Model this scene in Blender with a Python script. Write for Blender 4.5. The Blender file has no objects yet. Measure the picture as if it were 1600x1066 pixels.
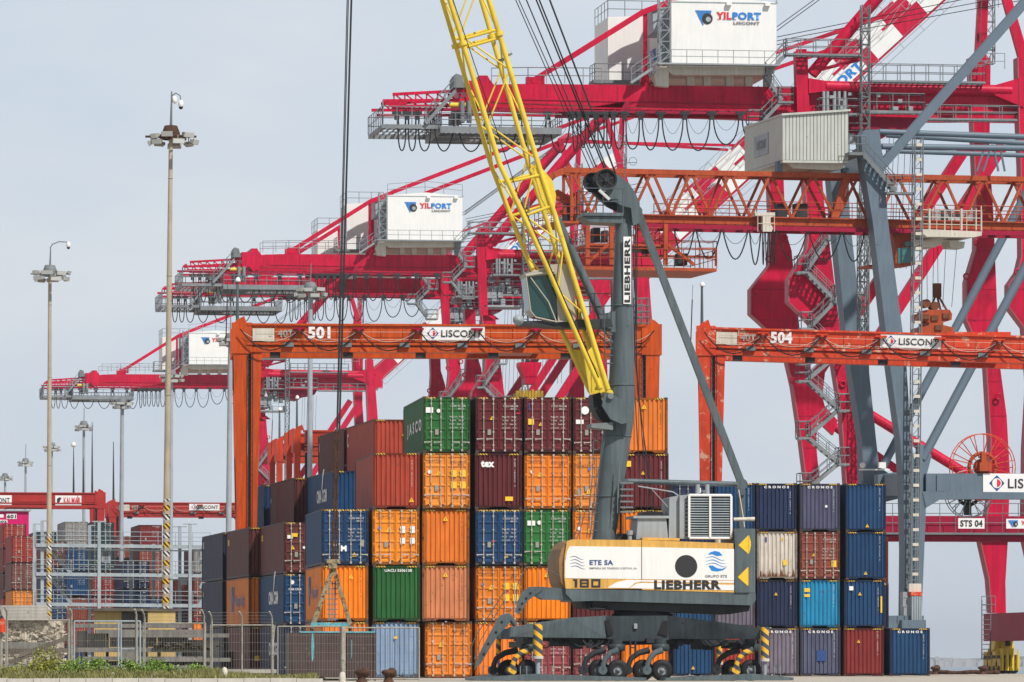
import bpy, math, random
import numpy as np
from mathutils import Vector, Matrix
random.seed(7)
R = math.radians
sc = bpy.context.scene
col = sc.collection

# ------------------------------------------------------------------ camera, sky, sun
F = 200.0 / 36.0 * 1600.0          # focal length in pixels of a 1600 wide picture
CX, HY, EYE = 800.0, 1040.0, 0.65  # picture centre column, horizon row, eye height above the yard
cam_d = bpy.data.cameras.new('camera')
cam_d.lens = 200; cam_d.sensor_width = 36
cam_d.shift_y = (HY - 533.0) / 1600.0
cam_d.clip_start = 1; cam_d.clip_end = 30000
cam = bpy.data.objects.new('camera', cam_d); col.objects.link(cam)
cam.location = (0, 0, EYE); cam.rotation_euler = (R(90), 0, 0)
sc.camera = cam
sc.view_settings.view_transform = 'Standard'
sc.view_settings.look = 'None'
sc.view_settings.exposure = 0.0
sc.view_settings.gamma = 1.0

SUN_EL, SUN_AZ = 50.0, 38.0        # azimuth: degrees to the right of straight behind the camera
sd = bpy.data.lights.new('sun', 'SUN'); sd.energy = 4.6; sd.angle = R(1.0); sd.color = (1.0, 0.95, 0.88)
sun = bpy.data.objects.new('sun', sd); col.objects.link(sun)
sun_dir = Vector((math.sin(R(SUN_AZ)) * math.cos(R(SUN_EL)), -math.cos(R(SUN_AZ)) * math.cos(R(SUN_EL)), math.sin(R(SUN_EL))))
sun.rotation_euler = sun_dir.to_track_quat('Z', 'Y').to_euler()

world = bpy.data.worlds.new('World'); sc.world = world; world.use_nodes = True
wn, wl = world.node_tree.nodes, world.node_tree.links
bg = wn['Background']
sky = wn.new('ShaderNodeTexSky'); sky.sky_type = 'NISHITA'; sky.sun_disc = False
sky.sun_elevation = R(SUN_EL); sky.sun_rotation = R(180 - SUN_AZ)
sky.air_density = 1.0; sky.dust_density = 2.0
tc = wn.new('ShaderNodeTexCoord'); mp = wn.new('ShaderNodeMapping'); mp.inputs['Scale'].default_value = (1.0, 1.0, 3.0)
nz = wn.new('ShaderNodeTexNoise'); nz.inputs['Scale'].default_value = 12.0; nz.inputs['Detail'].default_value = 5.0
cr = wn.new('ShaderNodeValToRGB')
cr.color_ramp.elements[0].position = 0.33; cr.color_ramp.elements[0].color = (0.595, 0.68, 0.785, 1)
cr.color_ramp.elements[1].position = 0.68; cr.color_ramp.elements[1].color = (0.715, 0.755, 0.81, 1)
mul = wn.new('ShaderNodeVectorMath'); mul.operation = 'SCALE'; mul.inputs['Scale'].default_value = 10.6
mx = wn.new('ShaderNodeMixRGB'); mx.inputs['Fac'].default_value = 0.88
wl.new(tc.outputs['Generated'], mp.inputs['Vector']); wl.new(mp.outputs['Vector'], nz.inputs['Vector'])
wl.new(nz.outputs['Fac'], cr.inputs['Fac']); wl.new(cr.outputs['Color'], mul.inputs[0])
sz = wn.new('ShaderNodeSeparateXYZ'); wl.new(tc.outputs['Generated'], sz.inputs[0])   # the haze is brightest low down, the sky overhead darker
zr = wn.new('ShaderNodeMapRange'); zr.inputs[1].default_value = 0.13; zr.inputs[2].default_value = 0.6; zr.inputs[3].default_value = 10.6; zr.inputs[4].default_value = 2.8
wl.new(sz.outputs['Z'], zr.inputs[0]); wl.new(zr.outputs[0], mul.inputs['Scale'])
wl.new(sky.outputs['Color'], mx.inputs['Color1']); wl.new(mul.outputs['Vector'], mx.inputs['Color2'])
wl.new(mx.outputs['Color'], bg.inputs['Color'])
bg.inputs['Strength'].default_value = 0.1

# ------------------------------------------------------------------ helpers
def wp(px, py, Y):
    return Vector(((px - CX) * Y / F, Y, EYE + (HY - py) * Y / F))
def gx(px, Y): return (px - CX) * Y / F

class Frame:
    """local axes of a thing: x along its front, y into the depth, z up"""
    def __init__(s, px, Y, yaw):
        s.Y, s.yaw = Y, R(yaw); s.X = (px - CX) * Y / F
        s.c, s.s = math.cos(s.yaw), math.sin(s.yaw); s.m = Y / F
    def p(s, px, py, t=0.0):
        k = (px - CX) / F
        x = (k * (s.Y + t * s.c) - s.X + t * s.s) / (s.c - k * s.s)
        Yw = s.Y + x * s.s + t * s.c
        return Vector((x, t, EYE + (HY - py) * Yw / F))
    def x(s, px, t=0.0): return s.p(px, HY, t).x
    def z(s, py, px=800, t=0.0): return s.p(px, py, t).z
    @property
    def loc(s): return (s.X, s.Y, 0.0)

def thing(name, label, cat, loc=(0, 0, 0), yaw=0.0, group=None):
    o = bpy.data.objects.new(name, None); col.objects.link(o)
    o.empty_display_size = 0.5
    o.location = loc; o.rotation_euler = (0, 0, yaw)
    tag(o, label, cat, group); return o
def tag(o, label, cat, group=None, kind=None):
    if label: o['label'] = label
    if cat: o['category'] = cat
    if group: o['group'] = group
    if kind: o['kind'] = kind
    return o

class MB:
    def __init__(s): s.v, s.f, s.m, s.sm = [], [], [], []
    def add(s, vs, fs, mi=0, smooth=False):
        n = len(s.v); s.v += [tuple(v) for v in vs]
        for f in fs: s.f.append(tuple(i + n for i in f)); s.m.append(mi); s.sm.append(smooth)
        return s
    def box(s, x0, y0, z0, x1, y1, z1, mi=0):
        vs = [(x0, y0, z0), (x1, y0, z0), (x1, y1, z0), (x0, y1, z0), (x0, y0, z1), (x1, y0, z1), (x1, y1, z1), (x0, y1, z1)]
        return s.add(vs, [(0, 3, 2, 1), (4, 5, 6, 7), (0, 1, 5, 4), (1, 2, 6, 5), (2, 3, 7, 6), (3, 0, 4, 7)], mi)
    def cbox(s, c, sx, sy, sz, mi=0):
        return s.box(c[0] - sx / 2, c[1] - sy / 2, c[2] - sz / 2, c[0] + sx / 2, c[1] + sy / 2, c[2] + sz / 2, mi)
    def _axes(s, a, b):
        d = (Vector(b) - Vector(a)).normalized()
        up = Vector((0, 0, 1)) if abs(d.z) < 0.95 else Vector((0, 1, 0))
        u = d.cross(up).normalized(); w = u.cross(d).normalized()
        return d, u, w
    def beam(s, a, b, w, h=None, mi=0, w2=None, h2=None):
        """rectangular bar: w across, h in the upright direction"""
        a, b = Vector(a), Vector(b); h = h or w; w2 = w2 or w; h2 = h2 or h
        d, u, k = s._axes(a, b); vs = []
        for p, ww, hh in ((a, w, h), (b, w2, h2)):
            vs += [p - u * ww / 2 - k * hh / 2, p + u * ww / 2 - k * hh / 2, p + u * ww / 2 + k * hh / 2, p - u * ww / 2 + k * hh / 2]
        return s.add(vs, [(3, 2, 1, 0), (4, 5, 6, 7), (0, 1, 5, 4), (1, 2, 6, 5), (2, 3, 7, 6), (3, 0, 4, 7)], mi)
    def tube(s, a, b, r, r2=None, n=10, mi=0, cap=True):
        a, b = Vector(a), Vector(b); r2 = r if r2 is None else r2
        d, u, k = s._axes(a, b)
        ring = lambda p, q: [p + (u * math.cos(2 * math.pi * i / n) + k * math.sin(2 * math.pi * i / n)) * q for i in range(n)]
        s.add(ring(a, r) + ring(b, r2), [(i, (i + 1) % n, n + (i + 1) % n, n + i) for i in range(n)], mi, n > 5)
        if cap:
            s.add(ring(a, r), [tuple(range(n - 1, -1, -1))], mi); s.add(ring(b, r2), [tuple(range(n))], mi)
        return s
    def path(s, pts, r, n=5, mi=0, rs=None):
        """swept tube through the points, one skin"""
        pts = [Vector(p) for p in pts]; N = len(pts); vs = []; prev = None
        for i, p in enumerate(pts):
            d = (pts[min(i + 1, N - 1)] - pts[max(i - 1, 0)]).normalized()
            if prev is None:
                up = Vector((0, 0, 1)) if abs(d.z) < 0.95 else Vector((0, 1, 0)); u = d.cross(up).normalized()
            else:
                u = (prev - d * prev.dot(d)).normalized()
            prev = u; w = d.cross(u); q = rs[i] if rs else r
            vs += [p + (u * math.cos(2 * math.pi * j / n) + w * math.sin(2 * math.pi * j / n)) * q for j in range(n)]
        fs = []
        for i in range(N - 1):
            for j in range(n): fs.append((i * n + j, i * n + (j + 1) % n, (i + 1) * n + (j + 1) % n, (i + 1) * n + j))
        s.add(vs, fs, mi, n > 4)
        s.add(vs[:n], [tuple(range(n))], mi); s.add(vs[-n:], [tuple(range(n))], mi)
        return s
    def prism(s, poly, y0, y1, mi=0):
        """polygon in the x-z plane given thickness from y0 to y1"""
        n = len(poly); vs = [(p[0], y0, p[-1]) for p in poly] + [(p[0], y1, p[-1]) for p in poly]
        fs = [tuple(range(n)), tuple(range(2 * n - 1, n - 1, -1))] + [(i, n + i, n + (i + 1) % n, (i + 1) % n) for i in range(n)]
        return s.add(vs, fs, mi)
    def disc(s, c, r, y0, y1, n=24, mi=0, r2=None):
        return s.tube((c[0], y0, c[-1]), (c[0], y1, c[-1]), r, r2, n, mi)
    def ring(s, c, r, tr, axis='y', n=28, k=6, mi=0):
        """torus"""
        vs, fs = [], []
        for i in range(n):
            a = 2 * math.pi * i / n
            for j in range(k):
                b = 2 * math.pi * j / k; q = r + tr * math.cos(b); o = tr * math.sin(b)
                if axis == 'y': vs.append((c[0] + q * math.cos(a), c[1] + o, c[2] + q * math.sin(a)))
                else: vs.append((c[0] + q * math.cos(a), c[1] + q * math.sin(a), c[2] + o))
        for i in range(n):
            for j in range(k): fs.append((i * k + j, ((i + 1) % n) * k + j, ((i + 1) % n) * k + (j + 1) % k, i * k + (j + 1) % k))
        return s.add(vs, fs, mi, True)
    def lathe(s, c, prof, axis='y', n=24, mi=0):
        """profile of (radius, offset) pairs turned round the axis through c"""
        vs, fs = [], []
        for q, o in prof:
            for i in range(n):
                a = 2 * math.pi * i / n
                if axis == 'y': vs.append((c[0] + q * math.cos(a), c[1] + o, c[2] + q * math.sin(a)))
                else: vs.append((c[0] + q * math.cos(a), c[1] + q * math.sin(a), c[2] + o))
        for k in range(len(prof) - 1):
            for i in range(n): fs.append((k * n + i, k * n + (i + 1) % n, (k + 1) * n + (i + 1) % n, (k + 1) * n + i))
        s.add(vs, fs, mi, True)
        return s
    def ball(s, c, r, n=10, k=6, mi=0, sq=1.0):
        return s.lathe(c, [(r * math.sin(math.pi * i / k) + 1e-4, -r * sq * math.cos(math.pi * i / k)) for i in range(k + 1)], 'z', n, mi)
    def rail(s, pts, h=1.1, step=1.6, r=0.035, mi=0, rails=(1.0, 0.5)):
        """hand rail with posts along a run of points"""
        pts = [Vector(p) for p in pts]; Z = Vector((0, 0, 1))
        for a, b in zip(pts, pts[1:]):
            L = (b - a).length; n = max(1, round(L / step))
            for q in rails: s.tube(a + Z * h * q, b + Z * h * q, r, n=4, mi=mi, cap=False)
            for i in range(n + 1):
                p = a.lerp(b, i / n); s.tube(p, p + Z * h, r, n=4, mi=mi, cap=False)
        return s
    def lattice(s, a, b, w, r=0.04, step=1.0, mi=0):
        """four-legged lattice mast from a to b"""
        a, b = Vector(a), Vector(b); d, u, k = s._axes(a, b)
        cs = [(-1, -1), (1, -1), (1, 1), (-1, 1)]; n = max(2, round((b - a).length / step))
        P = lambda i, c: a.lerp(b, i / n) + u * c[0] * w / 2 + k * c[1] * w / 2
        for c in cs: s.tube(P(0, c), P(n, c), r * 1.4, n=4, mi=mi, cap=False)
        for i in range(n):
            for q in range(4):
                c, e = cs[q], cs[(q + 1) % 4]
                s.tube(P(i, c), P(i, e), r, n=4, mi=mi, cap=False)
                s.tube(P(i, c if i % 2 else e), P(i + 1, e if i % 2 else c), r, n=4, mi=mi, cap=False)
        return s
    def stair(s, a, b, w=0.8, mi=0, railing=True, side=1):
        """flight of steps from a up to b, as wide as w in y"""
        a, b = Vector(a), Vector(b); W = Vector((0, w, 0))
        for o in (0, 1): s.beam(a + W * o, b + W * o, 0.07, 0.26, mi)
        n = max(3, int(abs(b.z - a.z) / 0.3))
        for i in range(1, n):
            p = a.lerp(b, i / n); s.box(p.x - 0.12, p.y, p.z - 0.02, p.x + 0.12, p.y + w, p.z + 0.02, mi)
        if railing:
            for o in (0, 1): s.rail([a + W * o, b + W * o], 1.0, 1.2, 0.03, mi)
        return s
    def mesh(s, name):
        me = bpy.data.meshes.new(name); me.from_pydata(s.v, [], s.f)
        me.polygons.foreach_set('material_index', s.m)
        me.polygons.foreach_set('use_smooth', s.sm)
        me.update(); return me
    def pieces(s):
        """number of the far-apart piece each vertex belongs to"""
        n = len(s.v); par = list(range(n))
        def root(a):
            while par[a] != a: par[a] = par[par[a]]; a = par[a]
            return a
        for f in s.f:
            r0 = root(f[0])
            for i in f[1:]: par[root(i)] = r0
        rt = np.array([root(i) for i in range(n)]); _, isl = np.unique(rt, return_inverse=True); k = int(isl.max()) + 1
        if k < 2 or k > 900: return None
        P_ = np.array([tuple(v) for v in s.v], float); lo = np.full((k, 3), 1e9); hi = -lo
        np.minimum.at(lo, isl, P_); np.maximum.at(hi, isl, P_); sz = (hi - lo).max(axis=1)
        gap = np.maximum(0, np.maximum(lo[:, None] - hi[None], lo[None] - hi[:, None]))
        near = np.sqrt((gap ** 2).sum(axis=2)) <= np.maximum(0.02, 0.5 * np.maximum(sz[:, None], sz[None]))
        par = list(range(k))
        for a, b in zip(*np.nonzero(np.triu(near, 1))): par[root(int(a))] = root(int(b))
        _, pc = np.unique([root(i) for i in range(k)], return_inverse=True)
        return pc[isl]
    def build(s, name, mats, parent=None, loc=None, rot=None):
        if not isinstance(mats, (list, tuple)): mats = [mats]
        pc = s.pieces() if parent is not None and len(s.v) < 30000 else None
        if pc is not None and 1 < pc.max() + 1 <= 60:      # far-apart pieces become parts of their own
            first = None
            for q in range(int(pc.max()) + 1):
                m2 = MB(); idx = {}
                for f, mi, smo in zip(s.f, s.m, s.sm):
                    if pc[f[0]] != q: continue
                    for i in f:
                        if i not in idx: idx[i] = len(m2.v); m2.v.append(s.v[i])
                    m2.f.append(tuple(idx[i] for i in f)); m2.m.append(mi); m2.sm.append(smo)
                me = m2.mesh(name)
                for m in mats: me.materials.append(m)
                o = link(name, me, parent, loc, rot); first = first or o
            return first
        me = s.mesh(name)
        for m in mats: me.materials.append(m)
        return link(name, me, parent, loc, rot)

def link(name, me, parent=None, loc=None, rot=None, mat=None):
    o = bpy.data.objects.new(name, me); col.objects.link(o)
    if parent: o.parent = parent
    if loc is not None: o.location = loc
    if rot is not None: o.rotation_euler = rot
    if mat is not None:
        if not len(me.materials): me.materials.append(mat)
        o.material_slots[0].link = 'OBJECT'; o.material_slots[0].material = mat
    return o

def copy_tree(o, parent=None):
    c = o.copy(); col.objects.link(c)
    if parent: c.parent = parent
    for ch in list(KIDS.get(o, [])) or list(o.children): copy_tree(ch, c)
    return c
KIDS = {}

# ------------------------------------------------------------------ lettering
_txt = {}
def text_mesh(body, w, h, bold=0.0, stacked=False):
    key = (body, round(w, 3), round(h, 3), bold, stacked)
    if key in _txt: return _txt[key]
    cu = bpy.data.curves.new('lettering', 'FONT'); cu.body = '\n'.join(body) if stacked else body
    cu.size = 1.0; cu.offset = bold; cu.space_character = 1.0 + bold * 2.0; cu.resolution_u = 3; cu.align_x = 'CENTER' if stacked else 'LEFT'; cu.space_line = 0.95
    o = bpy.data.objects.new('lettering', cu)
    me = bpy.data.meshes.new_from_object(o)
    bpy.data.objects.remove(o); bpy.data.curves.remove(cu)
    xs = [v.co.x for v in me.vertices]; ys = [v.co.y for v in me.vertices]
    x0, x1, y0, y1 = min(xs), max(xs), min(ys), max(ys)
    for v in me.vertices: v.co = ((v.co.x - x0) / (x1 - x0) * w, 0.0, (v.co.y - y0) / (y1 - y0) * h)
    me.materials.clear(); me.name = 'lettering'
    _txt[key] = me; return me
def text(body, x, y, z, w, h, m, parent, bold=0.0, rot=None, name='lettering', stacked=False):
    return link(name, text_mesh(body, w, h, bold, stacked), parent, (x, y, z), rot, m)

# ------------------------------------------------------------------ materials
def nd(nt, t, **k):
    n = nt.nodes.new(t)
    for a, b in k.items(): setattr(n, a, b)
    return n
def paint(name, c, rough=0.5, var=0.10, rust=0.0, rustc=(0.10, 0.035, 0.015), streak=0.12, metal=0.0, scale=1.0, spec=0.22, chip=None):
    """painted or bare surface: broad fading, vertical run-off streaks, blotches of rust or chipped paint"""
    m = bpy.data.materials.new(name); m.use_nodes = True; nt = m.node_tree; L = nt.links
    b = nt.nodes['Principled BSDF']; b.inputs['Roughness'].default_value = rough; b.inputs['Metallic'].default_value = metal
    b.inputs['Specular IOR Level'].default_value = spec
    t = nd(nt, 'ShaderNodeTexCoord'); oi = nd(nt, 'ShaderNodeObjectInfo')
    ad = nd(nt, 'ShaderNodeVectorMath', operation='MULTIPLY_ADD')
    cm = nd(nt, 'ShaderNodeCombineXYZ')
    for i in range(3): L.new(oi.outputs['Random'], cm.inputs[i])
    L.new(cm.outputs[0], ad.inputs[0]); ad.inputs[1].default_value = (57, 31, 83); L.new(t.outputs['Object'], ad.inputs[2])
    n1 = nd(nt, 'ShaderNodeTexNoise'); n1.inputs['Scale'].default_value = 0.9 * scale; n1.inputs['Detail'].default_value = 5
    L.new(ad.outputs[0], n1.inputs['Vector'])
    mp = nd(nt, 'ShaderNodeMapping'); mp.inputs['Scale'].default_value = (7 * scale, 7 * scale, 0.55 * scale); L.new(ad.outputs[0], mp.inputs['Vector'])
    n2 = nd(nt, 'ShaderNodeTexNoise'); n2.inputs['Scale'].default_value = 1.0; n2.inputs['Detail'].default_value = 4; L.new(mp.outputs[0], n2.inputs['Vector'])
    a1 = nd(nt, 'ShaderNodeMapRange'); a1.inputs[1].default_value = 0.25; a1.inputs[2].default_value = 0.75; a1.inputs[3].default_value = 1 - var; a1.inputs[4].default_value = 1 + var
    L.new(n1.outputs['Fac'], a1.inputs[0])
    a2 = nd(nt, 'ShaderNodeMapRange'); a2.inputs[1].default_value = 0.35; a2.inputs[2].default_value = 0.7; a2.inputs[3].default_value = 1.0 + streak * .3; a2.inputs[4].default_value = 1 - streak
    L.new(n2.outputs['Fac'], a2.inputs[0])
    mu = nd(nt, 'ShaderNodeMath', operation='MULTIPLY'); L.new(a1.outputs[0], mu.inputs[0]); L.new(a2.outputs[0], mu.inputs[1])
    sc_ = nd(nt, 'ShaderNodeVectorMath', operation='SCALE'); sc_.inputs[0].default_value = c; L.new(mu.outputs[0], sc_.inputs['Scale'])
    out = sc_.outputs[0]
    for amt, cc, s_, thr in ((rust, rustc, 2.6, 0.5), (chip[0] if chip else 0, chip[1] if chip else None, 1.7, 0.53)):
        if not amt: continue
        n3 = nd(nt, 'ShaderNodeTexNoise'); n3.inputs['Scale'].default_value = s_ * scale; n3.inputs['Detail'].default_value = 9; n3.inputs['Roughness'].default_value = 0.72
        L.new(ad.outputs[0], n3.inputs['Vector'])
        r = nd(nt, 'ShaderNodeMapRange'); r.inputs[1].default_value = thr + 0.16 - amt * 0.2; r.inputs[2].default_value = thr + 0.21 - amt * 0.2
        L.new(n3.outputs['Fac'], r.inputs[0])
        mx = nd(nt, 'ShaderNodeMixRGB'); L.new(r.outputs[0], mx.inputs[0]); L.new(out, mx.inputs[1]); mx.inputs[2].default_value = (*cc, 1)
        out = mx.outputs[0]
    L.new(out, b.inputs['Base Color'])
    return m
def foot_rust(m, h=0.75, c=(0.16, 0.06, 0.02)):
    """rust creeping up from the lower edge"""
    nt = m.node_tree; L = nt.links; b = nt.nodes['Principled BSDF']; src = b.inputs['Base Color'].links[0].from_socket
    t = nd(nt, 'ShaderNodeTexCoord'); s = nd(nt, 'ShaderNodeSeparateXYZ'); L.new(t.outputs['Object'], s.inputs[0])
    mp = nd(nt, 'ShaderNodeMapping'); mp.inputs['Scale'].default_value = (9, 9, 1.6); L.new(t.outputs['Object'], mp.inputs[0])
    n = nd(nt, 'ShaderNodeTexNoise'); n.inputs['Scale'].default_value = 1.0; n.inputs['Detail'].default_value = 6; L.new(mp.outputs[0], n.inputs[0])
    a = nd(nt, 'ShaderNodeMath', operation='MULTIPLY_ADD'); a.inputs[1].default_value = -0.42 / h; a.inputs[2].default_value = 0.42; L.new(s.outputs['Z'], a.inputs[0])
    q = nd(nt, 'ShaderNodeMath', operation='ADD'); L.new(a.outputs[0], q.inputs[0]); L.new(n.outputs['Fac'], q.inputs[1])
    r = nd(nt, 'ShaderNodeMapRange'); r.inputs[1].default_value = 0.66; r.inputs[2].default_value = 0.76; L.new(q.outputs[0], r.inputs[0])
    x = nd(nt, 'ShaderNodeMixRGB'); L.new(r.outputs[0], x.inputs[0]); L.new(src, x.inputs[1]); x.inputs[2].default_value = (*c, 1); L.new(x.outputs[0], b.inputs['Base Color']); return m
def flat(name, c, rough=0.5, metal=0.0):
    m = bpy.data.materials.new(name); m.use_nodes = True; b = m.node_tree.nodes['Principled BSDF']
    b.inputs['Base Color'].default_value = (*c, 1); b.inputs['Roughness'].default_value = rough; b.inputs['Metallic'].default_value = metal
    return m
def stripes(name, c1, c2, ax=(1, 0, 1), freq=5.0, duty=0.5, rough=0.5, band=None):
    """painted diagonal warning stripes"""
    m = bpy.data.materials.new(name); m.use_nodes = True; nt = m.node_tree; L = nt.links
    b = nt.nodes['Principled BSDF']; b.inputs['Roughness'].default_value = rough
    t = nd(nt, 'ShaderNodeTexCoord'); d = nd(nt, 'ShaderNodeVectorMath', operation='DOT_PRODUCT'); d.inputs[1].default_value = ax
    L.new(t.outputs['Object'], d.inputs[0])
    k = nd(nt, 'ShaderNodeMath', operation='MULTIPLY'); k.inputs[1].default_value = freq; L.new(d.outputs['Value'], k.inputs[0])
    f = nd(nt, 'ShaderNodeMath', operation='FRACT'); L.new(k.outputs[0], f.inputs[0])
    g = nd(nt, 'ShaderNodeMath', operation='GREATER_THAN'); g.inputs[1].default_value = duty; L.new(f.outputs[0], g.inputs[0])
    mx = nd(nt, 'ShaderNodeMixRGB'); L.new(g.outputs[0], mx.inputs[0]); mx.inputs[1].default_value = (*c1, 1); mx.inputs[2].default_value = (*c2, 1)
    L.new(mx.outputs[0], b.inputs['Base Color']); return m

M = {}
RED = (0.53, 0.003, 0.042)
M['red'] = paint('crimson_paint', RED, 0.45, 0.2, 0.12, (0.20, 0.012, 0.02), streak=0.24, scale=0.6, chip=(0.34, (0.44, 0.012, 0.065)))
M['red_dark'] = paint('dull_crimson_paint', (0.32, 0.006, 0.04), 0.5, 0.12, 0.1)
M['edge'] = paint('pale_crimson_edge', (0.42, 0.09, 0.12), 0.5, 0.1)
M['white'] = paint('white_paint', (0.80, 0.80, 0.78), 0.5, 0.03, streak=0.05)
M['beige'] = paint('beige_paint', (0.60, 0.56, 0.48), 0.6, 0.08, 0.12, streak=0.15)
M['galv'] = paint('galvanised_steel', (0.30, 0.33, 0.35), 0.5, 0.15, metal=0.0)
M['galv_light'] = paint('light_galvanised_steel', (0.34, 0.395, 0.43), 0.5, 0.14)
M['galv_mid'] = paint('dull_galvanised_steel', (0.215, 0.235, 0.25), 0.55, 0.2, streak=0.15)
M['data'] = flat('faded_white_lettering', (0.52, 0.52, 0.51))
M['cabbeige'] = paint('dull_beige_cab_paint', (0.40, 0.37, 0.31), 0.5, 0.1, 0.08)
M['galv_dark'] = paint('weathered_galvanised_steel', (0.17, 0.19, 0.20), 0.6, 0.15)
M['black'] = paint('black_rubber', (0.018, 0.018, 0.02), 0.6, 0.2)
M['dark'] = paint('dark_machinery', (0.035, 0.038, 0.042), 0.6, 0.3, 0.1)
M['rope'] = paint('wire_rope', (0.03, 0.032, 0.035), 0.5, 0.2)
M['chgrey'] = paint('shaded_grimy_chassis_paint', (0.042, 0.055, 0.063), 0.5, 0.3, 0.3, (0.02, 0.022, 0.024), streak=0.3)  # crane grey darkened to paint in shade under the house, plus grimy blotches
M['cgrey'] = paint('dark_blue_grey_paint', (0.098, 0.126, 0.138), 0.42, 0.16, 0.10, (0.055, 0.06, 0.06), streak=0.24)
M['pgrey'] = paint('blue_grey_paint', (0.125, 0.172, 0.218), 0.5, 0.08, 0.04, streak=0.12)
M['ptube'] = paint('blue_grey_tube_paint', (0.125, 0.172, 0.218), 0.45, 0.06, 0.02, streak=0.03)
M['yellow'] = paint('yellow_boom_paint', (0.72, 0.53, 0.055), 0.42, 0.12, 0.12, (0.35, 0.22, 0.03), streak=0.12)
M['yel'] = flat('yellow_sticker', (0.85, 0.52, 0.02))
M['wht'] = flat('white_lettering', (0.80, 0.80, 0.80))
M['blk'] = flat('black_lettering', (0.02, 0.02, 0.022))
M['gry'] = flat('grey_plate', (0.28, 0.27, 0.24))
M['blu'] = flat('deep_blue_lettering', (0.02, 0.06, 0.22))
M['sky'] = flat('bright_blue_lettering', (0.01, 0.20, 0.60))
M['rdl'] = flat('red_lettering', (0.65, 0.02, 0.04))
M['drk'] = flat('dark_grey_lettering', (0.022, 0.022, 0.025))
M['mgr'] = flat('mid_grey_lettering', (0.16, 0.16, 0.17))
M['glass'] = flat('green_tinted_glass', (0.012, 0.055, 0.05), 0.08)
M['lens'] = flat('lamp_glass', (0.55, 0.57, 0.56), 0.15)
M['hazard'] = stripes('hazard_stripes', (0.75, 0.45, 0.02), (0.025, 0.025, 0.025), (1, 0, 1), 7.0)
M['chev'] = stripes('jack_chevrons', (0.78, 0.42, 0.02), (0.05, 0.065, 0.075), (0.75, 0, 1), 2.4)
M['orange'] = paint('orange_crane_paint', (0.52, 0.074, 0.009), 0.45, 0.14, 0.14, (0.2, 0.035, 0.012), streak=0.26)
M['orange_worn'] = paint('worn_orange_red_paint', (0.62, 0.062, 0.022), 0.5, 0.14, 0.10, streak=0.2, chip=(0.62, (0.62, 0.36, 0.25)))
M['orange_old'] = paint('old_orange_paint', (0.40, 0.070, 0.022), 0.55, 0.18, 0.24, streak=0.2)
M['rtgred'] = paint('brick_red_crane_paint', (0.40, 0.03, 0.026), 0.5, 0.12, 0.08, streak=0.15)
M['redor'] = paint('red_orange_crane_paint', (0.46, 0.045, 0.016), 0.5, 0.12, 0.1, streak=0.2)
M['magenta'] = paint('magenta_paint', (0.60, 0.008, 0.13), 0.45, 0.06)
M['concrete'] = paint('pale_concrete', (0.40, 0.385, 0.35), 0.85, 0.2, 0.25, (0.16, 0.14, 0.11), streak=0.2)
M['concrete_d'] = paint('grey_concrete', (0.20, 0.195, 0.18), 0.9, 0.3, 0.35, (0.09, 0.08, 0.06), streak=0.3)
M['wood'] = paint('weathered_timber', (0.13, 0.11, 0.088), 0.9, 0.35, 0.2, (0.05, 0.04, 0.03))
M['ply'] = paint('yellow_formwork_board', (0.60, 0.43, 0.17), 0.8, 0.12, 0.15, (0.3, 0.2, 0.08))
M['stone'] = paint('whitewashed_stone', (0.58, 0.55, 0.47), 0.9, 0.2, 0.3, (0.25, 0.22, 0.17), scale=4)
M['rustiron'] = paint('rusty_iron', (0.075, 0.038, 0.024), 0.85, 0.35, 0.35, (0.16, 0.07, 0.03), scale=3)
M['fencepost'] = paint('rusty_galvanised_post', (0.36, 0.345, 0.30), 0.6, 0.25, 0.46, (0.17, 0.095, 0.05), scale=4)
M['wire'] = flat('fence_wire', (0.22, 0.205, 0.175), 0.6)
M['grabbrown'] = paint('brown_steel_plate', (0.075, 0.05, 0.048), 0.5, 0.2, 0.25, (0.11, 0.075, 0.07), streak=0.3)
M['cyan'] = paint('flaking_cyan_paint', (0.12, 0.42, 0.50), 0.6, 0.2, 0.45, (0.14, 0.07, 0.035), scale=3)
M['rustpaint'] = paint('rusty_cream_paint', (0.30, 0.25, 0.15), 0.7, 0.3, 0.72, (0.09, 0.04, 0.022), scale=2.2, chip=(0.38, (0.14, 0.34, 0.38)))
# ------------------------------------------------------------------ ground, water, far shore
def ground_mat(name, c1, c2, scale=0.6):
    m = bpy.data.materials.new(name); m.use_nodes = True; nt = m.node_tree; L = nt.links
    b = nt.nodes['Principled BSDF']; b.inputs['Roughness'].default_value = 0.9
    t = nd(nt, 'ShaderNodeTexCoord'); n = nd(nt, 'ShaderNodeTexNoise'); n.inputs['Scale'].default_value = scale; n.inputs['Detail'].default_value = 10
    n.inputs['Roughness'].default_value = 0.65
    L.new(t.outputs['Object'], n.inputs['Vector']); r = nd(nt, 'ShaderNodeValToRGB')
    r.color_ramp.elements[0].position = 0.35; r.color_ramp.elements[0].color = (*c1, 1)
    r.color_ramp.elements[1].position = 0.65; r.color_ramp.elements[1].color = (*c2, 1)
    L.new(n.outputs['Fac'], r.inputs['Fac']); L.new(r.outputs['Color'], b.inputs['Base Color'])
    bp = nd(nt, 'ShaderNodeBump'); bp.inputs['Strength'].default_value = 0.3; bp.inputs['Distance'].default_value = 0.02
    L.new(n.outputs['Fac'], bp.inputs['Height']); L.new(bp.outputs['Normal'], b.inputs['Normal'])
    return m
M['ground'] = ground_mat('sandy_concrete_ground', (0.34, 0.31, 0.26), (0.50, 0.455, 0.385))
QX, QT = gx(1655, 431), math.tan(R(8.1))
def quay_x(Y): return QX - (Y - 431) * QT
g = MB()
top = [(-900, -30), (quay_x(-30), -30), (quay_x(2600), 2600), (-900, 2600)]
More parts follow.
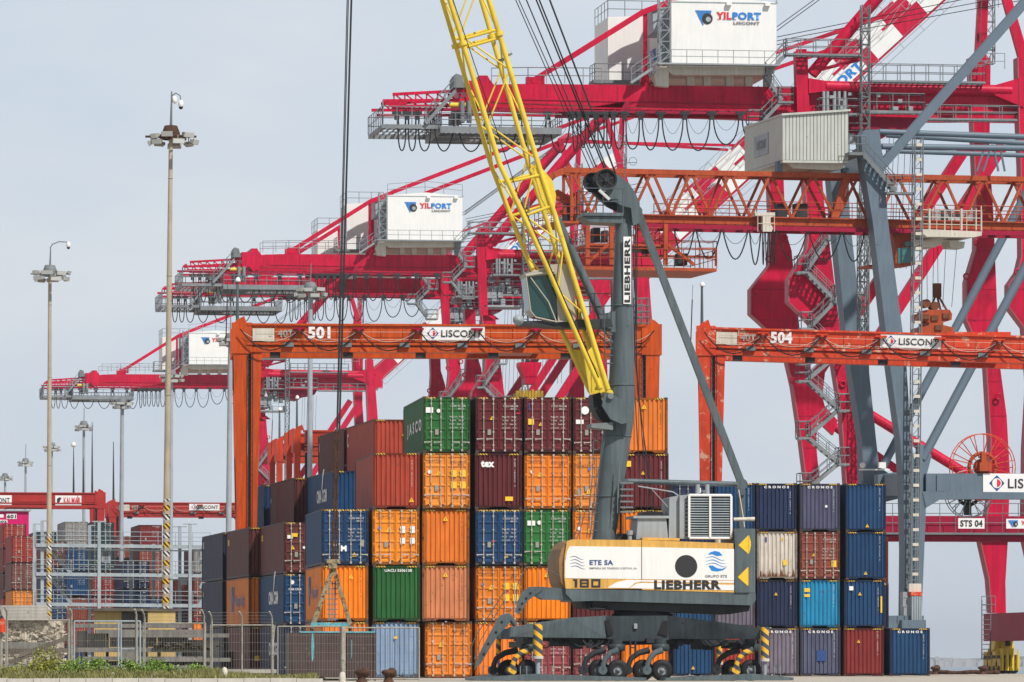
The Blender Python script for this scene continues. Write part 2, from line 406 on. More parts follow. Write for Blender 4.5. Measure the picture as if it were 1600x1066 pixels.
vs = [(x, y, 0) for x, y in top] + [(x, y, -6) for x, y in top]
g.add(vs, [(0, 1, 2, 3), (0, 4, 5, 1), (1, 5, 6, 2), (2, 6, 7, 3), (3, 7, 4, 0)])
tag(g.build('ground', M['ground']), None, None, kind='structure')

m = bpy.data.materials.new('estuary_water'); m.use_nodes = True; nt = m.node_tree
b = nt.nodes['Principled BSDF']; b.inputs['Base Color'].default_value = (0.10, 0.15, 0.19, 1); b.inputs['Roughness'].default_value = 0.25
t = nd(nt, 'ShaderNodeTexCoord'); n = nd(nt, 'ShaderNodeTexNoise'); n.inputs['Scale'].default_value = 0.35; n.inputs['Detail'].default_value = 4
nt.links.new(t.outputs['Object'], n.inputs['Vector'])
bp = nd(nt, 'ShaderNodeBump'); bp.inputs['Strength'].default_value = 0.4; bp.inputs['Distance'].default_value = 0.25
nt.links.new(n.outputs['Fac'], bp.inputs['Height']); nt.links.new(bp.outputs['Normal'], b.inputs['Normal'])
w = MB(); w.add([(-9000, -500, -2.6), (9000, -500, -2.6), (9000, 20000, -2.6), (-9000, 20000, -2.6)], [(0, 1, 2, 3)])
tag(w.build('water', m), None, None, kind='structure')

M['shore'] = paint('far_shore_scrub', (0.10, 0.13, 0.10), 0.9, 0.2, scale=0.01)
M['town'] = paint('far_town_walls', (0.42, 0.40, 0.38), 0.9, 0.1, scale=0.02)
h = MB(); rnd = random.Random(3); YH = 14000
pts = [(-1600 + i * 40, 14 + 9 * math.sin(i * .37) ** 2 + rnd.random() * 2.5) for i in range(81)]
h.prism([(-1600, -3)] + pts + [(1600, -3)], YH, YH + 800)
tag(h.build('hills', M['shore']), None, None, kind='structure')
tn = MB()
for i in range(900):
    x = rnd.uniform(200, 1500); wd = rnd.uniform(5, 15); z = rnd.uniform(6, 17) * (1.0 + 0.3 * math.sin(x * .02)); y = YH - 30 - rnd.uniform(0, 160)
    tn.box(x, y, -2.7, x + wd, y + 12, z); tn.prism([(x - .5, z), (x + wd + .5, z), (x + wd / 2, z + 2)], y - .5, y + 12.5)
tag(tn.build('distant_town', M['town']), 'hazy low town spread along the far shore across the water', None, kind='stuff')
# ------------------------------------------------------------------ shipping containers
CW = 2.438
PAL = dict(orange=(0.80, 0.215, 0.010), amber=(0.78, 0.24, 0.014), salmon=(0.60, 0.215, 0.095), red=(0.36, 0.042, 0.028), rust=(0.44, 0.065, 0.033),
    maroon=(0.125, 0.022, 0.025), brown=(0.135, 0.036, 0.032), green=(0.026, 0.145, 0.036), navy=(0.022, 0.036, 0.088), blue=(0.014, 0.060, 0.155),
    paleblue=(0.24, 0.34, 0.50), slate=(0.09, 0.10, 0.165), plumgrey=(0.175, 0.155, 0.20), cyan=(0.012, 0.27, 0.50), cream=(0.72, 0.66, 0.55),
    rose=(0.25, 0.055, 0.062), brick=(0.25, 0.065, 0.042), midnight=(0.035, 0.042, 0.075), grey=(0.32, 0.32, 0.31), teal=(0.03, 0.065, 0.08),
    darkred=(0.21, 0.028, 0.028), violet=(0.22, 0.02, 0.12), dusty=(0.20, 0.075, 0.065))
CM = {}
def cmat(k, v=0):
    """paint of one container: its colour a little more or less faded than the next one's"""
    kk, k0 = k, k; k = f'{k}_{v}'
    if k not in CM:
        worn = dict(cream=0.34, salmon=0.3, plumgrey=0.3, brick=0.34, rose=0.25, slate=0.2, rust=0.3)
        rv = random.Random(v * 31 + len(k0)); g_ = rv.uniform(.86, 1.10); c = tuple(min(.85, x * g_ * rv.uniform(.96, 1.04)) for x in PAL[k0]); gr_ = sum(c) / 3; fd = rv.uniform(0, .09)
        c = tuple(x * (1 - fd) + gr_ * fd for x in c)
        CM[k] = paint(k0 + '_container_paint', c, 0.45, 0.12, worn.get(k0, rv.choice((.08, .12, .16, .24))), rv.choice(((0.11, 0.04, 0.02), tuple(x * .55 for x in c), tuple(x * .5 + .03 for x in c))), streak=rv.uniform(.12, .26))
        if k0 == 'cream': foot_rust(CM[k])
        elif rv.random() < .3: foot_rust(CM[k], .3, (0.07, 0.035, 0.02))
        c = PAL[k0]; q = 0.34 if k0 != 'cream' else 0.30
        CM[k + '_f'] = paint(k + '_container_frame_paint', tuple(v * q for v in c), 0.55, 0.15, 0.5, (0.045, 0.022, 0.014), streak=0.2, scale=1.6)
    return CM[k], CM[k + '_f']
M['bar'] = paint('galvanised_lock_bar', (0.44, 0.415, 0.375), 0.5, 0.2, 0.3)
M['cast'] = paint('worn_corner_casting', (0.09, 0.055, 0.04), 0.7, 0.3, 0.4)

_cm = {}
def cshell(L, H):
    k = ('shell', L, H)
    if k not in _cm:
        b = MB(); n = int((L - 0.3) / 0.28); y0 = (L - n * 0.28) / 2
        for sx in (-1, 1):
            prof = [(0.12, 0.0)]
            for i in range(n):
                y = y0 + i * 0.28
                prof += [(y, 0.0), (y + 0.07, 0.0), (y + 0.14, 0.036), (y + 0.21, 0.036)]
            prof += [(L - 0.12, 0.0)]
            x = lambda d: sx * (CW / 2 - 0.02 - 0.036 + (0.036 - d))
            vs = []
            for y, d in prof: vs += [(x(d), y, 0.16), (x(d), y, H - 0.09)]
            b.add(vs, [(2 * i, 2 * i + 2, 2 * i + 3, 2 * i + 1) for i in range(len(prof) - 1)])
        vs = []; n2 = int((L - 0.2) / 0.4)
        for i in range(n2 + 1):
            y = 0.1 + (L - 0.2) * i / n2; z = H - (0.03 if i % 2 else 0.055)
            vs += [(-CW / 2 + .05, y, z), (CW / 2 - .05, y, z)]
        b.add(vs, [(2 * i, 2 * i + 1, 2 * i + 3, 2 * i + 2) for i in range(n2)])
        b.box(-CW / 2 + .06, L - 0.08, 0.1, CW / 2 - .06, L - 0.04, H - 0.05)
        b.box(-CW / 2 + .07, 0.2, 0.12, CW / 2 - .07, L - 0.2, 0.16)
        _cm[k] = b.mesh('side_panels')
    return _cm[k]
def cframe(L, H, kind):
    k = ('frame', L, H, kind)
    if k not in _cm:
        b = MB(); W = CW / 2; pw = 0.12 if kind == 'end' else 0.105
        for sx in (-1, 1):
            for y in (0.0, L - 0.14):
                b.box(min(sx * W, sx * (W - pw)), y, 0.118, max(sx * W, sx * (W - pw)), y + 0.14, H - 0.118)
            b.box(min(sx * W, sx * (W - 0.06)), 0.14, 0.03, max(sx * W, sx * (W - 0.06)), L - 0.14, 0.16)
            b.box(min(sx * W, sx * (W - 0.06)), 0.14, H - 0.10, max(sx * W, sx * (W - 0.06)), L - 0.14, H - 0.02)
        for y in (0.02, L - 0.12):
            b.box(-W + 0.16, y, H - 0.125, W - 0.16, y + 0.10, H - 0.03)
            if kind == 'end' and y < 1:
                b.box(-W + 0.16, y, 0.02, -0.55, y + 0.1, 0.17); b.box(0.55, y, 0.02, W - 0.16, y + 0.1, 0.17)
                b.prism([(-0.55, 0.02), (-0.40, 0.11), (0.40, 0.11), (0.55, 0.02), (0.55, 0.17), (-0.55, 0.17)], y, y + 0.1)
            else: b.box(-W + 0.16, y, 0.02, W - 0.16, y + 0.1, 0.155)
        _cm[k] = b.mesh('frame')
    return _cm[k]
def ccast():
    if 'cast' not in _cm:
        b = MB(); b.box(0, 0, 0, 0.17, 0.17, 0.118); b.box(0.05, -0.004, 0.03, 0.12, 0.0, 0.09)
        _cm['cast'] = b.mesh('corner_casting')
    return _cm['cast']
def cend(H):
    k = ('end', H)
    if k not in _cm:
        b = MB(); x0 = -CW / 2 + 0.115; n = 9; p = (CW - 0.23) / n; prof = []
        for i in range(n):
            x = x0 + i * p
            prof += [(x, 0.10), (x + p * .26, 0.10), (x + p * .42, 0.03), (x + p * .84, 0.03)]
        prof += [(x0 + n * p, 0.10)]
        vs = []
        for x, y in prof: vs += [(x, y, 0.165), (x, y, H - 0.12)]
        b.add(vs, [(2 * i, 2 * i + 2, 2 * i + 3, 2 * i + 1) for i in range(len(prof) - 1)])
        _cm[k] = b.mesh('end_wall')
    return _cm[k]
def cdoor(H):
    k = ('door', H)
    if k not in _cm:
        b = MB(); W = CW / 2 - 0.115; z0, z1 = 0.165, H - 0.135; n = 5; p = (z1 - z0 - 0.12) / n; prof = [(z0, 0.02)]
        for i in range(n):
            z = z0 + 0.06 + i * p
            prof += [(z + 0.03, 0.02), (z + 0.075, 0.062), (z + p - 0.075, 0.062), (z + p - 0.03, 0.02)]
        prof += [(z1, 0.02)]
        vs = []
        for z, y in prof: vs += [(0.03, y, z), (W - 0.012, y, z)]
        b.add(vs, [(2 * i, 2 * i + 1, 2 * i + 3, 2 * i + 2) for i in range(len(prof) - 1)])
        for x in (0.012, W - 0.07): b.box(x, 0.008, z0, x + 0.06, 0.06, z1)      # upright edge seals
        for z in (0.45, 1.05, 1.75, 2.4): b.box(W - 0.02, -0.004, z, W + 0.06, 0.03, z + 0.07)    # hinges
        _cm[k] = b.mesh('door')
    return _cm[k]
def cbar(H, hs):
    k = ('bar', H, hs)
    if k not in _cm:
        b = MB(); b.tube((0, -0.035, 0.09), (0, -0.035, H - 0.07), 0.021, n=6)
        for z in (0.07, H - 0.16): b.box(-0.05, -0.05, z, 0.05, 0.02, z + 0.10)
        for z in (0.36, H * 0.36, H * 0.62, H - 0.4): b.box(-0.045, -0.05, z, 0.045, 0.0, z + 0.06)
        b.beam((0.02, -0.06, hs), (0.36, -0.06, hs - 0.02), 0.03, 0.045)
        b.box(0.30, -0.05, hs - 0.08, 0.37, 0.0, hs + 0.02)
        _cm[k] = b.mesh('lock_bar')
    return _cm[k]
def cstrip():
    if 'strip' not in _cm:
        b = MB(); b.box(0, 0, 0, 0.5, 0.012, 0.075); _cm['strip'] = b.mesh('hazard_strip')
    return _cm['strip']
def ctri(s):
    k = ('tri', s)
    if k not in _cm:
        b = MB(); b.prism([(-s / 2, 0), (s / 2, 0), (0, s * .9)], 0, 0.008, 0)
        b.prism([(-s * .07, s * .16), (s * .07, s * .16), (s * .03, s * .6), (-s * .03, s * .6)], -0.006, 0, 1)
        _cm[k] = b.mesh('warning_triangle'); _cm[k].materials.append(M['yel']); _cm[k].materials.append(M['blk'])
    return _cm[k]

NUMS = ['HLBU 186432 4', 'TCLU 582690 1', 'CAIU 875562 0', 'GESU 640217 8', 'CRSU 917305 2', 'TGHU 533910 6', 'FSCU 728144 9', 'UACU 550613 3']
cnt = [0]
CROUP = {}
def container(loc, yaw, c, kind, label, marks=(), L=12.19, H=2.896, group=None, far=False, strip=True):
    cnt[0] += 1; i = cnt[0]; cm_, cf = cmat(c, i if not far else i % 3); t = thing('shipping_container', label, 'container', loc, yaw, group)
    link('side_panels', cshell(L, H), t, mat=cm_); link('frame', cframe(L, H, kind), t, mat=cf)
    y = 0.03
    if kind == 'end': link('end_wall', cend(H), t, mat=cm_)
    else:
        for sx in (-1, 1):
            d = link('door', cdoor(H), t, mat=cm_)
            if sx < 0: d.scale = (-1, 1, 1)
            for bx in (0.30, 0.80):
                q = link('lock_bar', cbar(H, 0.72 if i % 3 else 0.55), d, (bx, 0, 0), mat=M['bar'])
    if not far:
        for cx in (-CW / 2, CW / 2 - 0.17):
            for cz in (0, H - 0.118): link('corner_casting', ccast(), t, (cx, -0.004, cz), mat=M['cast'])
        if strip:
            for u in ((0.16, CW - 0.66) if strip != 'full' else (0.16, 0.70, 1.24, CW - 0.66)): link('hazard_strip', cstrip(), t, (u - CW / 2, 0.0, H - 0.115), mat=M['hazard'])
    ink = M['blk'] if c in ('orange', 'amber', 'salmon', 'cream') else M['wht']
    for mk in marks:
        q = mk[0]; u = (lambda a: a - CW / 2)
        if q == 'tri': link('warning_sticker', ctri(mk[3] if len(mk) > 3 else 0.26), t, (u(mk[1]), -0.012, mk[2]))
        elif q == 'sq': MB().box(u(mk[2]), -0.012, mk[3], u(mk[4]), 0.0, mk[5]).build('sticker', M[mk[1]], t)
        elif q == 'dot': MB().disc((u(mk[2]), 0, mk[3]), mk[4], -0.012, 0.0, 16).build('sticker', M[mk[1]], t)
        elif q == 'txt': text(mk[1], u(mk[2]), -0.016, mk[3], mk[4], mk[5], M[mk[6]] if len(mk) > 6 else ink, t, mk[7] if len(mk) > 7 else 0.01)
        elif q == 'vt':
            s = NUMS[i % len(NUMS)] if len(mk) < 2 or not mk[1] else mk[1]
            text(s, u(mk[2] if len(mk) > 2 else 2.02), 0.022, 1.05 + .1 * (i % 3), 0.08, 1.45 - .1 * (i % 2), ink if ink is not M['wht'] else M['data'], t, 0.012, stacked=True)
        elif q == 'data':        # the number and weight panel of the right hand door
            s = NUMS[i % len(NUMS)]
            ik = ink if ink is not M['wht'] else M['data']; text(s[:11], u(1.42), -0.006, 2.36, 0.78, 0.10, ik, t, 0.012); text('45G1', u(1.80), -0.006, 2.22, 0.3, 0.09, ik, t, 0.012)
            for k, l in enumerate(('MAX.GR.  30480', 'TARE   3830', 'NET   26650', 'CU.CAP.   76.3')):
                text(l, u(1.38), -0.006, 1.82 - k * 0.19, 0.72, 0.07, ik, t, 0.004)
            MB().box(u(0.62), -0.008, 0.92, u(0.80), 0.02, 1.2).build('data_plate', M['gry'], t)
        elif q == 'side':        # big lettering on the left flank: text, metres from the front, height above floor, w, h, colour
            text(mk[1], -CW / 2 - 0.006, mk[2] + mk[4], mk[3], mk[4], mk[5], M[mk[6]], t, mk[7] if len(mk) > 7 else 0.02, rot=(0, 0, R(-90)))
        elif q == 'sideicon':
            b_ = MB(); P_ = mk[1]; b_.prism(P_, -0.006, 0, 0); b_.build('emblem', M[mk[2]], t, (-CW / 2 - 0.006, mk[3], mk[4]), (0, 0, R(-90)))
    return t

HLB = [(-.9, -.6), (.1, -.6), (.2, 0), (.75, 0), (.9, .9), (.35, .9), (.25, .35), (-.2, .35), (-.1, .9), (-.75, .9)]
SWOOSH = [(-.5, -.6), (-.2, -.5), (.2, .1), (.75, .55), (.35, .6), (-.1, .3)]
def HL(u, v, w=0.86): return ('txt', 'Hapag-Lloyd', u, v, w, 0.12, 'blk', 0.012)
hl_side = [('sideicon', [(x * .9, z * 1.0) for x, z in HLB], 'blu', 8.6, 1.5), ('side', 'Hapag-Lloyd', 2.2, 1.05, 5.0, 0.85, 'blu', 0.02)]
cma_side = [('side', 'CMA CGM', 2.6, 1.2, 4.6, 0.75, 'wht', 0.04), ('sideicon', SWOOSH, 'wht', 4.4, 2.5)]

rowF = Frame(700, 293, 6.0)
def place(fr, px, t, tier, dx=0.0, H=2.9, jit=0.12):
    r = random.Random(int(px * 7 + tier * 13)); x = fr.x(px, t) + CW / 2 + dx + r.uniform(-.02, .02); y = t + r.uniform(-jit, jit)
    return Vector((fr.X + x * fr.c - y * fr.s, fr.Y + x * fr.s + y * fr.c, 0.02 + tier * H))
def col_(fr, px, t, specs, group, yaw=None, base=0):
    for k, sp in enumerate(specs):
        if sp is None: continue
        c, kind, label, marks = sp[:4]; o = sp[4] if len(sp) > 4 else {}
        container(place(fr, px + o.get('dpx', 0), t, base + k), (fr.yaw if yaw is None else R(yaw)) + R(random.uniform(-.12, .12)), c, kind, label, marks, group=group, strip=o.get('strip', True))
GM = 'containers of the big middle stack'
col_(rowF, 502, 0, [
    ('orange', 'end', 'orange corrugated container mostly hidden behind the brown steel skip', [('tri', 1.4, 2.2)]),
    ('orange', 'end', 'orange container with dark flank lettering, behind the rusty lifting triangle', [('tri', 1.55, 2.2), ('vt',)] + hl_side),
    ('blue', 'doors', 'dark blue container with doors and pale fork mark, behind the hanging chain', [('data',), ('tri', 1.7, 0.42), ('sq', 'gry', 2.0, .95, 2.2, 1.3), ('txt', 'M', 1.0, 0.7, .3, .3, 'wht', .05)], {'strip': 'full'})], GM)
col_(rowF, 582, 0, [
    ('paleblue', 'end', 'pale blue corrugated container at ground level beside the brown skip', [('sq', 'yel', 1.15, 2.0, 1.3, 2.15), ('vt',)]),
    ('green', 'end', 'green corrugated container with white number along its top, above the pale blue one', [('txt', 'UACU 5506138', .6, 2.55, 1.4, .14, 'wht', .015)], {'dpx': 1}),
    ('amber', 'doors', 'orange container with doors and two pairs of pink data panels', [('data',), HL(.2, 2.45), ('dot', 'sky', .38, 1.9, .08), ('tri', .86, 1.7, .3), ('sq', 'wht', 1.45, 1.65, 1.7, 2.0), ('sq', 'wht', 1.95, 1.65, 2.2, 2.0), ('sq', 'wht', 1.45, 1.1, 1.7, 1.4), ('sq', 'wht', 1.95, 1.1, 2.2, 1.4)], {'dpx': -1}),
    ('rust', 'end', 'brick red container with pale flank and vertical white number, left of the orange doors', [('tri', 2.0, .35), ('vt', 'CAIU 875562', 1.98)], {'dpx': 1})], GM)
col_(rowF, 661, 0, [
    ('orange', 'doors', 'orange container with doors at ground level, right of the pale blue one', [('data',), HL(.15, 2.42), ('sq', 'wht', .36, 1.75, .46, 1.92), ('tri', .84, 1.6, .28)], {'dpx': 3}),
    ('salmon', 'end', 'faded salmon corrugated container between the green end and the orange doors', [('tri', 1.2, 2.3), ('vt',)], {'dpx': -1}),
    ('orange', 'end', 'plain orange corrugated container directly above the salmon one', [('tri', 1.2, 2.28), ('vt',)], {'dpx': -1}),
    ('amber', 'doors', 'orange container with doors and four yellow data panels, directly under the green one', [('data',), HL(.1, 2.42), ('dot', 'wht', .36, 1.9, .11), ('tri', .82, 1.72, .26), ('sq', 'yel', 1.45, 1.65, 1.75, 2.0), ('sq', 'yel', 1.92, 1.65, 2.22, 2.0), ('sq', 'yel', 1.45, 1.05, 1.75, 1.4), ('sq', 'yel', 1.92, 1.05, 2.22, 1.4)]),
    ('green', 'doors', 'green container with doors and large white flank letters at the top of the stack', [('data',), ('sq', 'wht', .14, 2.05, .52, 2.33), ('dot', 'wht', .8, 2.15, .1), ('side', 'J A S C O', 1.0, 1.0, 8.6, .8, 'wht', .04)])], GM)
col_(rowF, 743, 0, [
    ('orange', 'end', 'orange corrugated container at ground level behind the crane boarding ladder', [('tri', 1.2, 2.2)]),
    ('orange', 'doors', 'orange container with doors and yellow panels, above the boarding ladder', [('data',), HL(.12, 2.42), ('sq', 'sky', .32, 1.85, .42, 1.97), ('tri', .82, 1.65, .28), ('sq', 'yel', 1.45, 1.65, 1.75, 2.0), ('sq', 'yel', 1.92, 1.65, 2.22, 2.0), ('sq', 'yel', 1.45, 1.05, 1.75, 1.4), ('sq', 'yel', 1.92, 1.05, 2.22, 1.4)]),
    ('blue', 'doors', 'navy blue container with doors, left of the green doors', [('data',), ('tri', 1.6, .4, .2), ('sq', 'rdl', .85, 1.2, 1.0, 1.28)], {'strip': 'full'}),
    ('maroon', 'end', 'maroon container with a short bold white word on its end', [('txt', 'tex', .30, 2.15, .7, .36, 'wht', .06), ('sq', 'yel', 1.56, .42, 1.96, .64), ('vt',)]),
    ('maroon', 'doors', 'maroon container with doors and one yellow warning triangle, right of the top green one', [('data',), ('tri', .85, 1.7, .22), ('sq', 'rdl', 2.1, 2.02, 2.32, 2.07)])], GM)
col_(rowF, 819, 0, [
    ('rose', 'doors', 'dusty maroon container with doors, under the crane arm behind its jack', [('data',)]),
    ('orange', 'end', 'bright orange corrugated container left of the curved crane plate', [('tri', 1.2, 2.3)]),
    ('green', 'doors', 'green container with doors and white round sticker, near the crane house', [('data',), ('sq', 'wht', .2, 2.05, .6, 2.3), ('dot', 'wht', .82, 2.2, .11)], {'dpx': -1}),
    ('orange', 'doors', 'orange container with doors, right of the one lettered in bold white', [('data',), HL(.1, 2.42), ('sq', 'wht', .32, 1.85, .42, 2.0), ('tri', .82, 1.68, .26)]),
    ('maroon', 'doors', 'maroon container with doors, a yellow square and a blue triangle', [('data',), ('sq', 'yel', .2, 1.45, .5, 1.75), ('sq', 'blu', .22, 2.2, .28, 2.55), ('tri', .84, 1.4, .2)])], GM)
col_(rowF, 895, 0, [
    ('rose', 'doors', 'dusty maroon container with doors and yellow panel under the crane body', [('data',), ('sq', 'yel', .2, 2.1, .58, 2.32), ('dot', 'wht', .9, 2.2, .1)]),
    ('maroon', 'end', 'maroon corrugated container behind the crane chassis', [('tri', 1.2, 2.3)]),
    ('orange', 'doors', 'orange container with doors, cut off by the crane tower and house', [HL(.1, 2.42), ('dot', 'wht', .35, 1.9, .1), ('tri', .84, 1.7, .24)]),
    ('amber', 'doors', 'orange container with doors, half behind the crane tower below a maroon one', [('data',), HL(.15, 2.2), ('sq', 'sky', .8, 2.0, .92, 2.15), ('tri', .82, .8, .3), ('sq', 'gry', .22, .75, .42, 1.05)]),
    ('maroon', 'doors', 'maroon container with doors and a round white emblem, beside the crane tower', [('data',), ('dot', 'wht', .62, 2.2, .21), ('sq', 'wht', .15, 1.5, .55, 1.72)])], GM)
col_(rowF, 971, 0, [
    ('orange', 'end', 'orange corrugated container at ground level behind the middle crane wheels', [('tri', 1.4, 2.0)]),
    ('maroon', 'end', 'maroon corrugated container hidden behind the crane house', []),
    ('orange', 'end', 'orange corrugated container behind the winch housing', [('tri', 1.2, 2.3), ('vt',)], {'strip': 'full'}),
    ('maroon', 'end', 'maroon corrugated container with yellow panel, behind the crane ropes', [('sq', 'yel', .2, 2.2, .48, 2.5), ('tri', 1.1, 1.8, .2), ('vt',)]),
    ('orange', 'end', 'orange corrugated container at the top right corner of the middle stack', [('tri', 1.2, 2.3), ('vt',)])], GM)

# rows standing further back on the left
leftF = Frame(445, 319, 9.0); left2 = Frame(389, 331, 9.0); left3 = Frame(348, 344, 9.0)
GB = 'containers standing in the rows behind on the left'
col_(leftF, 443, 0, [
    ('navy', 'doors', 'navy container at ground level with white flank lettering, behind the fence', [('data',)] + cma_side),
    ('blue', 'doors', 'dark blue container with white flank lettering and doors, above the fence top', [('data',), ('tri', 1.5, 1.5, .3), ('dot', 'wht', .5, 2.4, .12), ('txt', 'CMA CGM', .3, 1.95, .7, .12, 'wht', .02)] + cma_side),
    ('brown', 'doors', 'brown container with doors and small yellow and white emblem', [('data',), ('sq', 'wht', .2, 1.95, .5, 2.15), ('sq', 'yel', .4, 2.05, .78, 2.25), ('tri', .5, 1.35, .25), ('dot', 'wht', 1.15, 1.45, .08), ('side', 'tex', 10.3, 2.0, .9, .45, 'yel', .03)])], GB)
col_(left2, 389, 0, [
    ('brown', 'end', 'dark brown container at ground level behind the fence', [('sq', 'yel', .3, .9, .7, 1.2)]),
    ('orange', 'end', 'orange container with blue flank lettering, left of the navy lettered one', hl_side),
    ('brown', 'end', 'brown container above the orange lettered one, left of the brown doors', [('side', 'tex', 10.3, 2.0, .9, .45, 'yel', .03)])], GB)
col_(left3, 348, 0, [
    ('midnight', 'end', 'charcoal container at the foot of the leftmost near stack', []),
    ('midnight', 'end', 'charcoal container in the middle of the leftmost near stack', [('side', 'UM', 10.9, 2.0, .5, .3, 'yel')]),
    ('midnight', 'end', 'charcoal container on top of the leftmost near stack', [('side', 'UE', 10.8, 2.1, .6, .4, 'wht')])], GB)
col_(leftF, 520, 0, [
    ('blue', 'end', 'blue container at the foot of the second row, behind the front stack', []), ('brown', 'end', 'brown container in the second row, behind the front stack', []),
    ('orange', 'end', 'orange container in the second row, under the blue lettered one', []),
    ('blue', 'end', 'blue container with worn white flank lettering and a white triangle, behind the chain', [('tri', 1.9, 1.9, .2)] + cma_side)], GB)
col_(leftF, 584, 0, [
    ('navy', 'end', 'navy container at the foot of the second row', []), ('red', 'end', 'red container low in the second row', []), ('brown', 'end', 'brown container in the middle of the second row', []),
    ('rust', 'end', 'brick red container in the second row, below the topmost red one', []),
    ('rust', 'end', 'brick red corrugated container with one triangle, left of the top green one', [('tri', 1.75, 1.95, .26), ('side', 'C', 11.0, 1.7, .6, .8, 'wht')])], GB)
col_(left2, 459, 0, [
    ('brown', 'end', 'brown container at the foot of the third row', []), ('navy', 'end', 'navy container low in the third row', []), ('orange', 'end', 'orange container in the third row, second from its top', []),
    ('brown', 'end', 'brown container with small white flank mark, right of the small blue one', [('side', 'E', 11.2, 1.7, .3, .25, 'wht')])], GB)
col_(left2, 537, 0, [
    ('brown', 'end', 'brown container low in the back row behind the chain', []), ('navy', 'end', 'navy container low in the back row behind the chain', []), ('brown', 'end', 'brown container midway up the back row', []),
    ('blue', 'end', 'blue container in the back row, below the top brown one', []),
    ('brown', 'doors', 'dull brown container at the top of the back row, behind the upper chain end', [('side', 'II', 11.4, 1.9, .2, .5, 'wht')])], GB)
col_(left3, 412, 0, [
    ('navy', 'end', 'navy container at the foot of the fourth row', []), ('orange', 'end', 'orange container low in the fourth row', []), ('brown', 'end', 'brown container in the fourth row under the small blue one', []),
    ('blue', 'end', 'blue container beside the orange gantry leg, with a yellow flank mark', [('side', 'U', 11.0, 1.9, .4, .4, 'yel')])], GB)

# right hand block, further back
rightF = Frame(1250, 342, 4.5)
GR = 'containers of the blue stack on the right'
CRO = ('txt', 'C R O N O S', .48, 2.58, 1.5, .15, 'wht', .04)
col_(rightF, 1052, 0, [
    ('blue', 'end', 'blue corrugated container at ground level, under the crane chassis', [('tri', 1.2, .4, .22)]),
    ('blue', 'end', 'blue container behind the crane slewing ring', []), ('navy', 'end', 'navy container hidden behind the crane house', []),
    ('navy', 'doors', 'navy container with doors, behind the crane engine cooler', [('data',), ('sq', 'wht', 1.4, 2.3, 1.7, 2.6)])], GR)
col_(rightF, 1117, 0, [
    ('red', 'end', 'dark red container at ground level behind the right crane wheels', [('tri', .9, 1.5)]),
    ('plumgrey', 'end', 'plum grey container beneath the crane counterweight', [('tri', 1.2, 2.2)]),
    ('cream', 'end', 'cream container hidden behind the crane counterweight', []),
    ('blue', 'end', 'blue corrugated container behind the sloping crane strut', [('tri', .35, 1.9, .22), ('vt',)])], GR)
col_(rightF, 1183, 0, [
    ('plumgrey', 'end', 'plum grey container with white word, beside the right crane jack', [CRO, ('vt',)], {'dpx': 2}),
    ('navy', 'end', 'navy container beneath the rust streaked cream one', [('tri', 1.15, 1.95, .2), ('vt',)]),
    ('cream', 'end', 'rust streaked cream white corrugated container', [('tri', 1.55, 2.35, .2), ('sq', 'yel', 1.58, .85, 1.82, 1.18), ('sq', 'blu', .5, 2.25, .6, 2.55)]),
    ('navy', 'end', 'navy container with white word along its top, above the cream one', [CRO, ('vt',)], {'dpx': -1})], GR)
col_(rightF, 1250, 0, [
    ('slate', 'end', 'slate container with white word and dark blue repaired patch', [CRO, ('sq', 'blu', 1.0, .9, 1.55, 1.55), ('vt',)]),
    ('cyan', 'end', 'bright cyan corrugated container with two yellow panels', [('sq', 'yel', .28, 2.15, .62, 2.38), ('sq', 'yel', .28, 1.85, .62, 2.02), ('vt',)]),
    ('brick', 'doors', 'brick brown container with doors and a yellow square, above the cyan one', [('data',), ('sq', 'yel', 1.92, .75, 2.22, 1.15), ('tri', .85, 1.4, .2)], {'strip': False}),
    ('slate', 'end', 'slate container with white word along its top, above the brick brown doors', [CRO, ('dot', 'wht', 1.6, 1.5, .08), ('vt',)])], GR)
col_(rightF, 1320, 0, [
    ('darkred', 'end', 'dark red corrugated container at ground level, left of the lone blue one', [('tri', .9, 2.0, .2), ('vt',)], {'dpx': -2}),
    ('blue', 'end', 'blue container with white sticker and yellow edge, above the dark red one', [('tri', .95, 1.95, .22), ('sq', 'wht', .3, 2.25, .55, 2.5), ('sq', 'yel', 2.2, .9, 2.3, 1.9), ('vt',)], {'dpx': -1}),
    ('blue', 'end', 'blue container second from the top of the right edge column', [('tri', 1.2, .3, .22), ('vt',)], {'dpx': 1}),
    ('blue', 'end', 'blue container on top of the right edge column', [('tri', 1.3, .25, .22), ('vt',)], {'dpx': 2})], GR)
col_(rightF, 1390, 0, [('blue', 'end', 'lone blue container with white word, standing at the right end', [CRO, ('vt',)])], GR)
bk = Frame(1250, 357, 4.5)
col_(bk, 1328, 0, [('blue', 'end', 'blue container at the foot of the column behind the right edge column', []), ('navy', 'end', 'navy container behind the right edge column', []),
    ('rust', 'end', 'red container peeping out behind the right edge column', [])], GR)

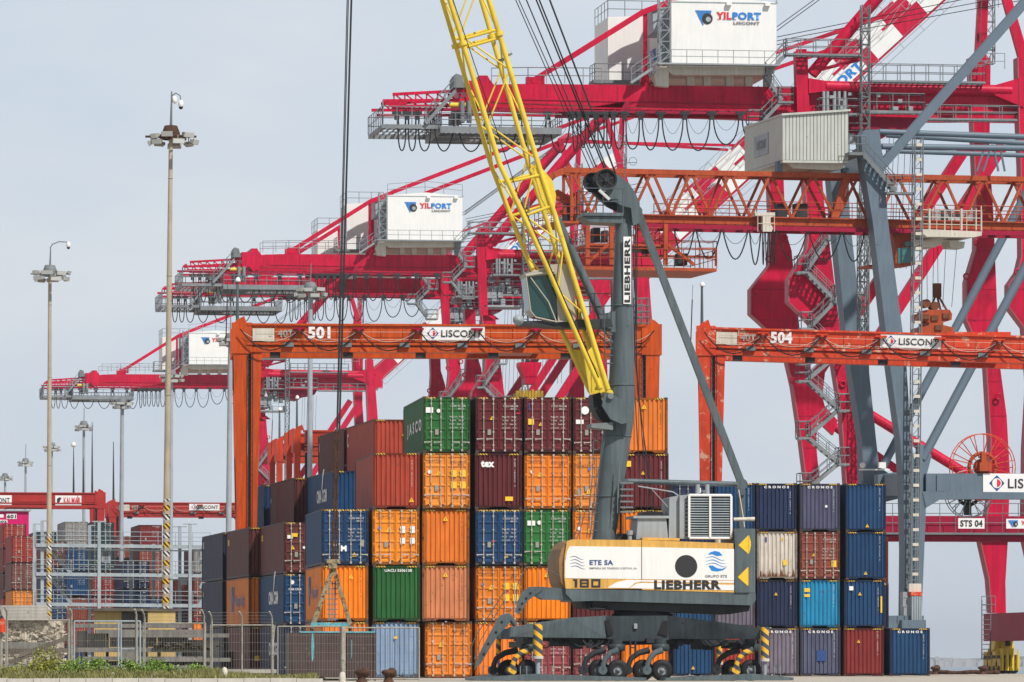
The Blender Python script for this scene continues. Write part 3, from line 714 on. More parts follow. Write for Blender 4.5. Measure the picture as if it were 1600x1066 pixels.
# ------------------------------------------------------------------ far yard on the left
GF = 'small containers in the far yard'
STK = [  # left pixel, top pixel, name of the stack, colours from the top down
    (-26, 868, 'at the left picture edge', ['grey', 'grey', 'blue', 'red', 'brown']),
    (5, 819, 'beneath the magenta beam', ['red', 'darkred', 'brown', 'red', 'blue', 'brown']),
    (18, 837, 'with the orange box, far left', ['red', 'dusty', 'amber', 'blue', 'brown']),
    (54, 831, 'left of the rack end', ['teal', 'navy', 'navy', 'blue', 'navy', 'brown']),
    (101, 815, 'topped by a pale grey box', ['grey', 'blue', 'blue', 'brick', 'red', 'navy']),
    (142, 816, 'topped by a dark teal box', ['teal', 'teal', 'darkred', 'rose', 'violet', 'navy']),
    (217, 820, 'behind the big mast, red topped', ['darkred', 'brick', 'brick', 'blue', 'blue', 'brown']),
    (193, 877, 'low, left of the big mast', ['navy', 'navy', 'brick', 'blue']),
    (151, 904, 'with violet boxes', ['violet', 'violet', 'darkred', 'navy']),
    (237, 905, 'just behind the big mast', ['blue', 'navy', 'navy', 'blue']),
    (270, 905, 'right of the big mast', ['brick', 'blue', 'red', 'navy']),
    (182, 838, 'beside the low navy ones', ['brick', 'darkred', 'navy', 'rose', 'blue', 'navy']),
    (66, 846, 'right of the rack end', ['brown', 'navy', 'blue', 'dusty', 'navy']),
    (302, 858, 'nearest the charcoal stack', ['grey', 'brick', 'darkred', 'orange', 'brown']),
]
PN = ['topmost', 'second from top', 'third from top', 'fourth from top', 'fifth from top', 'lowest']
CN = dict(amber='orange', darkred='dark red', dusty='dusty brown', teal='dark teal', brick='brick red', rose='rose red', grey='pale grey', navy='navy blue')
for px, py, nm, cs in STK:
    n = len(cs); Y = (n * 2.6 - EYE) * F / (HY - py); fr = Frame(px, Y, 8.0); rr = random.Random(px)
    for k, c in enumerate(cs):
        tier = n - 1 - k
        mk = [('data',)] if k < 4 else []
        l = f"distant {CN.get(c, c)} container, {PN[k] if k < n - 1 or n == 6 else 'lowest'} in the stack {nm}"
        container(place(fr, px, 0, tier, H=2.6, jit=.2), R(8.0), c, 'doors' if rr.random() < .8 else 'end', l, mk, H=2.591, group=GF, far=True)
def sag(a, b, d, n=8):
    a, b = Vector(a), Vector(b); return [a.lerp(b, i / n) - Vector((0, 0, d * 4 * (i / n) * (1 - i / n))) for i in range(n + 1)]
# ------------------------------------------------------------------ mobile harbour crane
HC = Frame(1010, 245, 8.0); P = HC.p
hc = thing('harbour_crane', 'mobile harbour crane with dark grey tower, yellow lattice boom and white and orange house', 'crane', HC.loc, HC.yaw)
def poly(mb, pts, t0, t1, mi=0, fr=None):
    """outline read off the near side at depth t0, given thickness to t1"""
    f = fr or HC; q = [f.p(x, y, t0) for x, y in pts]; return mb.prism([(v.x, v.z) for v in q], t0, t1, mi)

# tower: tapered tube with the kink at the boom pivot
b = MB(); prof = [(942, 850, 18), (945, 830, 18.5), (953, 765, 20.5), (961, 700, 22.3), (967, 660, 23), (970, 630, 22), (971.5, 590, 20), (972.5, 540, 18.5), (973, 475, 16.5), (973.5, 400, 14.2), (974, 350, 13)]
b.path([P(x, y) for x, y, r in prof], 1, 22, 0, [r * HC.m for x, y, r in prof])
tower = b.build('tower', M['cgrey'], hc)
b = MB()
for x, y, r in ((951.5, 776, 20.6), (963.5, 682, 23.2), (971, 602, 21), (973, 478, 17)):
    b.ring(P(x, y), r * HC.m, 0.03, 'z', 24, 5)
b.build('weld_flange', M['cgrey'], tower)
b = MB(); hz = P(974, 352); b.tube(P(974, 352), P(974, 318), 10.5 * HC.m, n=20)
for t in (-0.62, 0.42):
    poly(b, [(954, 312), (948, 300), (944, 282), (952, 270), (965, 273), (980, 285), (991, 299), (999, 316), (1001, 332), (998, 349), (989, 353), (986, 325), (973, 322)], t, t + 0.2)
poly(b, [(960, 275), (968, 274), (982, 286), (992, 300), (1000, 318), (992, 318), (982, 300), (968, 284)], -0.5, 0.5)
b.build('tower_head', M['cgrey'], hc)
def sheave(px, py, t, r, nm='sheave'):
    c = P(px, py, t); k = MB(); k.lathe(c, [(r, -.10), (r * .9, -.05), (r * .9, .05), (r, .10)], 'y', 28, 0)
    k.lathe(c, [(r, -.10), (r * .82, -.10), (r * .82, .10), (r, .10)], 'y', 28, 0)
    for i in range(6):
        a = i * math.pi / 3 + .3; k.beam(c, c + Vector((math.cos(a) * r * .85, 0, math.sin(a) * r * .85)), 0.09, 0.07, 0)
    k.disc(c, r * .22, c.y - .14, c.y + .14, 14, 0); k.disc(c, r * .83, c.y - .02, c.y + .02, 24, 1)
    return k.build(nm, [M['dark'], M['black']], hc)
sheave(947, 281, -0.75, 0.47); sheave(943, 282, -0.25, 0.45); sheave(926, 285, 0.3, 0.42); sheave(931, 285, 0.7, 0.42)
b = MB(); poly(b, [(926, 300), (946, 299), (966, 318), (966, 330), (950, 322)], 0.0, 0.5); b.build('sheave_bracket', M['dark'], hc)
b = MB(); b.beam(P(936, 297, -.9), P(952, 312, -.9), 0.2, 0.12); b.build('floodlight', M['lens'], hc)
b = MB(); z = P(930, 338).z; x0, x1 = HC.x(906), HC.x(968)
b.box(x0, -1.0, z - .06, x1, 1.0, z + .08); b.prism([(x0, z - .08), (x0 + .3, z - .32), (x1, z - .36), (x1, z - .08)], -.9, .9)
b.rail([(x1, -.95, z), (x0, -.95, z), (x0, .95, z), (x1, .95, z)], 1.12, .8, .022)
b.build('head_platform', [M['cgrey']], hc)
b = MB(); b.tube(P(976, 285, -.4), P(976, 243, -.4), .02, n=5); b.beam(P(960, 255, -.4), P(994, 254, -.4), .03); b.ring(P(989, 252, -.4), .17, .012, 'y', 16, 4)
b.build('wind_vane', M['galv_dark'], hc)
sg = MB(); a0, a1 = P(974.5, 475, -.60), P(986.5, 370.5, -.60)
c0 = P(980, 475, -.52); c1 = P(980, 370, -.52)
sg.box(c0.x - .165, c0.y - .02, c0.z, c0.x + .165, c0.y, c1.z); plate = sg.build('name_board', M['wht'], hc)
text('LIEBHERR', c0.x + .125, c0.y - .03, c0.z + .06, c1.z - c0.z - .12, .25, M['blk'], plate, .045, rot=(0, R(-90), 0))
# luffing strut behind the tower and the rods to the house
b = MB(); b.beam(P(996, 330, .1), P(1159, 757, .1), .30, .30); b.disc(P(996, 330), .2, -.12, .35, 16); b.disc(P(1159, 757), .24, -.12, .35, 18)
poly(b, [(984, 322), (993, 318), (1002, 330), (998, 345), (984, 350)], -.1, .3)
b.build('back_strut', M['cgrey'], hc)
b = MB(); b.tube(P(980, 752), P(1157, 757), .115, n=12); poly(b, [(956, 750), (982, 748), (982, 754), (968, 762)], -.1, .1); b.build('horizontal_strut', M['cgrey'], hc)
b = MB(); b.beam(P(1159, 762, .1), P(1159, 838, .1), .26, .3); b.disc(P(1159, 769), .15, -.15, .3, 14); b.build('mast_link', M['cgrey'], hc)
b = MB(); b.path([P(1154, 765, -.3), P(1161, 808, -.3), P(1163, 824, -.3)], .03, 5); b.build('safety_rope', M['beige'], hc)
# boom cylinder
b = MB(); b.tube(P(944, 503), P(871, 342), .19, .165, 16); b.disc(P(945, 506), .27, -.3, .3, 18); b.build('luffing_cylinder', M['cgrey'], hc)
b = MB(); b.tube(P(871, 342), P(864, 325), .085, n=12); b.build('cylinder_rod', M['galv_dark'], hc)
b = MB(); poly(b, [(936, 492), (962, 486), (962, 520), (942, 516)], -.35, .35); b.beam(P(940, 512, -.2), P(968, 549, -.2), .07); b.build('cylinder_bracket', M['cgrey'], hc)

# boom: four chords, lacing, batten frames, foot plates
NL = [(703, 0), (780, 255), (851, 408), (938, 607)]; NR = [(764, 0), (842, 260), (867, 337), (950, 609)]
FL = [(691, 0), (768, 260), (821, 397), (922, 612)]; FR = [(752, 0), (827, 260), (872, 400), (934, 580)]
TN, TF = -0.95, 0.95
def at(pts, y):
    for (xa, ya), (xb, yb) in zip(pts, pts[1:]):
        if y <= yb or (xb, yb) == pts[-1]: return xa + (xb - xa) * (y - ya) / (yb - ya)
def bp(pts, y, t): return P(at(pts, y), y, t)
boom = thing('boom', None, None); boom.parent = hc
ends = [-560]
b = MB()
for pts, t, r in ((NL, TN, .115), (NR, TN, .115), (FL, TF, .105), (FR, TF, .105)):
    ys = [-560, 0] + [y for x, y in pts[1:]]
    b.path([bp(pts, y, t) for y in ys], r, 10)
ch = b.build('chord', M['yellow'], hc)
b = MB()
stA = [-560, -470, -380, -290, -200, -110, -20, 55, 125, 195, 265, 335, 398, 455, 508]
for (A, tA), (B_, tB) in (((NL, TN), (NR, TN)), ((FL, TF), (FR, TF)), ((NL, TN), (FL, TF)), ((NR, TN), (FR, TF))):
    same = tA == tB
    for i, (y0, y1) in enumerate(zip(stA, stA[1:])):
        s, e = (A, B_) if i % 2 else (B_, A); ts, te = (tA, tB) if i % 2 else (tB, tA)
        off = -16 if same else 0
        b.tube(bp(s, y0 + (off if s in (NR, FR) else 0), ts), bp(e, y1 + (off if e in (NR, FR) else 0), te), .04, n=6, cap=False)
b.build('lacing', M['yellow'], hc)
b = MB()
for y in (62, 75, 338): 
    for (l, r, t) in ((NL, NR, TN), (FL, FR, TF)): b.tube(bp(l, y, t), bp(r, y - 16, t), .065, n=8)
for y in (285,):
    for (l, r, t) in ((NL, NR, TN), (FL, FR, TF)): b.tube(bp(l, y, t), bp(r, y - 12, t), .065, n=8)
for y, l in ((69, NL), (53, NR)): b.tube(bp(l, y, TN), bp(l, y, TF), .06, n=8)
b.build('batten', M['yellow'], hc)
b = MB()
for pts, y, t in ((NL, 68, TN), (NR, 53, TN), (FL, 72, TF), (FR, 57, TF)):
    c = bp(pts, y, t); d = (bp(pts, y + 9, t) - c).normalized(); b.tube(c - d * .09, c + d * .09, .19, n=14)
b.build('joint_flange', M['yellow'], hc)
b = MB()
poly(b, [(833, 262), (846, 262), (863, 282), (869, 305), (867, 325), (860, 335), (846, 310)], TN, TN + .25); poly(b, [(826, 255), (842, 262), (860, 330), (851, 336)], TF - .1, TF)
poly(b, [(905, 528), (911, 545), (918, 549), (927, 540), (951, 610), (938, 614)], TN - .02, TN + .06); poly(b, [(889, 528), (896, 546), (908, 548), (933, 610), (921, 616)], TF - .08, TF)
poly(b, [(913, 560), (945, 612), (922, 617)], -.1, .1); b.disc(P(947, 616), .15, TN - .1, TF + .1, 14)
b.build('boom_foot', M['yellow'], hc)
b = MB(); c = bp(NR, 88, TN); b.beam(c, P(800, 84, TN), .12, .10); b.beam(bp(NR, 92, TN), bp(FR, 95, TF), .12, .10); b.build('rope_guide', M['galv_dark'], hc)
b = MB(); b.path([bp(NL, -20, TN) + Vector((.1, -.1, 0)), bp(NL, 300, TN) + Vector((.18, -.1, 0)), bp(NL, 590, TN) + Vector((.12, -.1, 0))], .02, 4); b.build('boom_cable', M['black'], hc)
# pivot brackets on the tower
b = MB(); EL = [(941, 634), (943, 620), (947, 613), (955, 615), (976, 627), (990, 643), (989, 657), (972, 663), (954, 655)]
for t in (-1.15, .95): poly(b, EL, t, t + .2)
pv = b.build('boom_bracket', M['cgrey'], hc)
MB().disc(P(947, 621), .13, -1.28, -1.14, 16).build('pivot_pin', M['galv_dark'], pv)
b = MB(); poly(b, [(926, 617), (938, 613), (944, 640), (952, 662), (938, 655), (928, 640)], -.5, .7); b.build('bracket_gusset', M['black'], hc)
b = MB(); poly(b, [(924, 662), (958, 660), (958, 672), (940, 670), (924, 668)], -1.0, .3); b.build('ledge', M['galv_dark'], hc)
# operator's cab on the tower
b = MB(); poly(b, [(820, 428), (866, 413), (894, 412), (899, 424), (899, 500), (872, 503), (868, 428), (822, 433)], -.75, .95)
cab = b.build('cab', M['cabbeige'], hc)
b = MB(); poly(b, [(822, 433), (868, 427), (874, 462), (868, 500), (836, 494), (828, 484)], -.68, .88); b.build('cab_window', M['glass'], cab)
b = MB(); fr_ = [P(*q, -.8) for q in ((822, 433), (829, 486), (837, 496), (869, 503), (898, 501))]; b.path(fr_, .035, 5)
b.path([P(829, 434, -.8), P(857, 472, -.8), P(869, 502, -.8)], .03, 5); b.path([P(822, 431, -.8), P(866, 424, -.8)], .06, 5); b.build('window_frame', M['cabbeige'], cab)
b = MB(); poly(b, [(812, 502), (955, 498), (958, 512), (880, 512), (815, 507)], -.7, .9); b.rail([P(902, 500, -.6), P(955, 498, -.6)], 1.1, .7, .02); b.build('cab_platform', M['dark'], hc)
b = MB(); b.lathe(P(810, 500, -.8), [(.02, -.2), (.22, -.1), (.24, .05)], 'y', 16); b.build('cab_floodlight', M['galv'], hc)
b = MB()
for y in (515, 525, 536, 547, 558, 570): b.box(HC.x(945), -.9, P(945, y).z, HC.x(953), -.3, P(945, y).z + .04)
b.rail([P(945, 572, -.9), P(944, 512, -.9)], 1.0, .5, .02)
for y in range(690, 840, 14): b.box(HC.x(925 - (y - 690) * .02), -.75, P(930, y).z, HC.x(930), -.35, P(930, y).z + .03)
b.path([P(935, 672, -.7), P(928, 690, -.7), P(926, 740, -.7), P(917, 840, -.7)], .022, 5); b.path([P(944, 690, -.7), P(930, 760, -.7), P(922, 840, -.7)], .022, 5)
b.build('tower_ladder', M['cgrey'], hc)
# ropes from the boom head to the sheaves and down the tower
b = MB()
for (xa, ya), (xb, yb), t, r in (((700, -240), (923, 266), .5, .022), ((703, -240), (928, 262), .45, .022), ((722, -240), (932, 262), .3, .03), ((741, -240), (944, 263), -.3, .035), ((747, -240), (947, 262), -.4, .035), ((768, -240), (962, 272), -.75, .042)):
    b.tube(P(xa + 55 * 0, ya, t), P(xb, yb, t), r, n=6)
b.build('luffing_rope', M['rope'], hc)
b = MB()
for xs in (((993, 345), (992, 560), (1020, 810)), ((996, 350), (994, 560), (1013, 812)), ((990, 350), (991, 600), (1003, 812)), ((992, 420), (996, 610), (1024, 812))):
    b.path([P(x, y, .3) for x, y in xs], .022, 5)
b.build('winch_rope', M['rope'], hc)
b = MB()
for (xa, ya), (xb, yb), t in (((556, -560), (526, 672), -.12), ((558.5, -560), (527.5, 672), .1), ((564, -560), (529.5, 672), -.12), ((565.5, -560), (531, 672), .1)):
    b.tube(P(xa, ya, t), P(xb, yb, t), .022, n=6)
b.build('hoist_rope', M['rope'], hc)
b = MB(); c = P(560, -555); b.lathe(c, [(.5, -.3), (.42, 0), (.5, .3)], 'y', 20); b.beam(c, bp(NR, -560, 0), .2); b.beam(c, bp(NL, -560, 0), .2); b.build('boom_head', M['yellow'], hc)

# superstructure
T0, T1 = -1.75, 1.75
HOUSE = [(884, 921), (879, 914), (874, 895), (873, 872), (877, 856), (886, 846), (894, 843), (1146, 849), (1147, 926)]
M['house'] = paint('orange_house_paint', (0.70, 0.40, 0.10), 0.5, 0.12, 0.12, (0.30, 0.17, 0.07), streak=0.2)
M['hdark'] = paint('grimy_orange_paint', (0.30, 0.17, 0.07), 0.6, 0.2, 0.2)
b = MB(); poly(b, [(882, 919), (877, 910), (874, 893), (873.5, 874), (877.5, 858), (887, 847), (895, 844), (1146, 849.5), (1147, 926)], T0 + .12, T1)
house = b.build('house', M['hdark'], hc)
b = MB()
poly(b, [(886, 846), (894, 843), (1002, 844), (1002, 920), (884, 920), (881.5, 900), (882, 872)], T0, T0 + .3); poly(b, [(1003.2, 844), (1146, 849), (1147, 926), (1003.2, 922)], T0, T0 + .3)
b.build('side_panel', M['house'], house)
b = MB(); poly(b, [(883, 903.5), (883, 880), (886, 862), (890, 853.5), (1002, 855), (1002, 905)], T0 - .012, T0); poly(b, [(1003.2, 855), (1147, 858), (1147, 907), (1003.2, 905)], T0 - .012, T0)
b.build('white_panel', M['white'], house)
b = MB(); poly(b, [(949, 918.5), (963, 910), (980, 906.2), (1147, 908), (1147, 911), (1000, 909), (992, 911), (983, 919)], T0 - .012, T0); poly(b, [(984, 919), (994, 912.5), (1003, 911), (1147, 914.2), (1147, 922.5), (1010, 920)], T0 - .012, T0)
b.build('swoosh_stripe', M['wht'], house)
c = P(1072, 885, T0); MB().disc(c, 17.6 * HC.m, T0 - .02, T0, 32).build('round_intake', M['drk'], house)
def ht(s, x0, y0, x1, y1, m, bold=.02): 
    a, e = P(x0, y1, T0), P(x1, y0, T0); text(s, a.x, T0 - .026, a.z, e.x - a.x, e.z - a.z, M[m], house, bold)
ht('ETE SA', 921, 875.2, 958, 883, 'blu', .03); ht('EMPRESA DE TRÁFEGO E ESTIVA, SA', 921, 886, 995, 890, 'mgr', .01)
ht('GRUPO ETE', 1101.5, 898.5, 1136, 902.5, 'mgr', .015); ht('LIEBHERR', 1022, 907, 1126.5, 921, 'blk', .05); 
# squared figures 180
b = MB()
def seg(x0, y0, x1, y1): 
    a, e = P(x0, y1, T0), P(x1, y0, T0); b.box(a.x, T0 - .02, a.z, e.x, T0, e.z)
seg(898, 905, 902, 918); seg(895.5, 905, 898, 907.4)
for x in (906, 924):
    seg(x, 905, x + 14, 908); seg(x, 915, x + 14, 918); seg(x, 908, x + 3, 915); seg(x + 11, 908, x + 14, 915)
seg(909, 910.2, 917, 912.6); b.build('fleet_number', M['drk'], house)
def wave(mb, x0, x1, y, amp, wd, mi=0):
    up, lo = [], []
    for i in range(13):
        q = i / 12; xx = x0 + (x1 - x0) * q; yy = y + amp * math.sin(q * 2 * math.pi - math.pi * .2) + 3 * q - 1.5; h = wd * math.sin(math.pi * min(1, max(.12, q * .9 + .08)))
        up.append((xx, yy - h / 2)); lo.append((xx, yy + h / 2))
    poly(mb, up + lo[::-1], T0 - .022, T0 - .012, mi)
b = MB()
for k in range(4): wave(b, 890.5 + (k % 2) * 1.0, 912 + k * 1.2, 871.5 + k * 5, -1.6, .9)
b.build('wave_emblem', M['blu'], house)
b = MB()
for k in range(3): wave(b, 1102.5 + k * .6, 1133 + k * 1.2, 872.5 + k * 5, -2.2, 1.2)
poly(b, [(1106, 867), (1110, 863), (1117, 861), (1124, 862.5), (1129, 868), (1120, 869), (1113, 866)], T0 - .022, T0 - .012)
poly(b, [(1107, 884), (1113, 883.5), (1121, 888), (1128, 889), (1136, 886), (1130, 891), (1121, 893), (1112, 892)], T0 - .022, T0 - .012)
b.build('wave_emblem', M['sky'], house)
# counterweight
b = MB(); CWT = [(1148.5, 826), (1170, 826), (1171, 926), (1148.5, 926)]
poly(b, CWT, T0 - .05, T1); a = HC.x(1170, T0); z0, z1 = P(1170, 926, T0).z, P(1170, 826, T0).z
b.prism([(a, z0), (a, z1), (HC.x(1182, T0), z1 - .05), (HC.x(1181, T0), z0)], T0 + .28, T1)
b.add([(a, T0 - .05, z0), (HC.x(1182, T0), T0 + .28, z0), (HC.x(1182, T0), T0 + .28, z1), (a, T0 - .05, z1)], [(0, 1, 2, 3)])
cw = b.build('counterweight', M['cgrey'], hc)
b = MB()
for (cx_, cy_) in ((1163, 851), (1162, 901)):
    q = [P(cx_ - 9, cy_ + 1, T0 - .065), P(cx_ + 6.8, cy_ - 15, T0 - .065), P(cx_ + 6.8, cy_ + 15, T0 - .065)]
    b.prism([(v.x, v.z) for v in q], T0 - .062, T0 - .05)
    e = [P(cx_ + 7.2, cy_ - 15, T0 - .055), P(cx_ + 7.2, cy_ + 15, T0 - .055), P(cx_ + 10, cy_ + 2, T0 + .03), P(cx_ + 10, cy_ - 4, T0 + .03)]
    b.add([v + Vector((.004, -.012, 0)) for v in e], [(0, 1, 2, 3)])
b.build('warning_diamond', M['yel'], cw)
b = MB(); poly(b, [(884, 920), (1181, 926.5), (1181, 938), (1175, 946), (926, 939), (896, 940), (884, 928)], T0 + .02, T1 - .05)
b.build('main_frame', M['cgrey'], hc)
b = MB(); poly(b, [(905, 939), (1173, 944), (1170, 955), (1140, 960), (940, 952), (912, 950)], -1.3, 1.3); b.build('underframe', M['dark'], hc)
b = MB(); c = P(1003, 962); b.lathe((c.x, 0, P(1003, 968).z), [(1.0, 0), (1.32, .02), (1.32, .22), (1.2, .25), (1.2, .42), (.9, .45)], 'z', 32); b.build('slewing_ring', M['dark'], hc)
b = MB()
for (x0, y0, x1, y1) in ((918, 940, 944, 952), (924, 940, 950, 951)): b.path([P(x0, y0, -1.4), P(x0 + 4, y1, -1.5), P(x1 - 8, y1 + 1, -1.5), P(x1, y1 - 2, -1.4)], .05, 6)
b.build('hose', M['black'], hc)
# roof machinery
b = MB(); poly(b, [(994, 843), (997, 810), (1041, 809), (1044, 843)], -1.1, .8); poly(b, [(990, 806), (1046, 806), (1046, 810), (990, 810)], -1.2, .9)
wh = b.build('winch_housing', M['galv'], hc)
b = MB(); poly(b, [(1002, 806), (1006, 800), (1018, 798), (1020, 804), (1024, 799), (1035, 800), (1038, 806)], -.9, .6); b.build('rope_drum', M['black'], wh)
b = MB(); poly(b, [(1004, 844), (1004, 840), (1062, 841), (1062, 845)], -1.6, 1.2); b.build('roof_walkway', M['house'], hc)
b = MB(); b.disc(P(984, 838, -1), .01, -1, -.99, 6); b.tube(P(984, 844, -1), P(984, 830, -1), .1, n=10); b.tube(P(984, 836, -1), P(984, 829, -1), .14, n=10); b.build('vent_pipe', M['galv'], hc)
b = MB(); poly(b, [(1045, 842), (1046, 778), (1062, 774), (1062, 842)], -1.0, 1.0); poly(b, [(1062, 842), (1062, 774), (1076, 773), (1076, 842)], -1.2, 1.2)
cl = b.build('engine_cooler', M['galv'], hc)
b = MB(); a, e = P(1076, 842, -1.5), P(1145, 773, -1.5); b.box(a.x + .06, -1.28, a.z + .05, e.x - .06, 1.3, e.z - .05); b.build('radiator', M['black'], cl)
b = MB()
for q in range(17):
    zz = a.z + .1 + (e.z - a.z - .2) * q / 16; b.prism([(a.x + .06, zz), (e.x - .06, zz), (e.x - .06, zz + .045), (a.x + .06, zz + .045)], -1.36, -1.28)
b.build('grille', M['galv_light'], cl)
b = MB()
for x in (a.x, e.x - .09, (a.x + e.x) / 2 - .05): b.box(x, -1.42, a.z + .06, x + .09, -1.28, e.z - .06)
b.tube((a.x + .05, -1.36, e.z - .03), (e.x - .05, -1.36, e.z - .03), .06, n=8); b.tube((a.x + .05, -1.36, a.z + .03), (e.x - .05, -1.36, a.z + .03), .05, n=8); b.box(a.x, -1.28, e.z - .05, e.x, 1.3, e.z)
b.build('grille_frame', M['white'], cl)
b = MB()
for q in range(10): b.box(HC.x(1063), -1.27, P(1063, 838 - q * 6.2).z, HC.x(1069), -1.19, P(1063, 836 - q * 6.2).z)
b.build('cooling_slots', M['black'], cl)
b = MB(); b.tube(P(1090, 773, -.3), P(1090, 757, -.3), .1, n=10); b.tube(P(1105, 773, -.3), P(1105, 757, -.3), .1, n=10); b.build('exhaust_stack', M['galv'], hc)
b = MB(); b.tube(P(1146, 812, -.8), P(1179, 811, -.8), .085, n=12); b.build('exhaust_pipe', M['beige'], hc)
b = MB(); b.path([P(997, 760, -.9), P(1052, 769, -.9), P(1060, 775, -.9)], .035, 6); b.path([P(1018, 764, -.9), P(1050, 800, -.9)], .02, 5); b.build('hand_rail', M['galv'], hc)
b = MB()
for y in (757, 767, 777, 786, 795, 802): b.box(HC.x(964), -.95, P(964, y).z, HC.x(984), -.5, P(964, y).z + .07)
b.rail([P(965, 802, -.95), P(968, 755, -.95)], .9, .6, .02); b.build('access_steps', M['galv_dark'], hc)
b = MB(); b.box(HC.x(965), -.2, P(965, 846).z, HC.x(988), 1.2, P(965, 834).z); b.build('control_box', M['dark'], hc)

# chassis with splayed arms, jacks and wheels
b = MB()
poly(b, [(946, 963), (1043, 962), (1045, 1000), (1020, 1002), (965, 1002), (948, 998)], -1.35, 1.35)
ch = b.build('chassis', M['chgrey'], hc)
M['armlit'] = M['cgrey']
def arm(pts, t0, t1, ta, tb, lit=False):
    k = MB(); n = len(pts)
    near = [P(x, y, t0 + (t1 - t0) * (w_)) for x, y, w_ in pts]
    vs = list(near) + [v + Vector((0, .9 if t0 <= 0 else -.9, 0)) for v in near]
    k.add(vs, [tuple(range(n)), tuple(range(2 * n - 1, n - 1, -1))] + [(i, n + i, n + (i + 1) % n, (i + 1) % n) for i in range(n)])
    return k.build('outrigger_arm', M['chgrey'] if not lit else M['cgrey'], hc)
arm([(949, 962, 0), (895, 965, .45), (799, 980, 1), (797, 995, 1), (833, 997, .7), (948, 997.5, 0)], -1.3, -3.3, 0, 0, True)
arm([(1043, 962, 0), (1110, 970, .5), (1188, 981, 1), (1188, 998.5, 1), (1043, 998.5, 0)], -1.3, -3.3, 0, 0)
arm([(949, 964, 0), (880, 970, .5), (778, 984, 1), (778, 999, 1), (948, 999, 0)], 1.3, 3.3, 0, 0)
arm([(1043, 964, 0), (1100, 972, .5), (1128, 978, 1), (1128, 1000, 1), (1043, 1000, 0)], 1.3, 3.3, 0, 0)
def jack(px, y0, y1, t, r):
    k = MB(); k.tube(P(px, y0, t), P(px, y1, t), r, n=18); o = k.build('jack_sleeve', M['chev'], hc)
    MB().tube(P(px, y1 - 2, t), P(px, y1 + 2.5, t), r * 1.18, n=18).build('collar', M['beige'], o)
    MB().tube(P(px, y1 + 2, t), (HC.x(px, t), t, .12), r * .52, n=14).build('jack_rod', M['galv'], o)
jack(840.5, 975, 1027, -3.5, .20); jack(1195, 980, 1031, -3.5, .17); jack(779, 988, 1026, 3.5, .12); jack(1124, 1008, 1036, 3.5, .13)
b = MB()
def pad(px0, px1, pxc, t0, t1, px):
    k = MB(); x0, x1 = HC.x(px0, t0), HC.x(px1, t0); k.prism([(x0, .02), (x1, .02), (x1, .14), (HC.x(pxc, t0), .30), (x0, .12)], t0, t1)
    o = k.build('jack_pad', M['cgrey'], hc)
    h = MB()
    for xx in (px - 24, px + 16): h.path([(HC.x(xx, t0), t0 + .2, .2), (HC.x(xx, t0), t0 + .2, .62), (HC.x(xx + 10, t0), t0 + .2, .62), (HC.x(xx + 10, t0), t0 + .2, .2)], .022, 5)
    h.build('handle', M['galv_dark'], o)
pad(742, 1010, 838, -4.6, -2.4, 838); pad(1040, 1240, 1178, -4.6, -2.4, 1195)
pad(735, 820, 779, 2.6, 4.4, 779)
def wheelset(px, yc, lean, hazard=False, t=-2.3):
    """one swinging twin wheel unit: top cylinder, fork, two wheels"""
    s = thing('axle_unit', None, None); s.parent = hc
    k = MB(); c = P(px + lean, 1012, t); top = P(px + lean, 999, t)
    k.tube(top, P(px + lean, 1006, t), .26, n=18); k.lathe(P(px + lean, 1012, t), [(.30, -.16), (.37, -.12), (.38, 0), (.37, .12), (.30, .16)], 'z', 22); fk = k.build('wheel_leg', M['chgrey'], hc)
    bpy.data.objects.remove(s)
    z = .45
    for i, (dx, tt, dark) in enumerate(((0, t - .55, 0), (-33 * HC.m, t + .75, 1))):
        cx_ = HC.x(px, tt) + (dx if dark else 0) * .9; cc = Vector((cx_, tt, z))
        w = MB(); w.lathe(cc, [(.20, -.17), (.30, -.19), (.40, -.17), (.455, -.10), (.46, 0), (.455, .10), (.40, .17), (.30, .19), (.20, .17)], 'y', 28)
        wo = w.build('wheel', M['black'], fk)
        r_ = MB(); r_.lathe(cc, [(.24, -.14), (.22, -.17), (.19, -.10), (.10, -.10), (.08, -.19), (.01, -.20)], 'y', 20); r_.build('rim', M['galv_mid'] if not dark else M['galv_dark'], wo)
        k = MB(); a_ = Vector((HC.x(px + lean, t) - .05 - dark * .35, tt - .22, P(px, 1016, t).z)); kn = Vector((cx_ - .55, tt - .24, z + .50)); e_ = Vector((cx_ - .68, tt - .24, z + .0))
        k.path([a_, a_.lerp(kn, .55) + Vector((-.02, 0, .08)), kn, kn.lerp(e_, .5) + Vector((-.04, 0, 0)), e_, e_ + Vector((.03, 0, -.10))], .1, 10, 0, [.15, .13, .115, .115, .12, .06]); k.tube(e_ + Vector((0, -.1, 0)), e_ + Vector((0, .4, 0)), .19, n=16); k.tube(e_ + Vector((0, .25, 0)), cc, .09, n=10)
        k.build('fork', M['dark'] if dark else (M['hzd'] if hazard else M['cgrey']), fk)
M['hzd'] = stripes('hazard_fork', (0.78, 0.42, 0.02), (0.06, 0.07, 0.08), (.6, 0, 1), 2.6)
wheelset(965, 1051, -2); wheelset(1034, 1052, -2); wheelset(824, 1047, 2, True); wheelset(1173, 1058, 0, True)

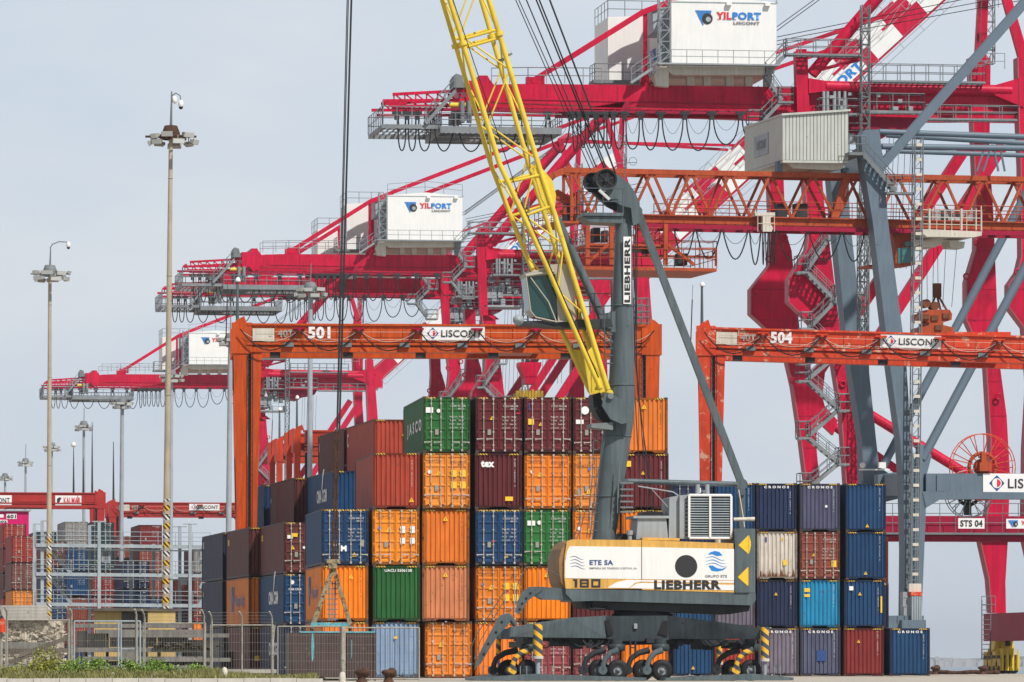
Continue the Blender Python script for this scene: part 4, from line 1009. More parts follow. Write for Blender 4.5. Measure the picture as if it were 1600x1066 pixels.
b = MB()
for x in (985, 993): b.tube(P(x, 1000, -1.9), P(x, 1024, -1.9), .04, n=6)
b.path([P(985, 1012, -1.9), P(993, 1012, -1.9)], .03, 5); poly(b, [(860, 998), (1180, 1000), (1170, 1008), (1120, 1010), (1085, 1006), (985, 1008), (900, 1008), (870, 1006)], -.9, .9)
b.build('underbody_piping', M['dark'], hc)
b = MB()
for x in (902, 988): pass
poly(b, [(945, 970), (952, 968), (958, 990), (950, 994)], -1.42, -1.36); poly(b, [(1028, 990), (1036, 970), (1043, 970), (1043, 994)], -1.42, -1.36); b.build('recess_shade', M['black'], hc)  # black plates paint the shade of recesses on the flat chassis face
b = MB(); c = P(993, 978, -1.4); b.box(c.x - .07, -1.45, c.z - .12, c.x + .07, -1.36, c.z + .1); b.build('number_plate', M['galv'], hc)
# boarding stairs at the left end
b = MB(); LG = [(781, 962), (793, 958), (800, 966), (793, 978), (778, 993), (765, 1014), (752, 1036), (741, 1046), (749, 1022), (765, 990)]
poly(b, LG, -1.6, -1.5); poly(b, LG, -.8, -.7)
for i in range(7):
    q = i / 6; p_ = P(786 - 40 * q, 968 + 70 * q, -1.5); b.box(p_.x - .12, -1.5, p_.z, p_.x + .14, -.8, p_.z + .03)
b.tube(P(793, 960, -1.4), P(806, 978, -1.4), .12, n=10)
lo_ = b.build('lower_stairs', M['cgrey'], hc)
for x, y in ((784, 972), (775, 988), (763, 1006), (756, 1022)): c = P(x, y, -1.6); MB().disc(c, .055, -1.625, -1.6, 12).build('hole_shade_disc', M['black'], lo_)  # black discs paint the dark inside of holes, the plates are solid
for x, y in ((829, 927), (822, 935), (816, 943), (812, 952)): c = P(x, y, -1.6); MB().disc(c, .05, -1.625, -1.6, 12).build('hole_shade_disc', M['black'], lo_)
b_ = MB(); rq = random.Random(4)
for i in range(46):
    x = rq.choice((rq.uniform(800, 930), rq.uniform(1045, 1180), rq.uniform(920, 1060))); y = rq.uniform(996, 1010); t = rq.uniform(-1.6, 1.8); c = P(x, y, t); b_.cbox(c, rq.uniform(.15, .7), rq.uniform(.3, .8), rq.uniform(.12, .34))
for i in range(10): x = rq.uniform(800, 1160); b_.path(sag(P(x, 1000, -1.7), P(x + rq.uniform(14, 34), 1001, -1.7), rq.uniform(.12, .35)), .025, 5)
b_.build('underbody_machinery', M['dark'], hc)
b = MB()
b = MB(); UG = [(817, 924), (828, 917), (850, 917), (848, 922), (838, 929), (826, 938), (820, 946), (812, 960), (806, 957), (809, 939)]
poly(b, UG, -1.6, -1.5); poly(b, UG, -.8, -.7); poly(b, [(847, 917), (886, 920), (900, 938), (848, 937), (838, 931)], -1.55, -.75)
for i in range(5): p_ = P(826 - 14 * i / 4, 924 + 30 * i / 4, -1.5); b.box(p_.x - .1, -1.5, p_.z, p_.x + .14, -.8, p_.z + .03)
b.build('upper_stairs', M['cgrey'], hc)
b = MB()
for o in (-1.62, -.7):
    b.path([P(737, 1042, o), P(737, 1010, o), P(743, 995, o), P(787, 926, o), P(795, 925, o)], .022, 5); b.path([P(741, 1030, o), P(751, 1000, o), P(790, 935, o)], .018, 5)
    b.path([P(806, 945, o), P(808, 915, o), P(822, 886, o), P(826, 885, o)], .022, 5); b.path([P(842, 917, o), P(842, 883, o), P(875, 900, o)], .018, 5); b.path([P(856, 917, o), P(856, 884, o)], .018, 5)
b.path([P(892, 862, -1.6), P(906, 830, -1.6), P(914, 800, -1.6), P(920, 798, -1.6)], .02, 5); b.path([P(886, 868, -1.6), P(900, 832, -1.6), P(908, 805, -1.6)], .02, 5)
b.build('hand_rail', M['cgrey'], hc)
bpy.data.objects.remove(boom)

# ------------------------------------------------------------------ chain, lifting triangle and steel skip
GF_ = Frame(520, 244, 6.0); G = GF_.p
gr = thing('lifting_triangle', 'rusty cream triangular lifting frame hanging on a heavy chain in front of the orange container', 'lifting frame', GF_.loc, GF_.yaw)
b = MB(); zt, zb = G(526, 672).z, G(521, 878).z; n = 60
for s_ in range(2):
    for i in range(n):
        q = i / n; c = Vector((G(526.5 - 4.5 * q, 672).x + (s_ - .5) * .13 + .02 * math.sin(i * .7), (s_ - .5) * .12, zt + (zb - zt) * q))
        if i % 2: b.box(c.x - .055, c.y - .02, c.z - .10, c.x + .055, c.y + .02, c.z + .03)
        else: b.box(c.x - .02, c.y - .055, c.z - .10, c.x + .02, c.y + .055, c.z + .03)
        b.box(c.x - .03, c.y - .03, c.z - .1, c.x + .03, c.y + .03, c.z + .02)
b.build('chain', M['rustiron'], gr)
b = MB(); poly(b, [(511, 874), (531, 874), (531, 880), (527, 880), (527, 888), (514, 888), (514, 880), (511, 880)], -.22, .22, fr=GF_); b.build('swivel_block', M['rustpaint'], gr)
for ex in (487, 549):
    b = MB(); b.beam(G(521, 886), G(ex, 982), .17, .20); b.build('leg', M['rustpaint'], gr)
b = MB(); b.beam(G(486, 976), G(550, 976), .18, .16); b.build('cross_bar', M['cyan'], gr)
b = MB(); 
for x in (514, 519, 524): b.tube(G(x, 908, .1), G(x, 970, .1), .03, n=5)
for y in range(912, 970, 8): b.tube(G(511, y, .1), G(528, y, .1), .022, n=5)
b.build('grating', M['galv_dark'], gr)
for ex in (487, 547): MB().beam(G(ex, 978), G(ex, 989), .14, .10).build('shackle', M['rustiron'], gr)
sk = thing('steel_skip', 'brown steel skip with cyan paint runs, standing under the lifting triangle', 'skip', GF_.loc, GF_.yaw)
x0, x1 = GF_.x(449), GF_.x(585); z1 = G(500, 989).z
b = MB(); b.box(x0, -.9, .08, x1, -.82, z1); b.box(x0, .82, .08, x1, .9, z1); b.box(x0, -.82, .08, x0 + .08, .82, z1); b.box(x1 - .08, -.82, .08, x1, .82, z1); b.box(x0, -.82, .08, x1, .82, .16)
for x in (451, 534, 541, 583): b.box(GF_.x(x) - .05, -.96, .0, GF_.x(x) + .05, -.9, z1 - .05)
for y in (-.7, .6): b.box(x0 + .3, y, 0, x1 - .3, y + .15, .08)
b.build('skip_body', M['grabbrown'], sk)
b = MB(); b.box(GF_.x(468), -.93, z1, GF_.x(583), -.8, z1 + .06); b.build('top_rim', M['cyan'], sk)
b = MB(); poly(b, [(487, 990), (489.5, 990), (491, 1010), (489.5, 1030), (487, 1036), (486, 1010)], -.915, -.9, fr=GF_); poly(b, [(549, 1000), (550, 1000), (550, 1025), (549, 1030)], -.915, -.9, fr=GF_); b.build('paint_run', M['cyan'], sk)
# ------------------------------------------------------------------ rubber tyred gantry cranes
def logo_lis(x, y, z, s, parent, faded=False):
    """diamond emblem: two coloured triangles round a half red, half pale disc"""
    b = MB()
    b.prism([(x, z - s), (x + s, z), (x, z + s), (x - s, z)], y - .01, y, 0)
    b.disc((x, 0, z), s * .62, y - .016, y - .01, 20, 1)
    pts = [(x, z - s * .5)] + [(x + s * .5 * math.cos(a), z + s * .5 * math.sin(a)) for a in [(-math.pi / 2) + math.pi * i / 10 for i in range(11)]] + [(x, z + s * .5)]
    b.prism(pts, y - .022, y - .016, 2)
    return b.build('emblem', [M['blu'] if not faded else M['mgr'], M['wht'], M['rdl']], parent)
def sign_lis(x0, x1, z0, z1, y, parent, m='wht', nm='name_sign', word='LISCONT', faded=False):
    s = MB().box(x0, y, z0, x1, y + .03, z1).build(nm, M[m], parent); h = z1 - z0
    logo_lis(x0 + h * .75, y - .004, (z0 + z1) / 2, h * .42, s, faded)
    text(word, x0 + h * 1.35, y - .03, z0 + h * .24, (x1 - x0) - h * 1.55, h * .5, M['blk'], s, .012); return s
def rtg(name, label, px, Y, yaw, span, H0, mat, number, sign_at, fr_leg=6.4, mast=True, detail=True, slim=False, tons='40T', grp='gantry cranes over the stacks'):
    """x from the left end of the beam; H0 top of the beam"""
    fr = Frame(px, Y, yaw); o = thing(name, label, 'gantry crane', fr.loc, fr.yaw, grp); m = M[mat]; W = span; z1 = H0; z0 = H0 - 1.7
    for t in (0.0, fr_leg):
        b = MB(); b.box(1.0, t, z0 + .62, W - 1.0, t + .9, z1 - .12); b.box(.9, t - .12, z1 - .12, W - .9, t + 1.02, z1); b.box(.9, t - .14, z0 + .42, W - .9, t + 1.04, z0 + .55)
        b.box(.9, t - .05, z0, W - .9, t + .95, z0 + .3)
        b.box(1.1, t + .15, z0 + .3, W - 1.1, t + .8, z0 + .42)
        for i in range(1, 18): x = 1 + (W - 2) * i / 18; b.box(x - .02, t - .05, z0 + .55, x + .02, t, z1 - .12)
        for x in (2.6, W - 3.2): b.box(x, t - .10, z0 + .45, x + .06, t - .05, z1 - .12)
        g_ = b.build('beam', m, o)
        if detail and t == 0:
            b = MB(); n = 7; HX = lambda i: .5 + (W - 1.0) * i / 7
            for i in range(n):
                b.path(sag((HX(i), -.42, z1 - .35), (HX(i + 1), -.42, z1 - .35), 1.28), .04, 5)
            b.build('festoon_cable', M['black'], o)
            b = MB()
            for i in range(1, n): x = HX(i); b.box(x - .35, -.42, z1 - .34, x + .35, -.05, z1 - .25); b.box(x - .1, -.46, z1 - .45, x + .1, -.36, z1 - .3)
            b.build('cable_hanger', M['red_dark'] if mat == 'orange' else m, o)
            b = MB()
            for i in range(n):
                xa, xb = HX(i) + .2, HX(i + 1) - .2; b.path(sag((xa, -.3, z1 - .55), (xb, -.3, z1 - .55), .55), .014, 4)
            for z in (z1 - .5, z1 - .95): b.tube((1.5, -.22, z), (W - 1.5, -.22, z), .012, n=4)
            b.build('signal_cable', M['beige'], o)
            b = MB()
            for i in range(6): x = 3.4 + (W - 5) * i / 6; b.box(x - .3, -.3, z0 + .3, x + .3, -.05, z0 + .55); 
            b.build('beam_lamp', M['galv_dark'], o)
            b = MB()
            for i in range(5): x = 2.6 + (W - 4) * i / 5; b.box(x - .3, .1, z0 - .32, x + .3, .6, z0)
            b.build('floodlight', M['dark'], o)
            s = MB().box(1.25, -.12, z1 - 1.05, 2.55, -.06, z1 - .3).build('end_panel', M['beige'], o)
            if tons: text(tons, 2.75, -.07, z1 - .82, .95, .46, M['gry'], g_, .03)
            if number: text(number if isinstance(number, str) else number[0], 4.55 if isinstance(number, str) else number[1], -.07, z1 - .9, 1.35, .72, M['wht'], g_, .045)
            if sign_at: sign_lis(sign_at, sign_at + 3.75, z1 - .98, z1 - .14, -.075, g_)
    for sx in (0, 1):
        X = (lambda x: x) if not sx else (lambda x: W - x)
        for t in (0.0, fr_leg):
            b = MB()
            def slab(xt0, xt1, xb0, xb1, ta, tb, tb0, tb1, zt, zb):
                vs = [(X(xt0), ta, zt), (X(xt1), ta, zt), (X(xt1), tb, zt), (X(xt0), tb, zt), (X(xb0), tb0, zb), (X(xb1), tb0, zb), (X(xb1), tb1, zb), (X(xb0), tb1, zb)]
                b.add(vs, [(0, 1, 2, 3), (4, 7, 6, 5), (0, 4, 5, 1), (1, 5, 6, 2), (2, 6, 7, 3), (3, 7, 4, 0)])
            slab(.12, .95 if not slim else .58, .45 if not slim else .2, .95 if not slim else .58, t - .02, t + .92, t + .1, t + .8, z0 + .05, 1.7)
            b.box(min(X(0), X(1.2)), t - .08, z0 - .1, max(X(0), X(1.2 if not slim else .62)), t + 1.0, z1 + .05)
            b.prism([(X(.1), z1), (X(.9), z1), (X(.75), z1 + .45), (X(.35), z1 + .25)], t + .2, t + .7)
            b.build('leg', m, o)
            for dx in (-.9, .9): MB().disc((X(.9) + dx * .9, 0, .76), .75, t + .1, t + .7, 24).build('wheel', M['black'], o)
        b = MB(); b.box(min(X(.3), X(1.5)), 0, 1.35, max(X(.3), X(1.5)), fr_leg + .9, 2.0); b.box(min(X(.4), X(1.3)), .9, z0 + .1, max(X(.4), X(1.3)), fr_leg, z0 + .7); b.build('sill_beam', m, o)
        b = MB(); b.tube((X(1.0), -.12, 1.9), (X(.98), -.12, z0 - .1), .03, n=5); b.tube((X(1.2), -.12, 1.9), (X(1.25), -.12, z0 - .1), .03, n=5)
        nst = 48
        for i in range(nst): z = 1.9 + (z0 - 2.0) * i / nst; q = i / nst; b.tube((X(1.0 - .02 * q), -.12, z), (X(1.2 + .05 * q), -.12, z), .02, n=4)
        b.beam((X(1.1), 0.25, 1.9), (X(1.12), 0.25, z0 - .1), .3, .1); b.build('ladder', M['dark'], o)
        b = MB(); b.beam((X(1.22), .45, 1.9), (X(1.48), .45, z0 + .2), .2, .7, 0, .62, .8); b.build('leg', m, o) if not slim else None
    if mast:
        b = MB(); b.tube((.35, .4, z1), (.35, .4, z1 + 2.5), .10, .07, 10); b.build('aerial_mast', M['cgrey'], o)
        b = MB(); b.lathe((.38, .4, z1 + 2.6), [(.02, .2), (.11, .14), (.16, 0), (.16, -.08), (.02, -.12)], 'z', 16); b.build('radar_dome', M['white'], o)
        b = MB(); b.tube((-.35, .4, z1 - 1.2), (-.25, .4, z1 + 1.7), .035, n=6); b.tube((-.25, .4, z1 + 1.7), (-.22, .4, z1 + 2.6), .015, n=5); b.build('aerial', M['dark'], o)
        for xx, tt in ((W - 1.2, .2), (W - 1.0, fr_leg)):
            b = MB()
            for a in range(8): c = Vector((xx + .5 * math.cos(a * .785), tt + .5 * math.sin(a * .785), z1)); b.tube(c, c + Vector((0, 0, 1.6)), .025, n=4)
            for z in (.1, .45, .8, 1.15, 1.6): b.ring((xx, tt, z1 + z), .5, .022, 'z', 14, 4)
            b.build('ladder_cage', M['galv_dark'], o)
    # trolley on the rails between the beams, with a hoisting frame
    b = MB(); tx = W * .66; b.box(tx - 2, 1.0, z1 - .9, tx + 2, fr_leg - .1, z1 - .3); b.box(tx - 1.2, 1.5, z1 - 1.6, tx + 1.2, fr_leg - .8, z1 - .9)
    b.build('trolley', m, o)
    return o, fr
r1, f501 = rtg('gantry_crane', 'bright orange gantry crane numbered 501 straddling the middle stack', 362, 340, 3.6, 25.8, 21.1, 'orange', '501', 11.4)
r2, f504 = rtg('gantry_crane', 'faded orange red gantry crane numbered 504 with peeling paint on the right', 1088, 352, -1.5, 26.5, 21.62, 'orange_worn', ('504', 4.6), 11.4)
for o_ in [c for c in bpy.data.objects if c.parent == r2 and c.name.split('.')[0] in ('beam', 'festoon_cable', 'cable_hanger', 'signal_cable', 'beam_lamp', 'floodlight', 'end_panel')]:
    A_ = R(1.7); o_.rotation_euler = (0, A_, 0); o_.location = (-21.6 * math.sin(A_), 0, 21.6 - 21.6 * math.cos(A_))      # the beam hangs lower at its far end
# far ones
r3, f3 = rtg('gantry_crane', 'distant brick red gantry crane with two white signs on its beam, at the left edge', -178, 640, 8.0, 24.7, 20.2, 'rtgred', None, None, detail=False, mast=False)
sign_lis(9.9, 14.1, 18.75, 19.85, -.08, r3); s = MB().box(19.0, -.08, 18.75, 21.95, -.05, 19.85).build('maker_sign', M['wht'], r3)
text('KALMAR', 19.95, -.11, 18.95, 1.9, .7, M['rdl'], s, .02); MB().prism([(19.2, 19.0), (19.4, 18.95), (19.7, 19.6), (19.5, 19.65), (19.2, 19.5)], -.10, -.08).build('emblem', M['blk'], s)
for x, z, hh in ((20.8, 20.2, 5.3), (21.9, 20.2, 4.0), (22.9, 20.2, 8.0)): MB().tube((x + .3, .4, z), (x + .3, .4, z + hh), .12, .03, 6).build('aerial', M['dark'], r3)
MB().ball((21.1, .4, 25.6), .3, 10, 6).build('radar_dome', M['white'], r3)
r4, f4 = rtg('gantry_crane', 'distant red gantry crane marked 40T between the striped masts', 170, 700, 8.0, 26.0, 20.75, 'rtgred', None, 9.9, detail=True, mast=False)
MB().tube((.6, .4, 20.7), (.6, .4, 28.2), .14, .04, 6).build('aerial', M['dark'], r4)
# two orange gantry cranes seen end on, behind the brown stacks
for i, (px, top, Y, lab) in enumerate(((431, 688, 480, 'orange red gantry crane end with aerial, nearest the grey pole'), (458, 672, 455, 'orange red gantry crane end with tilted bracket, touching the grey pole'))):
    H_ = (HY - top) * Y / F + EYE
    o_, f_ = rtg('gantry_crane', lab, px, Y, 8.0, 24.0, H_, 'redor', None, None, detail=False, mast=True, slim=True)
    o_.location.x -= 0
# ------------------------------------------------------------------ crimson ship to shore cranes
SA = Frame(900, 431, 8.1); A = SA.p
SYW = SA.yaw
def spoly(b, pts, t0, t1, mi=0): q = [A(x, y, t0) for x, y in pts]; b.prism([(v.x, v.z) for v in q], t0, t1, mi)
TB = 14.0                                # distance between the near and far frames along the quay
sts = thing('quay_crane', 'nearest crimson quay crane with the largest white machinery house, at top right', 'quay crane', SA.loc, SA.yaw, 'crimson quay cranes')
Zg0, Zg1 = A(1000, 167).z, A(1000, 134).z
# girders
for t in (0.0, 6.2):
    b = MB(); pts = [(736, 137), (780, 132), (825, 131), (1640, 141), (1640, 176), (1500, 178), (1230, 176), (980, 167), (780, 160), (736, 156)]
    q = [A(x, y, 0) for x, y in pts]; b.prism([(v.x, v.z) for v in q], t, t + 1.2)
    b.box(q[0].x, t - .25, A(1000, 171).z - .05, q[3].x, t + .2, A(1000, 171).z + .08)
    b.build('girder', M['red'], sts)
b = MB(); z = A(1000, 176).z; b.box(A(610, 160).x, -.9, z - .12, A(1230, 160).x, -.7, z + .05); b.box(A(690, 160).x, -.25, z, A(1230, 160).x, .05, z + .12)
for i in range(26): x = A(760 + i * 18, 160).x; b.box(x - .05, -.8, z, x + .05, 0, z + .2)
b.build('festoon_rail', M['red_dark'], sts)
b = MB()
for (x, y) in ((760, 112), ): spoly(b, [(728, 126), (748, 126), (749, 118), (762, 118), (765, 124), (773, 134), (774, 150), (766, 162), (754, 170), (744, 158), (729, 168)], -.5, 7.6)
b.build('girder_end', M['red'], sts)
b = MB()
for t in (-.2, 7.2):
    def A0(x, y): v = A(x, y, 0); return Vector((v.x, t, v.z))
    b.beam(A0(613, 148), A0(730, 142), .22); b.beam(A0(598, 158), A0(730, 157), .22); b.beam(A0(606, 166), A0(730, 166), .2)
    for i in range(7): x = 615 + i * 17; b.beam(A0(x, 147), A0(x + 14, 158), .1); b.beam(A0(x, 147), A0(x, 158), .1)
for x in (600, 640, 690): b.beam(A(x, 158, -.2), A(x, 158, 7.2), .2)
b.build('rear_truss', M['red'], sts)
# rear service platforms
b = MB()
def deck(x0, x1, y, t0, t1, hh=.28, rail_=1.2, sides=(1, 1, 1, 1)):
    a, e = A(x0, y, t0), A(x1, y, t0)
    for t in (t0, t1 - .12): b.box(a.x, t, a.z - hh, e.x, t + .12, a.z)
    for xx in (a.x, e.x - .12): b.box(xx, t0 + .12, a.z - hh, xx + .12, t1 - .12, a.z)
    n_ = max(2, int((e.x - a.x) / .42))
    for i in range(1, n_): xx = a.x + (e.x - a.x) * i / n_; b.box(xx - .05, t0 + .12, a.z - .12, xx + .05, t1 - .12, a.z - .05)
    for i in range(1, 4): tt = t0 + (t1 - t0) * i / 4; b.box(a.x + .12, tt - .03, a.z - .2, e.x - .12, tt + .03, a.z - .12)
    P4 = [Vector((a.x, t0, a.z)), Vector((e.x, t0, a.z)), Vector((e.x, t1, a.z)), Vector((a.x, t1, a.z))]
    for i in range(4):
        if sides[i]: b.rail([P4[i], P4[(i + 1) % 4]], rail_, 1.15, .034)
deck(597, 690, 194, -1.0, 8, .3, 1.35); deck(688, 878, 197, -1.2, 8, .5, 1.0)
z = A(700, 205).z; b.box(A(690, 205).x, -.8, z - .1, A(870, 205).x, -.4, z + .15); b.box(A(690, 205).x, 7.2, z - .1, A(870, 205).x, 7.6, z + .15); b.box(A(690, 205).x, 3.2, z - .1, A(870, 205).x, 3.5, z + .15)
for x in (598, 722, 733): b.tube(A(x, 158, -.9), A(x, 192, -.9), .07 if x < 700 else .2, n=6)
b.stair(A(665, 193, -1.2), A(712, 142, -1.2), .8)
b.build('rear_platform', M['galv_mid'], sts)
b = MB(); spoly(b, [(709, 122), (713, 115), (722, 118), (727, 137), (709, 137)], -1, 1.5); spoly(b, [(714, 172), (730, 172), (730, 187), (714, 187)], 0, 5); b.build('winch_unit', M['galv_dark'], sts)
b = MB(); b.tube(A(702, 164, -.6), A(728, 165, -.6), .2, n=10); b.build('buffer', M['yellow'], sts)
b = MB(); b.rail([A(768, 131, -.1), A(825, 130, -.1), A(940, 131, -.1)], 1.2, 1.6, .032); b.rail([A(768, 131, 7), A(825, 130, 7), A(940, 131, 7)], 1.2, 1.6, .032); b.build('girder_railing', M['galv'], sts)
# festoon loops
b = MB(); zf = A(1000, 177).z
xs = [620, 636, 652, 675, 712, 760, 812, 856, 893, 905, 917, 932, 946, 958, 976, 1001, 1032, 1070, 1112, 1157, 1200]
yy = [243, 243, 243, 243, 243, 243, 243, 243, 240, 235, 235, 235, 236, 236, 236, 237, 237, 237, 227, 225]
for i in range(len(xs) - 1):
    d = xs[i + 1] - xs[i]; a, e = A(xs[i] + 2, 177, -.85), A(xs[i + 1] - 2, 177, -.85); dz = (yy[i] - 178) * SA.m
    n = 16; W_ = e.x - a.x; pts = []
    for k in range(n + 1):
        u = k / n; xx = a.x + W_ * (.5 - .5 * math.cos(math.pi * u)) if d < 30 else a.x + W_ * (u * .6 + .4 * (.5 - .5 * math.cos(math.pi * u)))
        pts.append(Vector((xx, -.85, zf - dz * (math.sin(math.pi * u) ** (.55 if d > 30 else .38)))))
    b.path(pts, .055, 5)
    b.path(sag(a, e, dz * .55), .015, 4)
b.build('festoon_cable', M['black'], sts)
b = MB()
for x in xs: v = A(x, 177, -.85); b.cbox((v.x, -.85, v.z), .7, .3, .25); b.cbox((v.x, -.85, v.z - .3), .35, .25, .4)
b.build('cable_trolley', M['dark'], sts)
b = MB(); spoly(b, [(868, 176), (975, 174), (983, 166), (983, 158), (978, 158), (966, 178), (962, 184), (868, 184)], -.6, -.2); b.build('trolley_frame', M['red_dark'], sts)
# rear stays and machinery house
b = MB()
for t in (0.6, 6.6):
    b.beam(A(830, 128, t), A(1003, 20, t), .55, .42); b.beam(A(1003, 20, t), A(1052, 1, t), .55, .42); b.beam(A(1050, 0, t), A(1515, -178, t), .34)
    b.beam(A(1008, 20, t), A(1008, 118, t), .30, .30); spoly(b, [(1003, 116), (1013, 116), (1017, 133), (1000, 133)], t - .2, t + .2)
    b.cbox(A(836, 128, t), 1.4, .5, .7)
b.build('rear_stay', M['red'], sts)
HT = -1.4
def hblock(nm, x0, x1, y0, y1, t0, t1, gable=.35):
    k = MB(); a, e = A(x0, y1, t0), A(x1, y0, t0); mx = (a.x + e.x) / 2
    k.prism([(a.x, a.z), (e.x, a.z), (e.x, e.z), (mx, e.z + gable), (a.x, e.z)], t0, t1); return k, a, e
k, a, e = hblock('machinery_house', 1049, 1213, 4, 100, HT, 10.8); house_ = k.build('machinery_house', M['white'], sts)
bx = MB(); spoly(bx, [(1044, 101), (1212, 102), (1210, 114), (1195, 117), (1052, 117), (1040, 108)], HT + .1, 10.6)
spoly(bx, [(1022, 118), (1030, 104), (1045, 104), (1045, 136), (1026, 134)], HT + .2, HT + 1.2)
for x in (1074, 1100, 1135, 1165, 1195): spoly(bx, [(x, 116), (x + 11, 116), (x + 11, 139), (x, 139)], .2, 1)
bx.build('house_base', M['beige'], house_)
b = MB(); b.box(e.x - .05, HT - .02, e.z - .1, e.x + .1, HT + .2, e.z + .05); b.rail([(a.x, HT, e.z), ((a.x + e.x) / 2, HT, e.z + .35), (e.x, HT, e.z)], 1.2, 1.8, .03)
zz = A(1100, 101, HT).z; b.box(A(1020, 100).x, HT - 1.0, zz - .12, e.x + .1, HT, zz); b.rail([(A(1049, 101, HT - 1).x, HT - .98, zz), (e.x + .1, HT - .98, zz)], 1.0, 1.22, .026)
b.rail([(A(1016, 101, HT - 1).x, HT - .98, zz - .8), (A(1049, 101, HT - 1).x, HT - .98, zz)], 1.0, 1.0, .03)
b.lattice((a.x - .5, HT + .4, zz), (a.x - .5, HT + .4, e.z + .3), .8, .035, .8)
b.rail([(A(985, 129).x, -.5, A(985, 129).z), (A(1018, 107).x, -.5, A(1018, 107).z)], 1.1, 1, .03); b.beam(A(985, 130, -.5), A(1018, 108, -.5), .7, .2)
b.build('house_walkway', M['galv'], house_)
b = MB(); b.box(a.x - 1.1, .5, zz + 2.6, a.x, 4.5, zz + 4.4); b.box(a.x - .7, HT + 1.0, zz, a.x, HT + 2.2, zz + 3.5); b.build('ventilation_box', M['galv_light'], house_)
b = MB()
b.box(a.x, HT - .03, e.z - .12, e.x, HT, e.z - .04); b.build('cladding_seam', M['galv_light'], house_)
b = MB(); b.box(a.x + 4.2, HT - .3, e.z - .3, a.x + 4.6, HT, e.z - .05); b.box(e.x - .9, HT - .3, e.z - .3, e.x - .5, HT, e.z - .05); b.build('wall_lamp', M['white'], house_)
# second, smaller house behind
k, a2, e2 = hblock('rear_house', 950, 1030, 28, 128, 8.8, 15.5, .1); h2 = k.build('rear_house', M['white'], sts)
b = MB(); b.rail([(a2.x, 15.3, e2.z), (a2.x, 8.9, e2.z), (e2.x, 8.9, e2.z)], 1.3, 1.5, .03); z2 = A(950, 128, 8).z; b.box(a2.x - 1.5, 6.5, z2 - .25, e2.x, 8.9, z2); b.rail([(a2.x - 1.4, 8.9, z2), (a2.x - 1.4, 6.6, z2), (e2.x - 1, 6.6, z2)], 1.25, 1.2, .035); b.build('house_walkway', M['galv_dark'], h2)
# logo with lettering on the house front
def yil(xa, xb, ya, yb, t, parent, board=None):
    """triangle and ball emblem, red and blue serif word, small grey word underneath"""
    a_, e_ = A(xa, yb, t), A(xb, ya, t); w, h = e_.x - a_.x, e_.z - a_.z; y = t - .03; X = lambda u: a_.x + u * w; Z = lambda v: a_.z + v * h
    b = MB()
    for v0, v1 in ((.92, 1.0), (.82, .89), (.72, .79)):
        d0, d1 = (1 - v0) * .13, (1 - v1) * .13; b.prism([(X(d1), Z(v1)), (X(.25 - d1 * .3), Z(v1)), (X(.25 - d0 * .3), Z(v0)), (X(d0), Z(v0))], y - .01, y)
    b.prism([(X(.037), Z(.70)), (X(.14), Z(.70)), (X(.10), Z(.4)), (X(.13), Z(.05)), (X(.12), Z(0))], y - .01, y)
    b.build('triangle_emblem', M['sky'], parent)
    b = MB(); b.disc((X(.185), 0, Z(.46)), h * .36, y - .016, y - .01, 24); b.disc((X(.20), 0, Z(.42)), h * .17, y - .02, y - .016, 20, 1); b.build('ball_emblem', [M['drk'], M['galv_light']], parent)
    for s_, u0, u1, m_ in (('YIL', .32, .555, 'rdl'), ('PORT', .565, 1.0, 'sky')): 
        text(s_, X(u0), y - .02, Z(.42), (u1 - u0) * w, h * .50, M[m_], parent, .045)
        q = MB()
        n_ = len(s_)
        for i in range(n_):
            if s_[i] in 'YILPRT':
                cx_ = X(u0 + (u1 - u0) * (i + .5) / n_) - (0 if s_[i] in 'YIT' else w * .02); q.box(cx_ - w * .024, y - .02, Z(.42), cx_ + w * .024, y - .012, Z(.455))
        q.build('letter_serif', M[m_], parent)
    text('LISCONT', X(.58), y - .02, Z(.10), .40 * w, h * .20, M['mgr'], parent, .04)
yil(1086, 1189, 18, 40, HT, house_)
text('YILPORT', a.x - .02, HT + 9.5, zz + 1.0, 8.0, 1.0, M['sky'], house_, .05, rot=(0, 0, R(-90)))
b = MB()      # stiffeners and seams of the girder web
for x in range(800, 1240, 55): v = A(x, 150, -.02); b.box(v.x - .03, -.03, A(x, 164).z, v.x + .03, 0, A(x, 134).z)
v0, v1 = A(780, 158, 0), A(1240, 172, 0); b.beam(A(790, 155, -.03), A(1240, 165, -.03), .05, .06)
b.build('web_stiffener', M['red_dark'], sts)
# front portal post, tube tie and girder gear
b = MB()
for t in (-.6, 6.6): spoly(b, [(1243, 80), (1262, 81), (1265, 178), (1268, 268), (1284, 280), (1253, 280), (1246, 180)], t, t + 1.0)
b.beam(A(1252, 86, 0), A(1252, 86, 7), .8, .9); b.beam(A(1250, 84, -.4), A(1345, 91, -.4), .5, .4); b.beam(A(1270, 112, -.4), A(1345, 93, -.4), .25)
for t in (-.4, 7): b.tube(A(1268, 116, t), A(1515, -170, t), .46, n=14)
b.build('portal_post', M['red'], sts)
b = MB()
for t in (-.4, 7.0):
    b.tube(A(1290, 135, t), A(1580, 142, t), .42, n=14); spoly(b, [(1264, 122), (1300, 128), (1300, 141), (1264, 146)], t - .3, t + .3); spoly(b, [(1555, 133), (1600, 120), (1600, 168), (1555, 149)], t - .3, t + .3)
b.build('tube_tie', M['red'], sts)
b = MB()
deck(1228, 1345, 83, -1.6, -.6, .15, 1.1); b.stair(A(1196, 118, -1.4), A(1230, 84, -1.4), .8); b.stair(A(1222, 156, -1.4), A(1196, 118, -1.4), .8); b.stair(A(1190, 192, -1.4), A(1222, 158, -1.4), .8)
